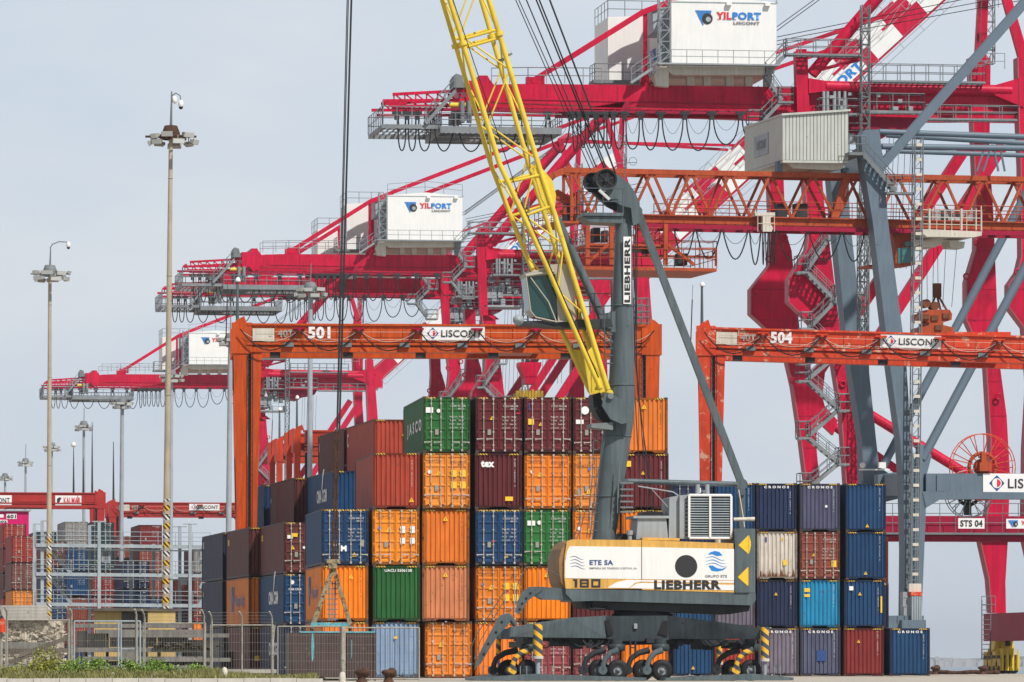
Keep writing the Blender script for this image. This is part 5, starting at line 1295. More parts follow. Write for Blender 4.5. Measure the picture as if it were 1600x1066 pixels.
deck(1216, 1240, 158, -1.5, -.5, .15, 1.1); deck(1170, 1192, 192, -1.5, -.5, .15, 1.0)
b.stair(A(1190, 193, -1.4), A(1215, 226, -1.4), .8); deck(1213, 1240, 228, -1.5, -.5, .15, 1.0); deck(1280, 1345, 176, -1.5, -.4, .15, 1.1); deck(1345, 1445, 172, -1.5, -.4, .2, 1.3); deck(1362, 1540, 125, -1.6, -.6, .15, 1.25); deck(1445, 1590, 184, -1.2, -.3, .15, 1.0)
b.build('access_stairs', M['galv_mid'], sts)
b = MB()
for x in (1287, 1293, 1304, 1311, 1320): b.tube(A(x, 143, -.7), A(x, 182, -.7), .13, n=6)
for i in range(10):
    rx, ry, rw, rh = random.Random(i).uniform(1280, 1430), random.Random(i + 50).uniform(146, 170), random.Random(i + 9).uniform(4, 10), random.Random(i + 7).uniform(4, 10)
    v = A(rx, ry, -.9); b.cbox((v.x, -.6, v.z), rw * SA.m, .6, rh * SA.m)
for i in range(14):
    rx, ry = random.Random(i + 90).uniform(1264, 1350), random.Random(i + 150).uniform(182, 240)
    v = A(rx, ry, -.2); b.cbox((v.x, .5, v.z), .5, 1.5, .7)
b.rail([A(1255, 246, -.5), A(1345, 246, -.5)], 1.1, 1, .03); b.rail([A(1255, 215, -.5), A(1345, 215, -.5)], 1.1, 1, .03)
b.box(A(1258, 246).x, -.6, A(1258, 246).z - .2, A(1345, 246).x, 4, A(1258, 246).z)
b.build('trolley_gear', M['galv'], sts)
b = MB(); spoly(b, [(1290, 180), (1440, 184), (1430, 200), (1395, 205), (1380, 216), (1300, 206)], .5, 5.5); b.build('trolley', M['red_dark'], sts)
b = MB(); spoly(b, [(1270, 205), (1290, 205), (1292, 240), (1268, 240)], .3, 3.5); b.build('cab', M['galv_light'], sts)
b = MB(); b.lattice(A(1349, 205 + 545, -1.6), A(1352, 8, -1.6), .62, .035, 1.0); b.build('lift_mast', M['galv_dark'], sts)
b = MB()
for x in (1390, 1397, 1405, 1415, 1424, 1432): b.tube(A(x, 205, 2.5), A(x - 8, 420, 2.5), .02, n=4)
b.build('hoist_rope', M['rope'], sts)
# legs: landside with the swollen knee, waterside, both frames
def leg(pts, t, w=1.3, nm='leg'):
    k = MB(); spoly(k, pts, t, t + w); o = k.build(nm, M['red'], sts)
    return o
def bulge(L, Rr): return L + Rr[::-1]
NLs = bulge([(1255, 268), (1264, 356), (1261, 389), (1232, 437), (1232, 472), (1255, 494), (1288, 530), (1301, 561), (1314, 642), (1322, 756), (1326, 830)], [(1284, 268), (1288, 320), (1300, 410), (1312, 512), (1324, 561), (1337, 642), (1343, 756), (1345, 830)])
FLs = bulge([(1201, 262), (1205, 368), (1202, 415), (1173, 452), (1173, 491), (1195, 511), (1225, 540), (1229, 560), (1239, 603), (1252, 691), (1260, 756), (1265, 830)], [(1224, 262), (1227, 359), (1237, 392), (1249, 511), (1260, 560), (1281, 610), (1275, 691), (1281, 756), (1286, 830)])
leg(NLs, -.6); leg(FLs, TB)
NWs = bulge([(1590, 90), (1592, 190), (1595, 260), (1596, 400), (1590, 425), (1576, 445), (1576, 480), (1600, 512), (1608, 600), (1602, 700), (1600, 840), (1625, 950)], [(1612, 90), (1620, 190), (1628, 300), (1636, 500), (1642, 600), (1646, 800), (1650, 950)])
FWs = bulge([(1516, 90), (1522, 240), (1526, 330), (1525, 390), (1510, 440), (1510, 500), (1528, 540), (1541, 575), (1548, 690), (1547, 770), (1543, 800), (1531, 842), (1545, 905), (1549, 958)], [(1548, 90), (1546, 240), (1552, 330), (1556, 430), (1561, 560), (1573, 650), (1578, 740), (1575, 842), (1571, 910), (1572, 958)])
leg(NWs, -.6); leg(FWs, TB)
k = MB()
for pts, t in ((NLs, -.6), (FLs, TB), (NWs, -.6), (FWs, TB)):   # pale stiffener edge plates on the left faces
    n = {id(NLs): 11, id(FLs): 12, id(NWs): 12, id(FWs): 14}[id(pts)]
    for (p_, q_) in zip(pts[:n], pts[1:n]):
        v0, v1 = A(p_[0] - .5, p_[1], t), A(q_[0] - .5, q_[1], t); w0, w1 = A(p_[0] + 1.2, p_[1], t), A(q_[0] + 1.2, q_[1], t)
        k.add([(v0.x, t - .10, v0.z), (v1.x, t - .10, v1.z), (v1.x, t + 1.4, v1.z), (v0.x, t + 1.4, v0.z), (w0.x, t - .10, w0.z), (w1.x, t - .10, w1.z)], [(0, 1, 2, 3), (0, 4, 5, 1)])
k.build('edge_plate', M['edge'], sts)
k = MB()      # plate seams across the legs
for pts, t in ((NLs, -.6), (FLs, TB), (NWs, -.6), (FWs, TB)):
    h_ = {id(NLs): 11, id(FLs): 12, id(NWs): 12, id(FWs): 14}[id(pts)]; L_, R_ = pts[:h_], pts[h_:][::-1]
    for y in (300, 345, 392, 452, 500, 548, 596, 650, 700, 740):
        def xa(C):
            for (x0, y0), (x1, y1) in zip(C, C[1:]):
                if y0 <= y <= y1 and y1 > y0: return x0 + (x1 - x0) * (y - y0) / (y1 - y0)
        l_, r_ = xa(L_), xa(R_)
        if l_ and r_: v0, v1 = A(l_ + 1.5, y, t), A(r_, y, t); k.box(v0.x, t - .02, v0.z - .025, v1.x, t, v0.z + .025)
k.build('plate_seam', M['red_dark'], sts)
# bracing
b = MB()
b.beam(A(1262, 607, TB + .6), A(1508, 232, TB + .6), 1.0, .82); b.beam(A(1322, 607, 0), A(1566, 228, 0), 1.0, .82)
b.beam(A(1390, 210, TB + .6), A(1262, 330, TB + .6), .01)
spoly(b, [(1262, 620), (1290, 575), (1285, 620), (1289, 635), (1309, 657), (1302, 680), (1270, 650)], TB + .2, TB + 1.0)
b.tube(A(1300, 664, TB + .6), A(1450, 768, TB + .6), .34, n=14); b.tube(A(1322, 625, 0), A(1545, 762, 0), .38, n=14)
b.build('brace', M['red'], sts)
b = MB()
for t in (-.8, TB - .2): b.box(A(1255, 820, t).x, t, A(1400, 846, t).z, A(1640, 820, t).x, t + 1.5, A(1400, 806, t).z)
b.box(A(1255, 820).x, -.9, A(1400, 846).z, A(1640, 820).x, -.8, A(1400, 838).z)
pb = b.build('portal_beam', M['red_dark'], sts)
b = MB(); b.box(A(1370, 832, -2).x, -2.0, A(1400, 832, -2).z - .15, A(1640, 832, -2).x, -.9, A(1400, 832, -2).z); b.rail([A(1370, 832, -2), A(1640, 832, -2)], 2.2, 1.2, .03, rails=(1, .66, .33)); b.build('portal_walkway', M['galv_dark'], sts)
def board(s_, x0, x1, y0, y1, t, m_):
    a_, e_ = A(x0, y1, t), A(x1, y0, t); o_ = MB().box(a_.x, t - .06, a_.z, e_.x, t, e_.z).build('sign_board', M['wht'], pb)
    if s_: text(s_, a_.x + .15, t - .09, a_.z + .14, e_.x - a_.x - .3, e_.z - a_.z - .28, M[m_], o_, .03)
    return o_
# sill beams and bogies
for (x0, x1, nm) in ((1240, 1345, 0), (1545, 1650, 1)):
    b = MB(); fx = (x0 + 45) if not nm else 1560
    c0, c1 = A(1270 if not nm else 1560, 955, TB + 2), A(1333 if not nm else 1636, 955, -2)
    z0_, z1_ = EYE + (HY - 1000) * SA.m, EYE + (HY - 955) * SA.m
    b.beam((c0.x, TB + 4, (z0_ + z1_) / 2), (c0.x, -3, (z0_ + z1_) / 2), 1.5, z1_ - z0_); b.build('sill_beam', M['red_dark'], sts)
    for tt in (TB + 1.0, -1.0):
        k = MB(); 
        for j in range(4):
            y_ = tt + (j - 1.5) * 1.6
            for xx in (-.62, -.2, .22, .64): k.box(c0.x + xx - .14, y_ - .6, .25, c0.x + xx + .14, y_ + .6, 1.5 + .25 * (j % 2)); k.box(c0.x + xx - .06, y_ - .72, .4, c0.x + xx + .06, y_ - .6, 1.9)
            k.disc((c0.x - .4, 0, .42), .42, y_ - .3, y_ + .3, 16, 1); k.disc((c0.x + .4, 0, .42), .42, y_ - .3, y_ + .3, 16, 1)
            k.box(c0.x - .8, y_ - .5, 1.2, c0.x + .8, y_ + .5, 1.45, 1)
        k.box(c0.x - .5, tt - 2.4, 1.5, c0.x + .5, tt + 2.4, 2.0); k.prism([(c0.x - .8, 1.9), (c0.x + .8, 1.9), (c0.x + .75, z0_), (c0.x - .7, z0_)], tt - 1, tt + 1); k.box(c0.x + .1, tt - 1.06, 2.2, c0.x + .5, tt - 1, 2.6, 1); [k.box(c0.x + xx - .05, tt - 1.12, 1.7, c0.x + xx + .05, tt - 1, z0_ - .2) for xx in (-.55, -.25, .65)]
        for j in (-1, 1): k.beam((c0.x - .7, tt + j * 1.5, .6), (c0.x - .2, tt + j * .5, z0_), .2, .2, 1)
        k.build('bogie', [M['yellow'], M['dark']], sts)
# zigzag stairs up the near landside leg
b = MB(); ZZ = [(1296, 372), (1260, 424), (1306, 470), (1266, 512), (1308, 556), (1262, 594), (1312, 640), (1262, 683), (1312, 724), (1264, 764), (1312, 806)]
for (xa, ya), (xb, yb) in zip(ZZ, ZZ[1:]): b.stair(A(xb, yb, -1.7), A(xa, ya, -1.7), .9)
for i, (xa, ya) in enumerate(ZZ): deck(xa - (14 if xa < 1290 else 2), xa + (4 if xa < 1290 else 16), ya, -1.9, -.6, .16, 1.2)
b.build('leg_stairs', M['galv_mid'], sts)
b = MB()
for (xa, ya, t) in ((1226, 372, TB - .3), (1232, 402, TB - .3), (1262, 345, -.7), (1292, 330, -.7), (1201, 405, TB - .3), (1590, 425, -.7), (1510, 432, TB - .3), (1527, 380, TB - .3), (1560, 620, TB - .3), (1239, 595, TB - .3), (1317, 600, -.7)):
    v = A(xa, ya, t); b.ring((v.x, t, v.z), .22, .07, 'y', 12, 5)
b.build('lifting_lug', M['red'], sts)
b = MB(); x_ = A(1541, 980, TB - 1).x; z0_, z1_ = A(1541, 1030, TB - 1).z, A(1541, 938, TB - 1).z
for dx in (-.35, .35): b.tube((x_ + dx, TB - 1, z0_), (x_ + dx, TB - 1, z1_), .05, n=5)
for i in range(12): z = z0_ + (z1_ - z0_) * i / 12; b.tube((x_ - .35, TB - 1, z), (x_ + .35, TB - 1, z), .03, n=4)
b.rail([(x_ - .5, TB - 1.6, z1_ - 1.0), (x_ + .6, TB - 1.6, z1_ - 1.0)], 1.3, .4, .03); b.build('sill_ladder', M['galv_dark'], sts)
# apex mast
b = MB()
b.beam(A(1600, 95, .2), A(1520, -185, .2), .75, .7, 0, .5, .5); b.beam(A(1530, 95, TB + .5), A(1542, -170, TB + .5), .75, .7, 0, .5, .5); b.beam(A(1535, 95, 7), A(1540, -40, 7), .5)
b.beam(A(1520, -182, 0), A(1520, -182, TB), .6)
b.build('apex_mast', M['red'], sts)
b = MB(); b.lattice(A(1545, 100, TB - 2), A(1545, -120, TB - 2), .8, .035, 1.1); b.rail([A(1525, 108, -.8), A(1570, 108, -.8)], 1.2, 1, .03); b.rail([A(1525, 12, TB - 1), A(1560, 12, TB - 1)], 1.2, 1, .03); b.build('mast_ladder', M['galv'], sts)
# raised boom, red and white bands
hx, hz_ = A(1620, 140).x, A(1620, 140).z
EL_ = R(42.3); dv = Vector((math.cos(EL_), 0, math.sin(EL_))); nv = Vector((-math.sin(EL_), 0, math.cos(EL_)))
BL = 50.0
M['bandr'] = M['red']
for t in (0.3, 6.0):
    b = MB(); s0 = 0.0; i = 0
    while s0 < BL:
        s1 = min(BL, s0 + 3.7); O = Vector((hx, t, hz_))
        for (n0, n1, c_) in ((-.9, .9, i % 2), (-1.15, -.98, 0)):
            vs = []
            for ss in (s0, s1):
                for nn, tt in ((n0, 0), (n1, 0), (n1, 1.1), (n0, 1.1)): vs.append(O + dv * ss + nv * nn + Vector((0, tt, 0)))
            b.add(vs, [(0, 1, 2, 3), (7, 6, 5, 4), (0, 4, 5, 1), (1, 5, 6, 2), (2, 6, 7, 3), (3, 7, 4, 0)], c_)
        s0 = s1; i += 1
    bo = b.build('boom', [M['red'], M['white']], sts)
    if t < 1:
        O = Vector((hx, t, hz_)); k = MB(); c_ = O + dv * 24.4; vs = [c_ + nv * -.7, c_ + dv * 7.4 + nv * -.7, c_ + dv * 7.4 + nv * .75, c_ + nv * .75]
        k.add([v + Vector((0, -.03, 0)) for v in vs] + [v for v in vs], [(0, 1, 2, 3), (0, 4, 5, 1), (1, 5, 6, 2), (2, 6, 7, 3), (3, 7, 4, 0)]); bs = k.build('name_sign', M['wht'], bo)
        c_ += dv * .3 + nv * -.5; text('YILPORT', c_.x, t - .06, c_.z, 6.8, 1.05, M['sky'], bs, .05, rot=(0, -EL_, 0))
b = MB(); O = Vector((hx, 0, hz_))
for ss in range(2, 49, 5): b.beam(O + dv * ss + Vector((0, .5, 0)), O + dv * ss + Vector((0, 7, 0)), .5, .6)
b.build('boom_cross_beam', M['red'], sts)
b = MB()
for ss in range(0, 48, 3):
    for n_ in (-1.9, -1.3): b.tube(O + dv * ss + nv * n_ + Vector((0, -.6, 0)), O + dv * (ss + 3) + nv * n_ + Vector((0, -.6, 0)), .03, n=4)
    b.tube(O + dv * ss + nv * -1.9 + Vector((0, -.6, 0)), O + dv * ss + nv * -.9 + Vector((0, -.6, 0)), .03, n=4)
    for n_ in (1.0, 1.9): b.tube(O + dv * ss + nv * n_ + Vector((0, -.5, 0)), O + dv * (ss + 3) + nv * n_ + Vector((0, -.5, 0)), .03, n=4)
    b.tube(O + dv * ss + nv * .9 + Vector((0, -.5, 0)), O + dv * ss + nv * 1.9 + Vector((0, -.5, 0)), .03, n=4); b.tube(O + dv * ss + nv * 1.0 + Vector((0, -.5, 0)), O + dv * (ss + 3) + nv * 1.9 + Vector((0, -.5, 0)), .03, n=4)
b.build('boom_walkway', M['galv'], sts)
b = MB()
for t in (.6, 6.4):
    b.beam(O + dv * 22 + nv * 1 + Vector((0, t, 0)), A(1526, -180, t), .3); b.beam(O + dv * 40 + nv * 1 + Vector((0, t, 0)), A(1526, -180, t), .3)
b.build('fore_stay', M['red'], sts)
b = MB()
for i, (x0, y0, x1, y1) in enumerate(((1214, 48, 1520, -175), (1214, 42, 1520, -180), (1214, 58, 1600, -20), (1214, 64, 1600, -10), (1214, 70, 1600, 0))): b.tube(A(x0, y0, 2 + i * .8), A(x1, y1, 2 + i * .8), .03, n=4)
b.build('boom_rope', M['rope'], sts)

# the same crane again, further along the quay
base_kids = [c for c in bpy.data.objects if c.parent == sts]
def kids(o): return [c for c in bpy.data.objects if c.parent == o]
def tree(o): return (o, [tree(c) for c in kids(o)])
def dup_tree(tr, parent=None, skip=()):
    o, ch = tr
    c = o.copy(); col.objects.link(c)
    if parent: c.parent = parent
    for q in ch:
        if q[0].name.split('.')[0] in skip: continue
        dup_tree(q, c)
    return c
TR = tree(sts)
tip = A(597, 160, 0); tipw = Vector((SA.X + tip.x * SA.c, SA.Y + tip.x * SA.s, 0))
for px, Y, lab in ((285, 607, 'crimson quay crane with a white machinery house left of the yellow boom'), (253, 643, 'crimson quay crane half hidden just behind the one left of the yellow boom'), (68, 858, 'farthest and smallest crimson quay crane at the left')):
    c = dup_tree(TR); c.location = (gx(px, Y) + SA.X - tipw.x, Y + SA.Y - tipw.y, 0); c['label'] = lab
board('STS 04', 1497, 1538, 810, 826, -2.1, 'blk')
o_ = board('', 1572, 1640, 811, 826, -2.1, 'blk'); yil(1575, 1638, 813, 824, -2.17, o_)
# ------------------------------------------------------------------ older quay crane: blue grey portal, orange lattice girder
OG = Frame(1300, 390, 13.0); Q = OG.p
def qpoly(b, pts, t0, t1, mi=0): q = [Q(x, y, t0) for x, y in pts]; b.prism([(v.x, v.z) for v in q], t0, t1, mi)
og = thing('quay_crane', 'older quay crane with blue grey legs, orange lattice girder and grey corrugated house', 'quay crane', OG.loc, OG.yaw)
LT, UT = 0.0, 2.3
def line(p0, p1): return lambda x: p0[1] + (p1[1] - p0[1]) * (x - p0[0]) / (p1[0] - p0[0])
topy = line((893, 264), (1600, 280)); boty = line((1003, 337), (1540, 348))
tn = [893, 955, 1019, 1080, 1141, 1204, 1270, 1342, 1402, 1475, 1537, 1600, 1664]
bn = [(a + c) / 2 for a, c in zip(tn, tn[1:])]
def Q0(x, y, t): v = Q(x, y, 0); return Vector((v.x, t, v.z))
b = MB()
for t in (LT, UT):
    b.beam(Q0(880, 266, t), Q0(1680, topy(1680), t), .34, .34)
for x in tn: b.beam(Q0(x, topy(x), LT), Q0(x, topy(x), UT), .22)
b.beam(Q0(866, 274, LT), Q0(893, 262, LT), .3, .4); b.beam(Q0(866, 274, UT), Q0(893, 262, UT), .3, .4)
b.build('top_chord', M['orange_old'], og)
b = MB()
for t in (LT - .1, UT - .1):
    q0, q1 = Q0(1003, boty(1003), t), Q0(1690, boty(1690), t); q2, q3 = Q0(1690, boty(1690) + 15, t), Q0(1003, boty(1003) + 14, t)
    for (xa, xb) in ((900, 1690),):
        u0, u1, u2, u3 = Q0(xa, boty(xa), t), Q0(xb, boty(xb), t), Q0(xb, boty(xb) + 11, t), Q0(xa, boty(xa) + 11, t)
        b.prism([(v.x, v.z) for v in (u0, u1, u2, u3)], t, t + .55)
        b.prism([(u0.x, u0.z), (u1.x, u1.z), (u1.x, u1.z + .08), (u0.x, u0.z + .08)], t - .22, t + .77)
b.build('bottom_chord', M['orange_old'], og)
b = MB(); 
for t in (LT - .1, UT): b.beam(Q0(1010, boty(1010) + 16, t), Q0(1690, boty(1690) + 16, t), .35, .3)
for i in range(40): x = 1015 + i * 15; v = Q0(x, boty(x) + 12, LT); b.box(v.x - .05, LT, v.z - .2, v.x + .05, LT + .3, v.z + .1)
b.build('trolley_rail', M['red_dark'], og)
b = MB()
for t in (LT, UT):
    for i, x in enumerate(bn):
        b.beam(Q0(tn[i], topy(tn[i]), t), Q0(x, boty(x), t), .17); b.beam(Q0(x, boty(x), t), Q0(tn[i + 1], topy(tn[i + 1]), t), .17)
for i, x in enumerate(bn): b.beam(Q0(tn[i], topy(tn[i]), LT), Q0(tn[i + 1], topy(tn[i + 1]), UT), .12); b.beam(Q0(x, boty(x), LT), Q0(x, boty(x), UT), .3)
for x in (893, 905): b.beam(Q0(x, 262, LT), Q0(x, 345, LT), .18); b.beam(Q0(x, 262, UT), Q0(x, 345, UT), .18)
for x in (1305,): b.beam(Q0(1325, 272, LT), Q0(1303, 344, LT), .5, .3); b.beam(Q0(1337, 274, UT), Q0(1315, 344, UT), .5, .3)
b.build('lattice_bar', M['orange_old'], og)
b = MB()
b.rail([Q0(1040, boty(1040), -.5), Q0(1360, boty(1360), -.5), Q0(1680, boty(1680), -.5)], 1.1, 1.5, .03); b.rail([Q0(1040, boty(1040), UT + .9), Q0(1680, boty(1680), UT + .9)], 1.1, 1.5, .03)
b.build('girder_railing', M['orange_old'], og)
# hanging service decks at the rear
b = MB()
def qdeck(x0, x1, y, t0, t1, hh=.15, r=1.1):
    a, e = Q(x0, y, t0), Q(x1, y, t0); b.box(a.x, t0, a.z - hh, e.x, t1, a.z)
    b.rail([(a.x, t0, a.z), (e.x, t0, a.z), (e.x, t1, a.z), (a.x, t1, a.z), (a.x, t0, a.z)], r, 1.2, .028)
qdeck(912, 1120, 416, -1, 6, .22, 1.25); qdeck(920, 1045, 380, -.6, 5.6, .15, 1.1); qdeck(868, 905, 345, -.6, 5.6, .15, 1.0); qdeck(1010, 1120, 398, 5, 6, .1, 1)
for t in (-.8, 5.8):
    for x in (918, 955, 1040): b.beam(Q(x, 350, t), Q(x, 414, t), .28)
    b.beam(Q(916, 413, t), Q(958, 375, t), .2); b.beam(Q(1040, 380, t), Q(1085, 414, t), .2); b.beam(Q(1118, 388, t), Q(1118, 416, t), .1); b.beam(Q(1090, 388, t), Q(1118, 388, t), .08)
b.build('service_deck', M['orange_old'], og)
b = MB()
for (x0, y0, x1, y1, t) in ((928, 356, 938, 378, 1), (944, 360, 950, 378, 2), (885, 318, 895, 345, 1), (1008, 380, 1016, 396, 3), (1060, 396, 1074, 414, 3), (1244, 318, 1262, 339, 1), (1215, 318, 1230, 339, 1)):
    a, e = Q(x0, y1, t), Q(x1, y0, t); b.box(a.x, t, a.z, e.x, t + 1, e.z)
b.build('switch_cabinet', M['dark'], og)
b = MB(); qpoly(b, [(866, 300), (872, 296), (892, 308), (903, 318), (884, 336), (872, 332), (890, 320), (870, 310)], 1.0, 1.6); qpoly(b, [(866, 300), (872, 296), (892, 308), (903, 318), (884, 336), (872, 332), (890, 320), (870, 310)], 3.6, 4.2); b.build('rope_anchor', M['orange_old'], og)
b = MB(); xs = [1052, 1086, 1128, 1170, 1190, 1195, 1201, 1207, 1213, 1262, 1316, 1352]
for a_, c_ in zip(xs, xs[1:]):
    d = c_ - a_; y = boty(a_) + 19; b.path(sag(Q(a_ + 1, y, -.6), Q(c_ - 1, boty(c_) + 19, -.6), (46 if d > 20 else 54) * OG.m, 12), .05 if d > 15 else .04, 5); b.path(sag(Q(a_ + 1, y, -.6), Q(c_ - 1, boty(c_) + 19, -.6), 22 * OG.m, 8), .018, 4)
b.build('festoon_cable', M['black'], og)
b = MB(); qpoly(b, [(1180, 332), (1211, 332), (1211, 338), (1204, 340), (1204, 350), (1208, 356), (1206, 362), (1192, 362), (1192, 338), (1180, 337)], -.8, -.3); b.rail([Q(1184, 362, -.8), Q(1210, 362, -.8)], 1.1, .6, .03); b.build('cable_carriage', M['beige'], og)
# blue grey portal
b = MB()
qpoly(b, [(1345, 212), (1352, 203), (1374, 202), (1381, 262), (1387, 341), (1410, 515), (1416, 565), (1424, 691), (1434, 745), (1447, 790), (1442, 915), (1440, 965), (1413, 965), (1414, 860), (1411, 745), (1407, 691), (1390, 565), (1384, 515), (1363, 341), (1350, 262)], -1.6, -.2)
b.build('leg', M['pgrey'], og)
b = MB()
qpoly(b, [(1296, 262), (1325, 262), (1328, 340), (1347, 514), (1356, 561), (1369, 688), (1374, 730), (1392, 742), (1392, 775), (1372, 790), (1372, 985), (1345, 985), (1350, 790), (1347, 688), (1327, 561), (1321, 514), (1303, 340)], 13.0, 14.4)
b.build('leg', M['pgrey'], og)
b = MB(); qpoly(b, [(1447, 740), (1690, 740), (1690, 770), (1480, 771), (1447, 790)], -1.4, -.2); qpoly(b, [(1440, 768), (1690, 770), (1690, 780), (1470, 780), (1445, 795)], -1.6, -.1); b.beam(Q(1425, 758, -.9), Q(1382, 758, 13.7), 1.1, 1.5)
qpoly(b, [(1372, 742), (1400, 738), (1410, 748), (1410, 778), (1385, 784), (1372, 800)], 10, 11); 
for x in (1470, 1700): b.box(Q(x, 750, -1.45).x - .3, -1.5, Q(x, 768, -1.45).z, Q(x, 750, -1.45).x + .3, -1.4, Q(x, 742, -1.45).z)
tb_ = b.build('tie_beam', M['pgrey'], og)
a, e = Q(1536, 770, -1.45), Q(1668, 741, -1.45); sign_lis(a.x, e.x, a.z, e.z, -1.46, tb_)
b = MB(); a, e = Q(1383, 987, -3), Q(1447, 962, -3); b.box(a.x + 1.2, -3, a.z, e.x, 17, e.z - .3); b.box(Q(1385, 985, -3).x, -2.5, a.z, e.x, 0, e.z); b.rail([(a.x + 1.2, -2.9, e.z), (e.x - 1.2, -2.9, e.z)], 1.2, 1, .03)
b.build('sill_beam', M['pgrey'], og)
b = MB()
for tt in (-1.5, 14): 
    for j in range(4): yq = tt + (j - 1.5) * 1.4; b.prism([(a.x + 1.4, .4), (e.x - .2, .4), (e.x - .5, a.z), (a.x + 1.7, a.z)], yq - .5, yq + .5); b.disc((a.x + 2.0, 0, .4), .4, yq - .3, yq + .3, 14); b.disc((e.x - .6, 0, .4), .4, yq - .3, yq + .3, 14)
b.build('bogies', M['dark'], og)
b = MB()
b.beam(Q(1372, 265, -.9), Q(1650, -52, -.9), .62, .62)
for (y0, y1, t, r, x0) in ((206, 214, -.9, .2, 1374), (211, 224, 13.7, .2, 1385), (229, 232, -.9, .21, 1378), (236, 243, 13.7, .17, 1385)): b.tube(Q(x0, y0, t), Q(1690, y1 + (y1 - y0) * .4, t), r, n=12)
for x, t in ((1540, -.9), (1550, 6)): b.beam(Q(x, 226, t), Q(x - 14, 268, t), .12); b.beam(Q(x + 12, 226, t), Q(x + 20, 268, t), .12)
b.beam(Q(1368, 250, -.9), Q(1330, 265, 13.7), 1.0, .9)
b.build('tie_tube', M['ptube'], og)
b = MB(); b.tube(Q(1670, 175, 13.7), Q(1380, 728, 13.7), .30, n=14); b.tube(Q(1670, 290, -.9), Q(1441, 718, -.9), .31, n=14); b.tube(Q(1437, 695, -.9), Q(1437, 790, -.9), .3, n=10)
qpoly(b, [(1432, 716), (1450, 704), (1456, 712), (1448, 742), (1432, 742)], -1.1, -.7); b.build('brace_tube', M['ptube'], og)
# ladder mast with beige rungs and cabinet below
b = MB(); p0, p1 = Q(1429, 955, -2.4), Q(1436, 215, -2.4)
for dx in (-.3, .3): b.tube(p0 + Vector((dx, 0, 0)), p1 + Vector((dx, 0, 0)), .05, n=5); b.tube(p0 + Vector((dx, .5, 0)), p1 + Vector((dx, .5, 0)), .05, n=5)
n = 46
for i in range(n): c = p0.lerp(p1, i / n); b.tube(c + Vector((-.3, 0, 0)), c + Vector((.3, 0, 0)), .03, n=4); b.tube(c + Vector((-.3, 0, 0)), c + Vector((.3, 0, .7)), .02, n=4)
lm = b.build('ladder_mast', M['galv_dark'], og)
b = MB()
for i in range(32): c = p0.lerp(p1, (i + .5) / 32); b.cbox(c + Vector((0, -.06, 0)), .42, .1, .2)
b.build('landing_plate', M['beige'], lm)
b = MB(); v, e = Q(1424, 976, -2.8), Q(1440, 932, -2.8); nfl = 6
for i in range(nfl): w_ = (e.x - v.x) / nfl; b.box(v.x + i * w_ + .02, -2.85, v.z, v.x + (i + 1) * w_ - .02, -2.2, e.z)
lc = b.build('lift_cabin', M['galv_light'], og)
v2, e2 = Q(1423, 931, -2.8), Q(1441, 925, -2.8); MB().box(v2.x, -2.86, v2.z, e2.x, -2.2, e2.z).build('marker_band', M['orange_worn'], lc)
v2, e2 = Q(1422, 925, -2.8), Q(1441, 912, -2.8); MB().box(v2.x, -2.6, v2.z, e2.x, -2.2, e2.z).build('cabin_top', M['beige'], lc)
v2, e2 = Q(1411, 975, -2.4), Q(1422, 925, -2.4); MB().box(v2.x, -2.4, v2.z, e2.x, -1.7, e2.z).build('control_box', M['galv'], og)
# leg ladder, stairs near the leg top
b = MB(); b.stair(Q(1400, 298, -2.2), Q(1350, 242, -2.2), .7); a, e = Q(1385, 300, -2.2), Q(1430, 300, -2.2); b.box(a.x, -2.3, a.z - .15, e.x, -1.5, a.z); b.rail([(a.x, -2.3, a.z), (e.x, -2.3, a.z)], 1.1, 1, .03)
a, e = Q(1326, 238, -2), Q(1352, 236, -2); b.box(a.x, -2.2, a.z - .2, e.x, 3, a.z); b.rail([(a.x, -2.2, a.z), (e.x, -2.2, a.z)], 1.1, .6, .03)
b.lattice(Q(1347, 520, 10), Q(1347, 300, 10), .55, .03, .9)
b.tube(Q(1347, 752, 10), Q(1347, 800, 10), .08, n=6)
b.build('access_stairs', M['galv_dark'], og)
b = MB(); b.ball(Q(1348, 727, 9), .22, 10, 6); v = Q(1378, 727, 9); b.cbox(v, .5, .3, .4); b.beam(Q(1342, 734, 9.1), Q(1390, 734, 9.1), .1); b.build('lamp', M['white'], og)
# corrugated house
hr = MB(); HT0, HT1 = -1.2, 8.6
x0, x1 = Q(1223, 200, HT0).x, Q(1326, 200, HT0).x; zl0, zl1 = Q(1223, 250, HT0).z, Q(1223, 181, HT0).z; zr0, zr1 = Q(1326, 251, HT0).z, Q(1326, 174, HT0).z
n = 19; prof = []
for i in range(n): xa = x0 + (x1 - x0) * i / n; w_ = (x1 - x0) / n; prof += [(xa, 0), (xa + w_ * .78, 0), (xa + w_ * .84, .07), (xa + w_ * .94, .07)]
prof += [(x1, 0)]
vs = []
for x, d in prof:
    u = (x - x0) / (x1 - x0); vs += [(x, HT0 + d, zl0 + (zr0 - zl0) * u), (x, HT0 + d, zl1 + (zr1 - zl1) * u)]
hr.add(vs, [(2 * i, 2 * i + 2, 2 * i + 3, 2 * i + 1) for i in range(len(prof) - 1)])
hr.add([(x0, HT0, zl0), (x0, HT0, zl1), (x0, HT1, zl1 + .1), (x0, HT1, zl0)], [(0, 1, 2, 3)]); hr.add([(x1, HT0, zr0), (x1, HT0, zr1), (x1, HT1, zr1), (x1, HT1, zr0)], [(0, 1, 2, 3)])
hr.add([(x0, HT1, zl0), (x0, HT1, zl1), (x1, HT1, zr1), (x1, HT1, zr0)], [(0, 1, 2, 3)])
M['corr'] = paint('pale_corrugated_sheet', (0.50, 0.52, 0.48), 0.5, 0.05, 0.05, streak=0.12)
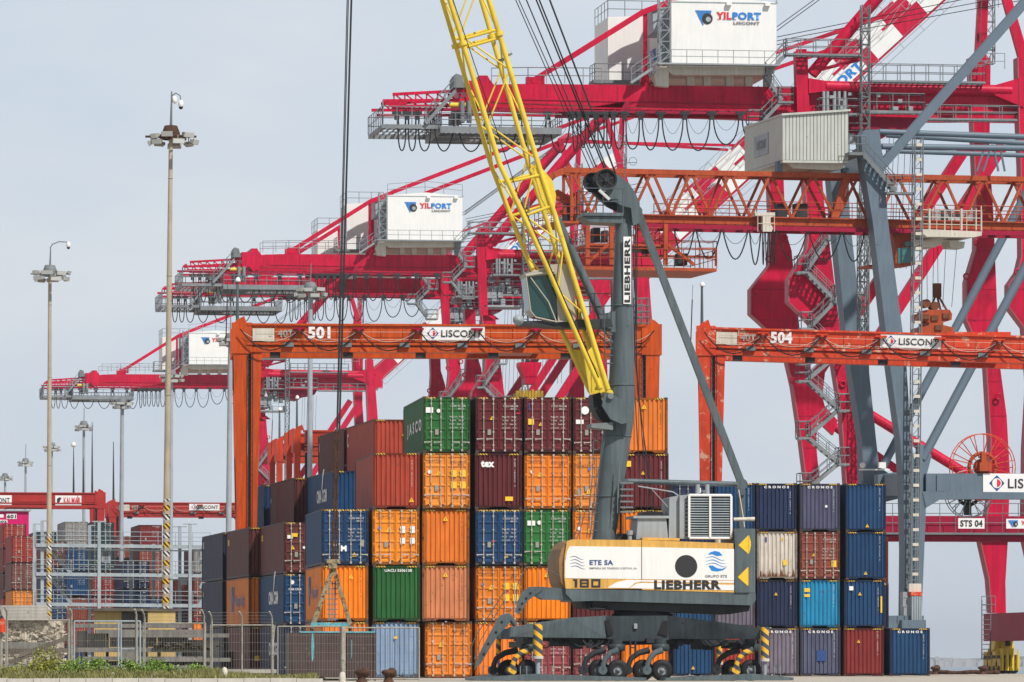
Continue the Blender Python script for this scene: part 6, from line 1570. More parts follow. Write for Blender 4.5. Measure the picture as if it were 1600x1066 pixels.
hs = hr.build('machinery_house', M['corr'], og)
b = MB(); 
vs = [(x0 - .1, HT0 - .15, zl1), (x1 + .1, HT0 - .15, zr1), (x1 + .1, HT1, zr1), (x0 - .1, HT1, zl1)]; vs += [(x, y, z + .14) for x, y, z in vs]
b.add(vs, [(0, 1, 2, 3), (7, 6, 5, 4), (0, 4, 5, 1), (1, 5, 6, 2), (2, 6, 7, 3), (3, 7, 4, 0)]); 
vs = [(x0, HT0 - .02, zl0 - .18), (x1, HT0 - .02, zr0 - .18), (x1, HT1, zr0 - .18), (x0, HT1, zl0 - .18)]; vs += [(x, y, z + .16) for x, y, z in vs]
b.add(vs, [(0, 1, 2, 3), (7, 6, 5, 4), (0, 4, 5, 1), (1, 5, 6, 2), (2, 6, 7, 3), (3, 7, 4, 0)])
b.build('roof', M['corr'], hs)
b = MB(); qpoly(b, [(1228, 252), (1320, 253), (1318, 263), (1304, 266), (1240, 263)], -.6, 8); b.build('house_base', M['beige'], hs)
s = MB().box(x0 - .06, 2.4, zl0 + .75, x0, 6.0, zl0 + 2.2).build('name_sign', M['galv_light'], hs)
text('LISCONT', x0 - .09, 5.2, zl0 + 1.2, 2.4, .6, M['mgr'], s, .03, rot=(0, 0, R(-90)))
b = MB(); qpoly(b, [(1215, 252), (1223, 250), (1223, 268), (1215, 268)], -.5, .2); qpoly(b, [(1318, 262), (1326, 262), (1326, 268), (1318, 268)], -.5, .2); b.build('house_foot', M['pgrey'], hs)
# main trolley, cab, headblock
tr = MB(); qpoly(tr, [(1440, 358), (1534, 362), (1534, 368), (1522, 371), (1448, 370), (1440, 364)], -1.6, 6.6)
for x in (1441, 1452, 1476, 1502, 1525, 1533): tr.tube(Q(x, 360, -1.5), Q(x, 326 if x < 1530 else 322, -1.5), .09 if x in (1452, 1502) else .05, n=5)
tr.rail([Q(1440, 361, -1.5), Q(1534, 363, -1.5)], 1.45, 1.05, .03, rails=(1, .66, .33))
qpoly(tr, [(1483, 376), (1508, 378), (1506, 388), (1485, 387)], -.5, 1.2); qpoly(tr, [(1440, 382), (1463, 382), (1463, 386), (1440, 386)], -.5, 2)
tb = tr.build('trolley', M['beige'], og)
b = MB()
for (x0_, y0_, x1_, y1_) in ((1456, 330, 1470, 345), (1478, 327, 1492, 345), (1500, 330, 1520, 350), (1460, 346, 1500, 358)): a, e = Q(x0_, y1_, .5), Q(x1_, y0_, .5); b.box(a.x, .5, a.z, e.x, 2.5, e.z)
b.tube(Q(1480, 346, .2), Q(1498, 346, .2), .3, n=12); b.build('trolley_machinery', M['galv'], tb)
b = MB(); qpoly(b, [(1393, 362), (1428, 352), (1430, 414), (1412, 416), (1396, 410), (1402, 390)], .5, 3.2); b.rail([Q(1360, 412, .4), Q(1372, 416, .4)], 1.9, .5, .03); b.box(Q(1360, 415).x, .4, Q(1360, 416).z, Q(1398, 415).x, 3, Q(1360, 413).z); cb = b.build('cab', M['orange_old'], og)
b = MB(); qpoly(b, [(1403, 388), (1428, 386), (1428, 410), (1403, 412)], .44, .5); qpoly(b, [(1414, 378), (1428, 377), (1428, 384), (1414, 385)], .44, .5)
M['tealglass'] = flat('teal_glass', (0.05, 0.17, 0.17), 0.15); b.build('cab_window', M['tealglass'], cb)
b = MB()
for (xa, xb) in ((1448, 1449), (1459, 1457), (1465, 1466), (1478, 1473), (1495, 1487)): b.tube(Q(xa, 386, 2), Q(xb, 480, 2), .02, n=4)
b.build('hoist_rope', M['rope'], og)
M['dusk'] = paint('rusty_brown_paint', (0.16, 0.055, 0.025), 0.7, 0.3, 0.4)
hb = thing('lifting_headblock', 'rusty orange lifting headblock hanging under the beige trolley of the grey crane', 'headblock', OG.loc, OG.yaw)
b = MB(); qpoly(b, [(1449, 484), (1484, 484), (1488, 491), (1487, 500), (1474, 504), (1474, 508), (1490, 512), (1490, 530), (1438, 530), (1438, 512), (1452, 508), (1452, 504), (1441, 501), (1441, 489), (1449, 488)], .8, 3.2)
b.build('headblock_frame', M['orange_old'], hb)
b = MB()
for (xa, xb) in ((1462, 1452), (1464, 1470), (1466, 1480)): b.beam(Q(xa, 462, 2), Q(xb, 486, 2), .12)
b.beam(Q(1464, 443, 2), Q(1464, 465, 2), .5, .5); b.disc(Q(1459, 472), .3, 1.6, 2.4, 12); b.disc(Q(1472, 476), .3, 1.6, 2.4, 12)
for (x, y) in ((1446, 495), (1460, 497), (1478, 494), (1466, 512)): a = Q(x, y, .8); b.cbox((a.x, .75, a.z), .5, .15, .35)
b.build('sheave_block', M['dusk'], hb)
# cable reels: spoked wheels
def reel(name, lab, px, py, rad, rin, t, m, mhub, ns=28):
    v = Q(px, py, t); w = Vector((OG.X + v.x * OG.c - v.y * OG.s, OG.Y + v.x * OG.s + v.y * OG.c, v.z)); o = thing(name, lab, 'cable reel', w, OG.yaw); r_ = rad * OG.m; ri = rin * OG.m
    b = MB(); b.ring((0, -.3, 0), r_, .035, 'y', 40, 5); b.ring((0, .3, 0), r_, .035, 'y', 40, 5)
    for i in range(ns):
        a = 2 * math.pi * i / ns; d = Vector((math.cos(a), 0, math.sin(a)))
        b.tube(d * ri * .8 + Vector((0, -.35 if i % 2 else .35, 0)), d * r_ + Vector((0, -.3 if i % 2 else .3, 0)), .035, n=4)
    b.build('spoked_rim', M[m], o); b = MB(); b.ring((0, 0, 0), ri * 1.15, .13, 'y', 30, 8); b.build('wound_cable', M[mhub], o)
    b = MB(); b.cbox((0, -.5, 0), .85, .5, .6); b.cbox((-.1, -.5, .6), .35, .4, .7); b.disc((0, 0, 0), ri * .7, -.3, .3, 18); b.beam((0, .2, 0), (0, .2, -r_ * .9), .4); b.build('drive_unit', M['orange_old'] if m != 'galv_light' else M['dark'], o)
reel('cable_reel', 'large orange spoked cable reel standing on the blue grey beam', 1535, 730, 52, 19, -.9, 'orange_worn', 'orange_old')
reel('cable_reel', 'grey spoked cable reel with black cable hanging below the blue grey beam', 1513, 772, 37, 15, 1.2, 'galv_light', 'black')
# hoisting frame of a far quay crane seen over the stacks
M['dyel'] = paint('grimy_yellow_paint', (0.40, 0.27, 0.03), 0.6, 0.3, 0.35)
SP = Frame(828, 470, 8.0); S_ = SP.p
sp = thing('container_spreader', 'red and yellow container spreader hanging just above the maroon containers', 'spreader', SP.loc, SP.yaw)
b = MB()
for pts in ([(812, 566), (846, 566), (846, 572), (838, 590), (820, 590), (812, 572)], [(820, 588), (840, 588), (838, 600), (822, 600)]):
    q = [S_(x, y, -1) for x, y in pts]; b.prism([(v.x, v.z) for v in q], -1, 1)
b.build('headblock_frame', M['red'], sp)
b = MB(); a, e = S_(808, 622, -1.2), S_(847, 611, -1.2); b.box(a.x, -1.2, a.z, e.x, 1.2, e.z - .15)
for i in range(9): x = a.x + (e.x - a.x) * i / 8; b.box(x - .09, -1.25, a.z - .1, x + .09, -.9, e.z + (.12 if i % 2 else 0))
b.build('spreader_frame', M['dyel'], sp)
b = MB()
for x in (818, 824, 834, 840): b.tube(S_(x, 567), S_(x, 440), .03, n=4)
b.beam(S_(824, 548), S_(824, 566), .3); b.beam(S_(836, 555), S_(836, 566), .2); b.build('hoist_rope', M['rope'], sp)
# ------------------------------------------------------------------ lighting masts
def mast_stripes():
    m = paint('striped_mast_paint', (0.42, 0.36, 0.27), 0.55, 0.15, 0.15, (0.2, 0.13, 0.07)); nt = m.node_tree; L = nt.links; b = nt.nodes['Principled BSDF']
    base = b.inputs['Base Color'].links[0].from_socket
    t = nd(nt, 'ShaderNodeTexCoord'); sp = nd(nt, 'ShaderNodeSeparateXYZ'); L.new(t.outputs['Object'], sp.inputs[0])
    def mth(op, a, c=None, v=None):
        n = nd(nt, 'ShaderNodeMath', operation=op); L.new(a, n.inputs[0])
        if c is not None: L.new(c, n.inputs[1])
        elif v is not None: n.inputs[1].default_value = v
        return n.outputs[0]
    band = mth('FRACT', mth('MULTIPLY', sp.outputs['Z'], v=1.0 / 1.1)); isb = mth('LESS_THAN', mth('FRACT', mth('MULTIPLY', sp.outputs['Z'], v=2.0 / 1.1)), v=0.62)
    low = mth('LESS_THAN', sp.outputs['Z'], v=MZ)
    dg = mth('GREATER_THAN', mth('FRACT', mth('MULTIPLY', mth('ADD', mth('MULTIPLY', sp.outputs['X'], v=1.0), mth('MULTIPLY', sp.outputs['Z'], v=.9)), v=3.6)), v=0.5)
    yw = mth('GREATER_THAN', band, v=0.5)
    c1 = nd(nt, 'ShaderNodeMixRGB'); L.new(yw, c1.inputs[0]); c1.inputs[1].default_value = (.75, .45, .02, 1); c1.inputs[2].default_value = (.72, .70, .66, 1)
    c2 = nd(nt, 'ShaderNodeMixRGB'); L.new(dg, c2.inputs[0]); L.new(c1.outputs[0], c2.inputs[1]); c2.inputs[2].default_value = (.03, .03, .03, 1)
    c3 = nd(nt, 'ShaderNodeMixRGB'); L.new(mth('MULTIPLY', isb, low), c3.inputs[0]); L.new(base, c3.inputs[1]); L.new(c2.outputs[0], c3.inputs[2]); L.new(c3.outputs[0], b.inputs['Base Color'])
    return m
MZ = 10.6
M['mast_tan'] = mast_stripes()
M['mast_grey'] = paint('galvanised_mast', (0.33, 0.37, 0.41), 0.5, 0.10, streak=0.08)
M['lamp_old'] = paint('dirty_lamp_housing', (0.33, 0.33, 0.30), 0.5, 0.2, 0.25, (0.15, 0.09, 0.05))
def mast(px_b, px_t, ytop, Y, label, mat, rb, rt, head_w, tip=None, cam_=None, seed=0, grp='lighting masts of the yard'):
    X = gx(px_b, Y); o = thing('lighting_mast', label, 'lighting mast', (X, Y, 0), 0, grp); z = EYE + (HY - ytop) * Y / F; dx = gx(px_t, Y) - X; s = Y / F
    b = MB(); n = 8; b.path([(dx * i / n, 0, z * i / n) for i in range(n + 1)], rb, 16, 0, [rb + (rt - rb) * i / n for i in range(n + 1)])
    if mat == 'mast_tan':
        for q in (.3, .52, .74, .92): b.ring((dx * q, 0, z * q), rb + (rt - rb) * q + .01, .03, 'z', 14, 4)
    b.build('pole', M[mat], o)
    rr = random.Random(seed); w = head_w * s / 2
    b = MB(); b.beam((dx - w, 0, z - .1), (dx + w, 0, z - .1), .12); b.beam((dx, -w * .8, z - .1), (dx, w * .8, z - .1), .12); b.ring((dx, 0, z - .1), w * .55, .06, 'z', 20, 4)
    b.lathe((dx, 0, z), [(.5, -.3), (.55, .1), (.38, .55), (.05, .6)], 'z', 10)
    b.build('head_frame', M['rustiron'] if mat == 'mast_tan' and seed == 1 else M['galv_dark'], o)
    for i in range(14):
        a = 2 * math.pi * (i + .3) / 14; q = w * rr.uniform(.6, 1.0); c = Vector((dx + q * math.cos(a), q * .8 * math.sin(a), z - .05 - (i % 2) * .42 + rr.uniform(-.06, .06))); tl = rr.uniform(-.5, -.1)
        b = MB(); wd = rr.uniform(.6, .95); b.beam(c, (c.x, c.y, z - .1), .05); out = Vector((math.cos(a), math.sin(a), tl)).normalized(); b.beam(c - out * .14, c + out * .16, wd * .8, .16, 0, wd, .30); b.beam(c + out * .16, c + out * .19, wd * .92, .26, 1)
        b.build('floodlight', [M['lamp_old'], M['lens']], o)
    if tip:
        zt = EYE + (HY - tip) * Y / F; b = MB(); b.tube((dx, 0, z), (dx + .05, 0, zt), .05 + (.04 if cam_ else 0), .04, 6)
        if cam_ == 'crook': b.path([(dx, 0, zt), (dx + .2, 0, zt + .3), (dx + .7, 0, zt + .5), (dx + 1.4, 0, zt + .45)], .04, 5)
        if cam_ == 'dome': b.path([(dx, 0, zt - .3), (dx + .3, 0, zt - .1), (dx + .55, 0, zt - .25), (dx + .6, 0, zt - .6)], .04, 5)
        b.build('antenna', M['galv_dark'], o)
        if cam_:
            b = MB(); cc = (dx + 1.4, 0, zt + .25) if cam_ == 'crook' else (dx + .6, 0, zt - .75); b.ball(cc, .17, 10, 6, 0, 1.5); b.ball((cc[0], cc[1], cc[2] - .2), .13, 10, 6, 1)
            if cam_ == 'dome': b.ball((dx + .22, 0, zt - .5), .15, 10, 6, 0, 1.6)
            b.build('camera_dome', [M['white'], M['black']], o)
mast(257.5, 267, 211, 340, 'tall tan lighting mast with rusty head, nearest of all, striped foot right of the rack', 'mast_tan', .24, .12, 80, 143, 'dome', 1)
mast(76, 78, 426, 430, 'tan lighting mast with curved camera arm, striped foot by the far left containers', 'mast_tan', .22, .13, 60, 388, 'crook', 2)
mast(483, 485, 452, 455, 'grey lighting mast rising behind the 501 gantry beam beside the stacks', 'mast_grey', .24, .19, 48, 412, None, 3)
mast(355, 360, 530, 520, 'grey lighting mast immediately left of the orange gantry leg', 'mast_grey', .30, .2, 36, 470, None, 4)
mast(266, 268, 587, 586, 'grey lighting mast hidden by the nearest tan one, its head sticking out', 'mast_grey', .25, .17, 36, None, None, 5)
mast(188, 191, 630, 648, 'grey lighting mast behind the two distant gantry ends', 'mast_grey', .32, .2, 33, None, None, 6)
mast(131, 131, 665, 710, 'slim grey lighting mast behind the gantry with the maker sign', 'mast_grey', .25, .16, 29, 637, None, 7)
mast(80, 81, 698, 790, 'distant lighting mast overlapped by the second tan one', 'mast_grey', .22, .16, 26, None, None, 8)
mast(40, 40, 722, 850, 'small distant lighting mast with a spike on top, near the left edge', 'mast_grey', .25, .16, 26, 694, None, 9)
mast(8, 8, 745, 920, 'smallest lighting mast, at the left picture edge', 'mast_grey', .28, .18, 24, None, None, 10)

# magenta beam of another crane at the left edge
MF = Frame(0, 690, 8.0)
mg = thing('gantry_crane', 'magenta crane end beam numbered 601 behind the far left containers', 'crane', MF.loc, MF.yaw)
b = MB(); z0, z1 = MF.z(838, 20), MF.z(799, 20); x0, x1 = MF.x(-40), MF.x(45); b.box(x0, 0, z0, x1, 1.2, z1); b.box(MF.x(38), 0, 0, x1, 1.2, z0); b.box(x0, 0, 0, x0 + .7, 1.2, z0); b.build('end_beam', M['magenta'], mg)
b = MB(); b.box(x0, -.3, z1, MF.x(48), 1.5, z1 + .15); b.rail([(x0, -.3, z1 + .15), (MF.x(48), -.3, z1 + .15)], 1.0, 1.0, .04); b.build('walkway', M['galv_light'], mg)
s = MB().box(MF.x(10), -.05, MF.z(811, 20), MF.x(26), 0, MF.z(802.5, 20)).build('number_sign', M['wht'], mg); text('601', MF.x(11), -.08, MF.z(810, 20), MF.x(25) - MF.x(11), .45, M['blk'], s, .04)
s = MB().box(MF.x(-4), -.05, MF.z(817.5, 20), MF.x(11.5), 0, MF.z(812.5, 20)).build('number_sign', M['wht'], mg); text('602', MF.x(-3), -.08, MF.z(817, 20), MF.x(10.5) - MF.x(-3), .28, M['blk'], s, .04)
s = MB().box(MF.x(-6), -.05, MF.z(809, 20), MF.x(5.5), 0, MF.z(804, 20)).build('small_sign', M['wht'], mg)

# galvanised access rack in front of the far containers
RF = Frame(190, 500, 8.0); rk = thing('access_rack', 'galvanised three level walkway rack with railings before the far containers', 'access rack', RF.loc, RF.yaw)
for (t, x0p, x1p) in ((0, 56, 328), (3.2, 52, 322)):
    b = MB(); f3 = MB()
    for lv, (yl, yr) in enumerate(((852, 855), (897, 900), (944, 947))):
        for xa, xb, ya, yb in ((x0p, 192, yl, (yl + yr) / 2), (192, x1p, (yl + yr) / 2, yr)):
            a, e = RF.p(xa, ya, t), RF.p(xb, yb, t); b.beam(a, e, .5 if t == 0 else .3, .30)
            if t == 0: b.rail([a + Vector((0, -.3, .1)), e + Vector((0, -.3, .1))], 1.15, 1.5, .026, rails=(1, .66, .33))
            b.beam(a - Vector((0, 0, .35)), e - Vector((0, 0, .35)), .1, .12)
    b.build('walkway', M['galv_light'], rk)
b = MB()
for lv, (yl, yr) in enumerate(((852, 855), (897, 900), (944, 947))):
    a, e = RF.p(60, yl, .2), RF.p(320, yr, .2); b.add([a, e, e + Vector((0, 2.8, 0)), a + Vector((0, 2.8, 0))], [(0, 1, 2, 3)])
b.build('deck_grating', M['galv_dark'], rk)
for x, t, yt in ((54, 0, 820), (66, .2, 815), (155, -.2, 816), (297, -.2, 820), (281, 3, 824), (140, 3.0, 822), (205, 3.2, 850), (240, 3.2, 850)):
    b = MB(); xx = RF.x(x, t); zt = RF.p(x, yt, t).z; b.box(xx - .14, t - .14, 0, xx + .14, t + .14, zt)
    if yt < 830: b.box(xx - .1, t - .15, zt, xx + (.5 if x < 150 else .6), t + .15, zt + .1); b.box(xx - (.0 if x < 150 else .6), t - .15, zt, xx, t + .15, zt + .1)
    b.build('post', M['galv_light'], rk)
b = MB()
for (xa, ya, xb, yb) in ((70, 852, 112, 897), (75, 897, 112, 944), (312, 918, 328, 900), (312, 945, 328, 922), (312, 880, 328, 862)):
    b.stair(RF.p(xa, max(ya, yb) if xa > 200 else yb, 1.2) if False else RF.p(xa, ya, 1.2), RF.p(xb, yb, 1.2), .9)
b.build('stairs', M['galv_light'], rk)
b = MB()
for x, y in ((164, 870), (287, 905), (167, 871)): v = RF.p(x, y, .5); b.cbox((v.x, .5, v.z), .6, .4, 1.0)
b.build('power_cabinet', M['galv'], rk)

# ------------------------------------------------------------------ foreground: kerb, grass, fence, rubble
K0 = 216
M['kerb'] = paint('whitish_kerb_stone', (0.52, 0.50, 0.45), 0.9, 0.12, 0.2, (0.3, 0.26, 0.2), streak=.1, scale=2)
b = MB(); xk = gx(-30, K0)
while xk < gx(480, K0): b.box(xk, K0, -.1, xk + .98, K0 + .35, .165 + random.uniform(-.01, .01)); xk += 1.0
tag(b.build('kerb', M['kerb']), None, None, kind='structure')
M['soil'] = ground_mat('weedy_soil', (0.07, 0.07, 0.035), (0.14, 0.12, 0.065), 1.5)
b = MB(); n = 40; vs = []
for i in range(n + 1):
    x = gx(-30, 224) + (gx(505, 224) - gx(-30, 224)) * i / n; h = (.36 if i < 27 else .2) + .06 * math.sin(i * 1.3)
    vs += [(x, K0 + .36, .08), (x, 221, h), (x, 231, .05)]
b.add(vs, [q for i in range(n) for q in ((3 * i, 3 * i + 3, 3 * i + 4, 3 * i + 1), (3 * i + 1, 3 * i + 4, 3 * i + 5, 3 * i + 2))])
tag(b.build('verge', M['soil']), None, None, kind='structure')
def leaf_mat(name, c1, c2):
    m = bpy.data.materials.new(name); m.use_nodes = True; nt = m.node_tree; b = nt.nodes['Principled BSDF']; b.inputs['Roughness'].default_value = .7
    g_ = nd(nt, 'ShaderNodeNewGeometry'); r = nd(nt, 'ShaderNodeValToRGB'); r.color_ramp.elements[0].color = (*c1, 1); r.color_ramp.elements[1].color = (*c2, 1)
    nt.links.new(g_.outputs['Random Per Island'], r.inputs['Fac']); nt.links.new(r.outputs['Color'], b.inputs['Base Color']); return m
M['grass'] = leaf_mat('mixed_grass', (0.09, 0.12, 0.02), (0.32, 0.28, 0.10))
M['leafd'] = leaf_mat('dark_shrub_leaf', (0.12, 0.15, 0.012), (0.36, 0.36, 0.035))
M['leafg'] = leaf_mat('green_weed_leaf', (0.09, 0.18, 0.02), (0.26, 0.38, 0.06))
rg = random.Random(11); b = MB()
for i in range(16000):
    y = rg.uniform(K0 + .4, 229); x = gx(rg.uniform(-10, 495), y); px_ = 800 + x * F / y; q_ = min(1, (y - K0 - .3) / 4.5) if y < 221 else max(0, (231 - y) / 10); z = .06 + (.30 if px_ < 345 else .12) * q_; h = rg.uniform(.08, .30) * (.6 + .5 * math.sin(x * .7) ** 2); a = rg.uniform(0, 6.28); w = .028
    lx, ly = rg.uniform(-.12, .12), rg.uniform(-.1, .1)
    b.add([(x - w * math.cos(a), y - w * math.sin(a), z), (x + w * math.cos(a), y + w * math.sin(a), z), (x + lx, y + ly, z + h)], [(0, 1, 2)])
tag(b.build('grass', M['grass']), 'strip of mixed green and straw coloured grass along the kerb', None, kind='stuff')
def shrub(px, Y, w, h, label, mat, n, lean=0, leaf=.085):
    o = thing('shrub', label, 'shrub', (gx(px, Y), Y, .18), 0, 'shrubs growing along the fence'); b = MB(); rs = random.Random(int(px)); cl = []
    for i in range(16): a, q = rs.uniform(0, 6.28), rs.random() ** .5; cl.append((q * w * .42 * math.cos(a), q * w * .3 * math.sin(a), h * rs.uniform(.15, .85) * (1 - .55 * q * q), rs.uniform(.14, .30) * min(w, h * 1.6)))
    for i in range(n):
        c = rs.choice(cl); u = Vector((rs.gauss(0, 1), rs.gauss(0, 1), rs.gauss(0, .8))).normalized() * c[3] * rs.uniform(.55, 1.05); p = Vector(c[:3]) + u
        if p.z < 0: continue
        d = Vector((rs.gauss(0, 1), rs.gauss(0, 1), rs.gauss(.4, 1))).normalized() * leaf * rs.uniform(.6, 1.5); s_ = d.cross(Vector((rs.gauss(0, 1), rs.gauss(0, 1), 1))).normalized() * leaf * .38
        b.add([p - s_ * .4, p + d * .5 - s_, p + d, p + d * .5 + s_], [(0, 1, 2, 3)])
    b.build('foliage', M[mat], o); b = MB()
    for c in cl[:9]: b.path([(0, 0, -.05), (c[0] * .5, c[1] * .5, c[2] * .5), c[:3]], .02, 4)
    b.build('stem', M['wood'], o)
shrub(84, 226, 1.9, 1.15, 'dark olive leafy shrub, tallest of them, beside the first fence posts', 'leafd', 2600)
shrub(138, 221, 2.7, .85, 'low spreading bright green weed left of the small white stone', 'leafg', 2400)
shrub(206, 221, 2.0, .70, 'low green weed mound in front of the white gate', 'leafg', 2000)
shrub(246, 222, 1.8, .68, 'low green weed right of the gate weeds', 'leafg', 1500)
shrub(308, 226, 1.4, .66, 'green weed at the foot of the paired fence posts, left of the white bollard', 'leafg', 1200)
shrub(30, 222, 2.2, .66, 'straggly yellow green weed at the left edge by the kerb', 'leafd', 1200)
def stone(px, Y, w, h, label, mat='stone', nm='stone_bollard', cat='bollard'):
    o = thing(nm, label, cat, (gx(px, Y), Y, 0)); b = MB(); rs = random.Random(int(px)); prof = [(w * .52, 0), (w * .5, h * .4), (w * .46, h * .75), (w * .36, h * .93), (w * .15, h), (.01, h * 1.01)]
    n = 12; vs = []
    for q, z in prof: vs += [(q * math.cos(6.283 * i / n) * rs.uniform(.94, 1.06), q * math.sin(6.283 * i / n), z + rs.uniform(-.01, .01)) for i in range(n)]
    b.add(vs, [(k * n + i, k * n + (i + 1) % n, (k + 1) * n + (i + 1) % n, (k + 1) * n + i) for k in range(len(prof) - 1) for i in range(n)], 0, True); b.build('stone', M[mat], o)
stone(351, 219, .24, .58, 'whitewashed stone bollard standing before the orange lettered container')
stone(535, 219, .26, .40, 'whitewashed stone bollard in front of the brown skip')
stone(176, 219, .22, .38, 'small leaning white stone between the green weeds')
def bollard(px, Y, s, label):
    o = thing('mooring_bollard', label, 'bollard', (gx(px, Y), Y, 0), 0, 'rusty mooring bollards'); b = MB(); b.lathe((0, 0, 0), [(.30 * s, 0), (.24 * s, .06 * s), (.2 * s, .12 * s), (.18 * s, .26 * s), (.22 * s, .34 * s), (.33 * s, .42 * s), (.34 * s, .5 * s), (.26 * s, .58 * s), (.01, .61 * s)], 'z', 18); b.ball((.16 * s, 0, .46 * s), .24 * s, 12, 6); b.build('bollard_body', M['rustiron'], o)
bollard(565, 219, .82, 'rusty mooring bollard in front of the pale blue container, nearer the skip'); bollard(607, 219, .82, 'rusty mooring bollard below the pale blue container, right of the other one')
bollard(1461, 410, 1.0, 'dark mooring bollard at the quay edge beside the lone blue container'); bollard(1535, 412, 1.0, 'dark mooring bollard at the quay edge left of the yellow bogies')
o = thing('quay_fender', 'long dark rubber fender lying along the quay edge between the bollards', 'fender', (gx(1500, 418), 418, 0)); b = MB(); b.path([(gx(x, 418) - gx(1500, 418), .3 * math.sin(x * .9), .13 + .04 * math.sin(x * 1.7)) for x in range(1452, 1562, 4)], .16, 7); b.build('fender_body', M['rustiron'], o)

# fence panels: each panel a thing with posts, frame rails, mesh and barbed wire
FY = 231.0
def panel(x0, x1, ytop, ybot, label, mat='fencepost', gate=False, barb=True, nposts=2, cat='fence'):
    fr = Frame(x0, FY, 0); o = thing('mesh_fence' if not gate else 'fence_gate', label, cat if not gate else 'gate', fr.loc, 0, None if gate else 'mesh fence panels')
    m = fr.m; W = (x1 - x0) * m; zb = max(.06, EYE + (HY - ybot) * m); zt = EYE + (HY - ytop) * m; r = .028 if not gate else .038
    b = MB()
    for x in (0, W): b.tube((x, 0, 0.02), (x, 0, zt + .02), r, n=8)
    b.tube((0, 0, zt), (W, 0, zt), r, n=8); b.tube((0, 0, zb), (W, 0, zb), r, n=8)
    if gate:
        b.tube((W * .67, 0, zb), (W * .67, 0, zt), r, n=8); b.tube((W * .71, 0, zb), (W * .71, 0, zt), r, n=8); b.tube((W * .95, 0, zb), (W * .95, 0, zt), r, n=8); b.tube((W * .71, 0, zb + (zt - zb) * .42), (W * .95, 0, zb + (zt - zb) * .42), r * .7, n=6)
    b.build('frame', M[mat], o)
    b = MB(); n = int(W / .105)
    for i in range(1, n): x = W * i / n; b.tube((x, .01, zb), (x, .01, zt), .0058, n=4, cap=False)
    n = int((zt - zb) / .4)
    for i in range(1, n + 1): z = zb + (zt - zb) * i / (n + 1); b.tube((0, .015, z), (W, .015, z), .005, n=4, cap=False)
    b.build('wire_mesh', M['wire'], o)
    if barb:
        b = MB(); px_ = [0.05, W - .05] if nposts == 2 else [0.05, W / 2, W - .05]
        for x in px_: b.path([(x, 0, 0), (x, 0, zt + .25), (x - .02, -.06, zt + .36), (x - .10, -.22, zt + .55)], .04, 7)
        b.build('post', M[mat], o)
        b = MB()
        for k in range(4): b.path([(x, -.05 * k, zt + .12 + .13 * k + .01 * math.sin(9 * x)) for x in [W * i / 6 for i in range(7)]], .006, 4)
        b.build('barbed_wire', M['wire'], o)
panel(-70, 3, 968, 1053, 'mesh fence panel cut off by the left picture edge')
panel(9, 109, 969, 1052, 'mesh fence panel before the broken gabion wall')
panel(116, 219, 971, 1046, 'pale mesh gate with a narrow wicket leaf, before the concrete slabs', 'galv_light', True, False)
panel(224, 321, 974, 1049, 'mesh fence panel before the yellow formwork boards')
panel(329, 427, 977, 1058, 'mesh fence panel before the orange lettered container', nposts=3)
panel(434, 532, 979, 1060, 'rusty mesh fence panel before the left half of the brown skip', barb=False)
panel(539, 655, 981, 1061, 'rusty mesh fence panel before the pale blue container', barb=False)
for i, (x, lab) in enumerate(((213, 'rusty bent fence post right of the gate'), (112, 'rusty orange tipped fence post left of the gate'), (535.5, 'thick fence post between the two rusty panels'))):
    o = thing('fence_post', lab, 'fence post', (gx(x, FY), FY - .02, 0), 0, None); z = EYE + (HY - (952 if i < 2 else 979)) * FY / F; b = MB()
    b.path([(0, 0, 0), (0, 0, z - .35), (.0, -.05, z - .2), (-.05, -.2, z)], .045 if i < 2 else .075, 8) if i < 2 else b.tube((0, 0, 0), (0, 0, z), .085, n=10); b.build('post', M['fencepost'], o)
lf = thing('warning_lantern', 'orange warning lantern on the fence post at the left edge', 'lantern', (gx(3, FY), FY - .1, 2.0)); b = MB(); b.tube((0, 0, .0), (0, 0, .55), .16, .13, 12); b.tube((0, 0, .55), (0, 0, .68), .09, .05, 10, 1); b.build('lantern_body', [M['orange_worn'], M['dark']], lf)

# rubble, slabs and boards behind the fence
def blockthing(nm, label, cat, px0, px1, y0, y1, Y, depth, mat, extra=None):
    fr = Frame(px0, Y, 6.0); o = thing(nm, label, cat, fr.loc, fr.yaw); m = fr.m; W = (px1 - px0) * m; z0, z1 = max(.02, EYE + (HY - y1) * m), EYE + (HY - y0) * m
    b = MB(); b.box(0, 0, z0, W, depth, z1)
    if extra: extra(b, W, z0, z1, depth)
    b.build('body', M[mat], o); return o, fr, W, z0, z1
M['gabion'] = paint('broken_stone_fill', (0.46, 0.41, 0.33), 0.95, 0.45, 0.5, (0.07, 0.06, 0.05), scale=4)
o, fr, W, z0, z1 = blockthing('concrete_block', 'large pale concrete block on the rubble wall at the left', 'concrete block', -20, 74, 946, 969, 237, 2.0, 'concrete')
o = thing('rubble_wall', 'broken stone filled wall behind the left fence', 'rubble wall', (gx(-20, 237), 237, 0), R(6)); b = MB(); rb = random.Random(5)
b.box(0, .35, 0, 3.2, 2.0, EYE + (1040 - 969) * 237 / F)
for i in range(420):
    x, z = rb.uniform(0, 3.3), rb.uniform(.02, 2.5); s_ = rb.uniform(.05, .14); vs = [(x + rb.uniform(-1, 1) * s_ * 1.6, .32 + rb.uniform(-1, .6) * s_, z + rb.uniform(-1, 1) * s_) for _ in range(6)]
    b.add(vs, [(0, 1, 2), (0, 2, 3), (0, 3, 4), (0, 4, 1), (5, 2, 1), (5, 3, 2), (5, 4, 3), (5, 1, 4)])
b.build('stone_fill', M['gabion'], o)
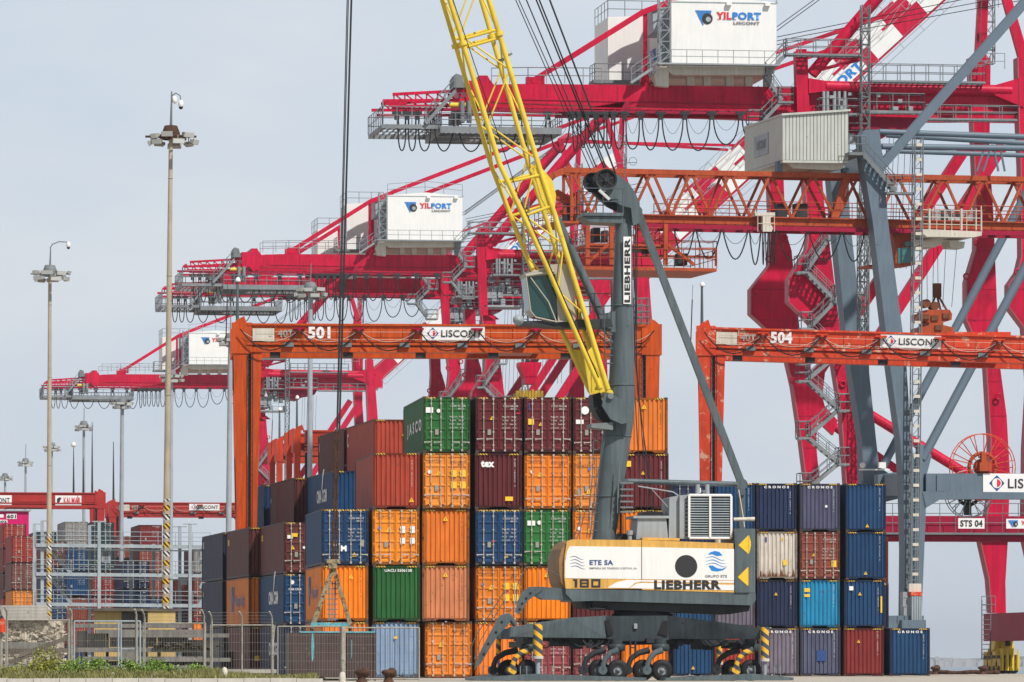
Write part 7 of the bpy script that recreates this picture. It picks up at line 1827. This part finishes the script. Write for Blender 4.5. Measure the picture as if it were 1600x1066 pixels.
b = MB(); b.box(.2, .1, 1.35, 2.5, .3, 1.62); b.box(-.1, .05, .55, 3.6, .3, .72); b.build('course_slab', M['concrete_d'], o)
for (xa, ya, xb, yb, lab) in ((30, 1024, 108, 996, 'weathered beam leaning across the rubble wall'), (14, 1036, 50, 1022, 'short weathered beam at the foot of the rubble wall'), (10, 1018, 122, 1016, 'long weathered beam laid before the rubble wall')):
    fr = Frame(xa, 234, 4); o = thing('timber_beam', lab, 'beam', fr.loc, fr.yaw); MB().beam(fr.p(xa, ya), fr.p(xb, yb), .22, .18).build('beam_body', M['wood'], o)
SF = Frame(120, 238, 6)
sl = thing('slab_rack', 'rack of grey precast slabs on posts behind the gate', 'slab rack', SF.loc, SF.yaw)
b = MB()
for (xa, xb, y0, y1, t) in ((118, 300, 975, 981, .2), (150, 322, 984, 990, 0), (170, 358, 990, 996, 0), (118, 316, 1012, 1019, 0), (130, 320, 1026, 1032, -.2), (223, 360, 1028, 1034, -.4), (118, 330, 1040, 1052, -.3)):
    a, e = SF.p(xa, y1, t), SF.p(xb, y0, t); b.box(a.x, t, max(.01, a.z), e.x, t + 1.4, e.z)
b.build('slab', M['concrete_d'], sl)
b = MB()
for x in (134, 168, 249, 288): a, e = SF.p(x - 2.5, 1013, .1), SF.p(x + 2.5, 985, .1); b.box(a.x, .1, a.z, e.x, .35, e.z); b.box(a.x, .3, .0, e.x, .5, a.z)
b.build('post', M['dark'], sl)
b = MB()
for (xa, xb, y0, y1) in ((120, 132, 986, 1012), (138, 165, 990, 1012), (172, 245, 994, 1011), (252, 285, 993, 1011), (292, 342, 1000, 1030), (140, 330, 1033, 1040)): a, e = SF.p(xa, y1, .9), SF.p(xb, y0, .9); b.box(a.x, .9, a.z, e.x, 1.3, e.z)
b.build('stacked_block', M['concrete'], sl)
b = MB(); rb = random.Random(8)
for i in range(160):
    c = SF.p(rb.gauss(285, 18), 1014 - abs(rb.gauss(0, 4)), -.1); s_ = rb.uniform(.04, .1); vs = [(c.x + rb.uniform(-1, 1) * s_ * 2.2, rb.uniform(-.3, .3), c.z + rb.uniform(-1, 1) * s_) for _ in range(6)]
    b.add(vs, [(0, 1, 2), (0, 2, 3), (0, 3, 4), (0, 4, 1), (5, 2, 1), (5, 3, 2), (5, 4, 3), (5, 1, 4)])
b.build('debris', M['wood'], sl)
for (xa, xb, lab) in ((147, 190, 'yellow formwork board left under the flat shed roof'), (231, 274, 'yellow formwork board right under the flat shed roof')):
    fr = Frame(xa, 242, 6); o = thing('formwork_board', lab, 'formwork board', fr.loc, fr.yaw, 'yellow formwork boards'); a, e = fr.p(xa, 975), fr.p(xb, 955); MB().box(a.x, 0, a.z - 2.0, e.x, .12, e.z).build('board', M['ply'], o)
fr = Frame(147, 242, 6); o = thing('flat_shed', 'low grey shed with a flat weathered roof between the yellow boards', 'shed', fr.loc, fr.yaw)
a, e = fr.p(150, 1035, .3), fr.p(276, 955, .3); MB().box(a.x, .3, .0, e.x, 3, e.z).build('wall', M['concrete_d'], o)
a, e = fr.p(146, 955, -.3), fr.p(282, 951, -.3); MB().box(a.x, -.3, a.z, e.x, 3.2, e.z).build('roof', M['wood'], o)
for nm, xa, xb, y0, y1, lab in (('concrete_barrier', 320, 432, 1046, 1052, 'long pale concrete barrier behind the fence before the orange lettered container'),):
    fr = Frame(xa, 240, 5); o = thing(nm, lab, 'barrier', fr.loc, fr.yaw); a, e = fr.p(xa, y1), fr.p(xb, y0); b = MB(); b.box(a.x, 0, a.z, e.x, .5, e.z); b.box(a.x + .9, .1, 0, e.x - 1.2, .4, a.z); b.build('barrier_body', M['concrete'], o)
# ------------------------------------------------------------------ air
b = MB(); b.box(-8000, -20, -7, 8000, 17000, 110)
hz = b.build('haze', None or M['wht']); hz.data.materials.clear()
m = bpy.data.materials.new('haze_air'); m.use_nodes = True; nt = m.node_tree
for n in list(nt.nodes):
    if n.type == 'BSDF_PRINCIPLED': nt.nodes.remove(n)
pv = nt.nodes.new('ShaderNodeVolumePrincipled'); pv.inputs['Color'].default_value = (0.80, 0.88, 1.0, 1); pv.inputs['Density'].default_value = 0.00006
nt.links.new(pv.outputs[0], nt.nodes['Material Output'].inputs['Volume']); hz.data.materials.append(m)
tag(hz, None, None, kind='stuff'); hz.visible_shadow = True
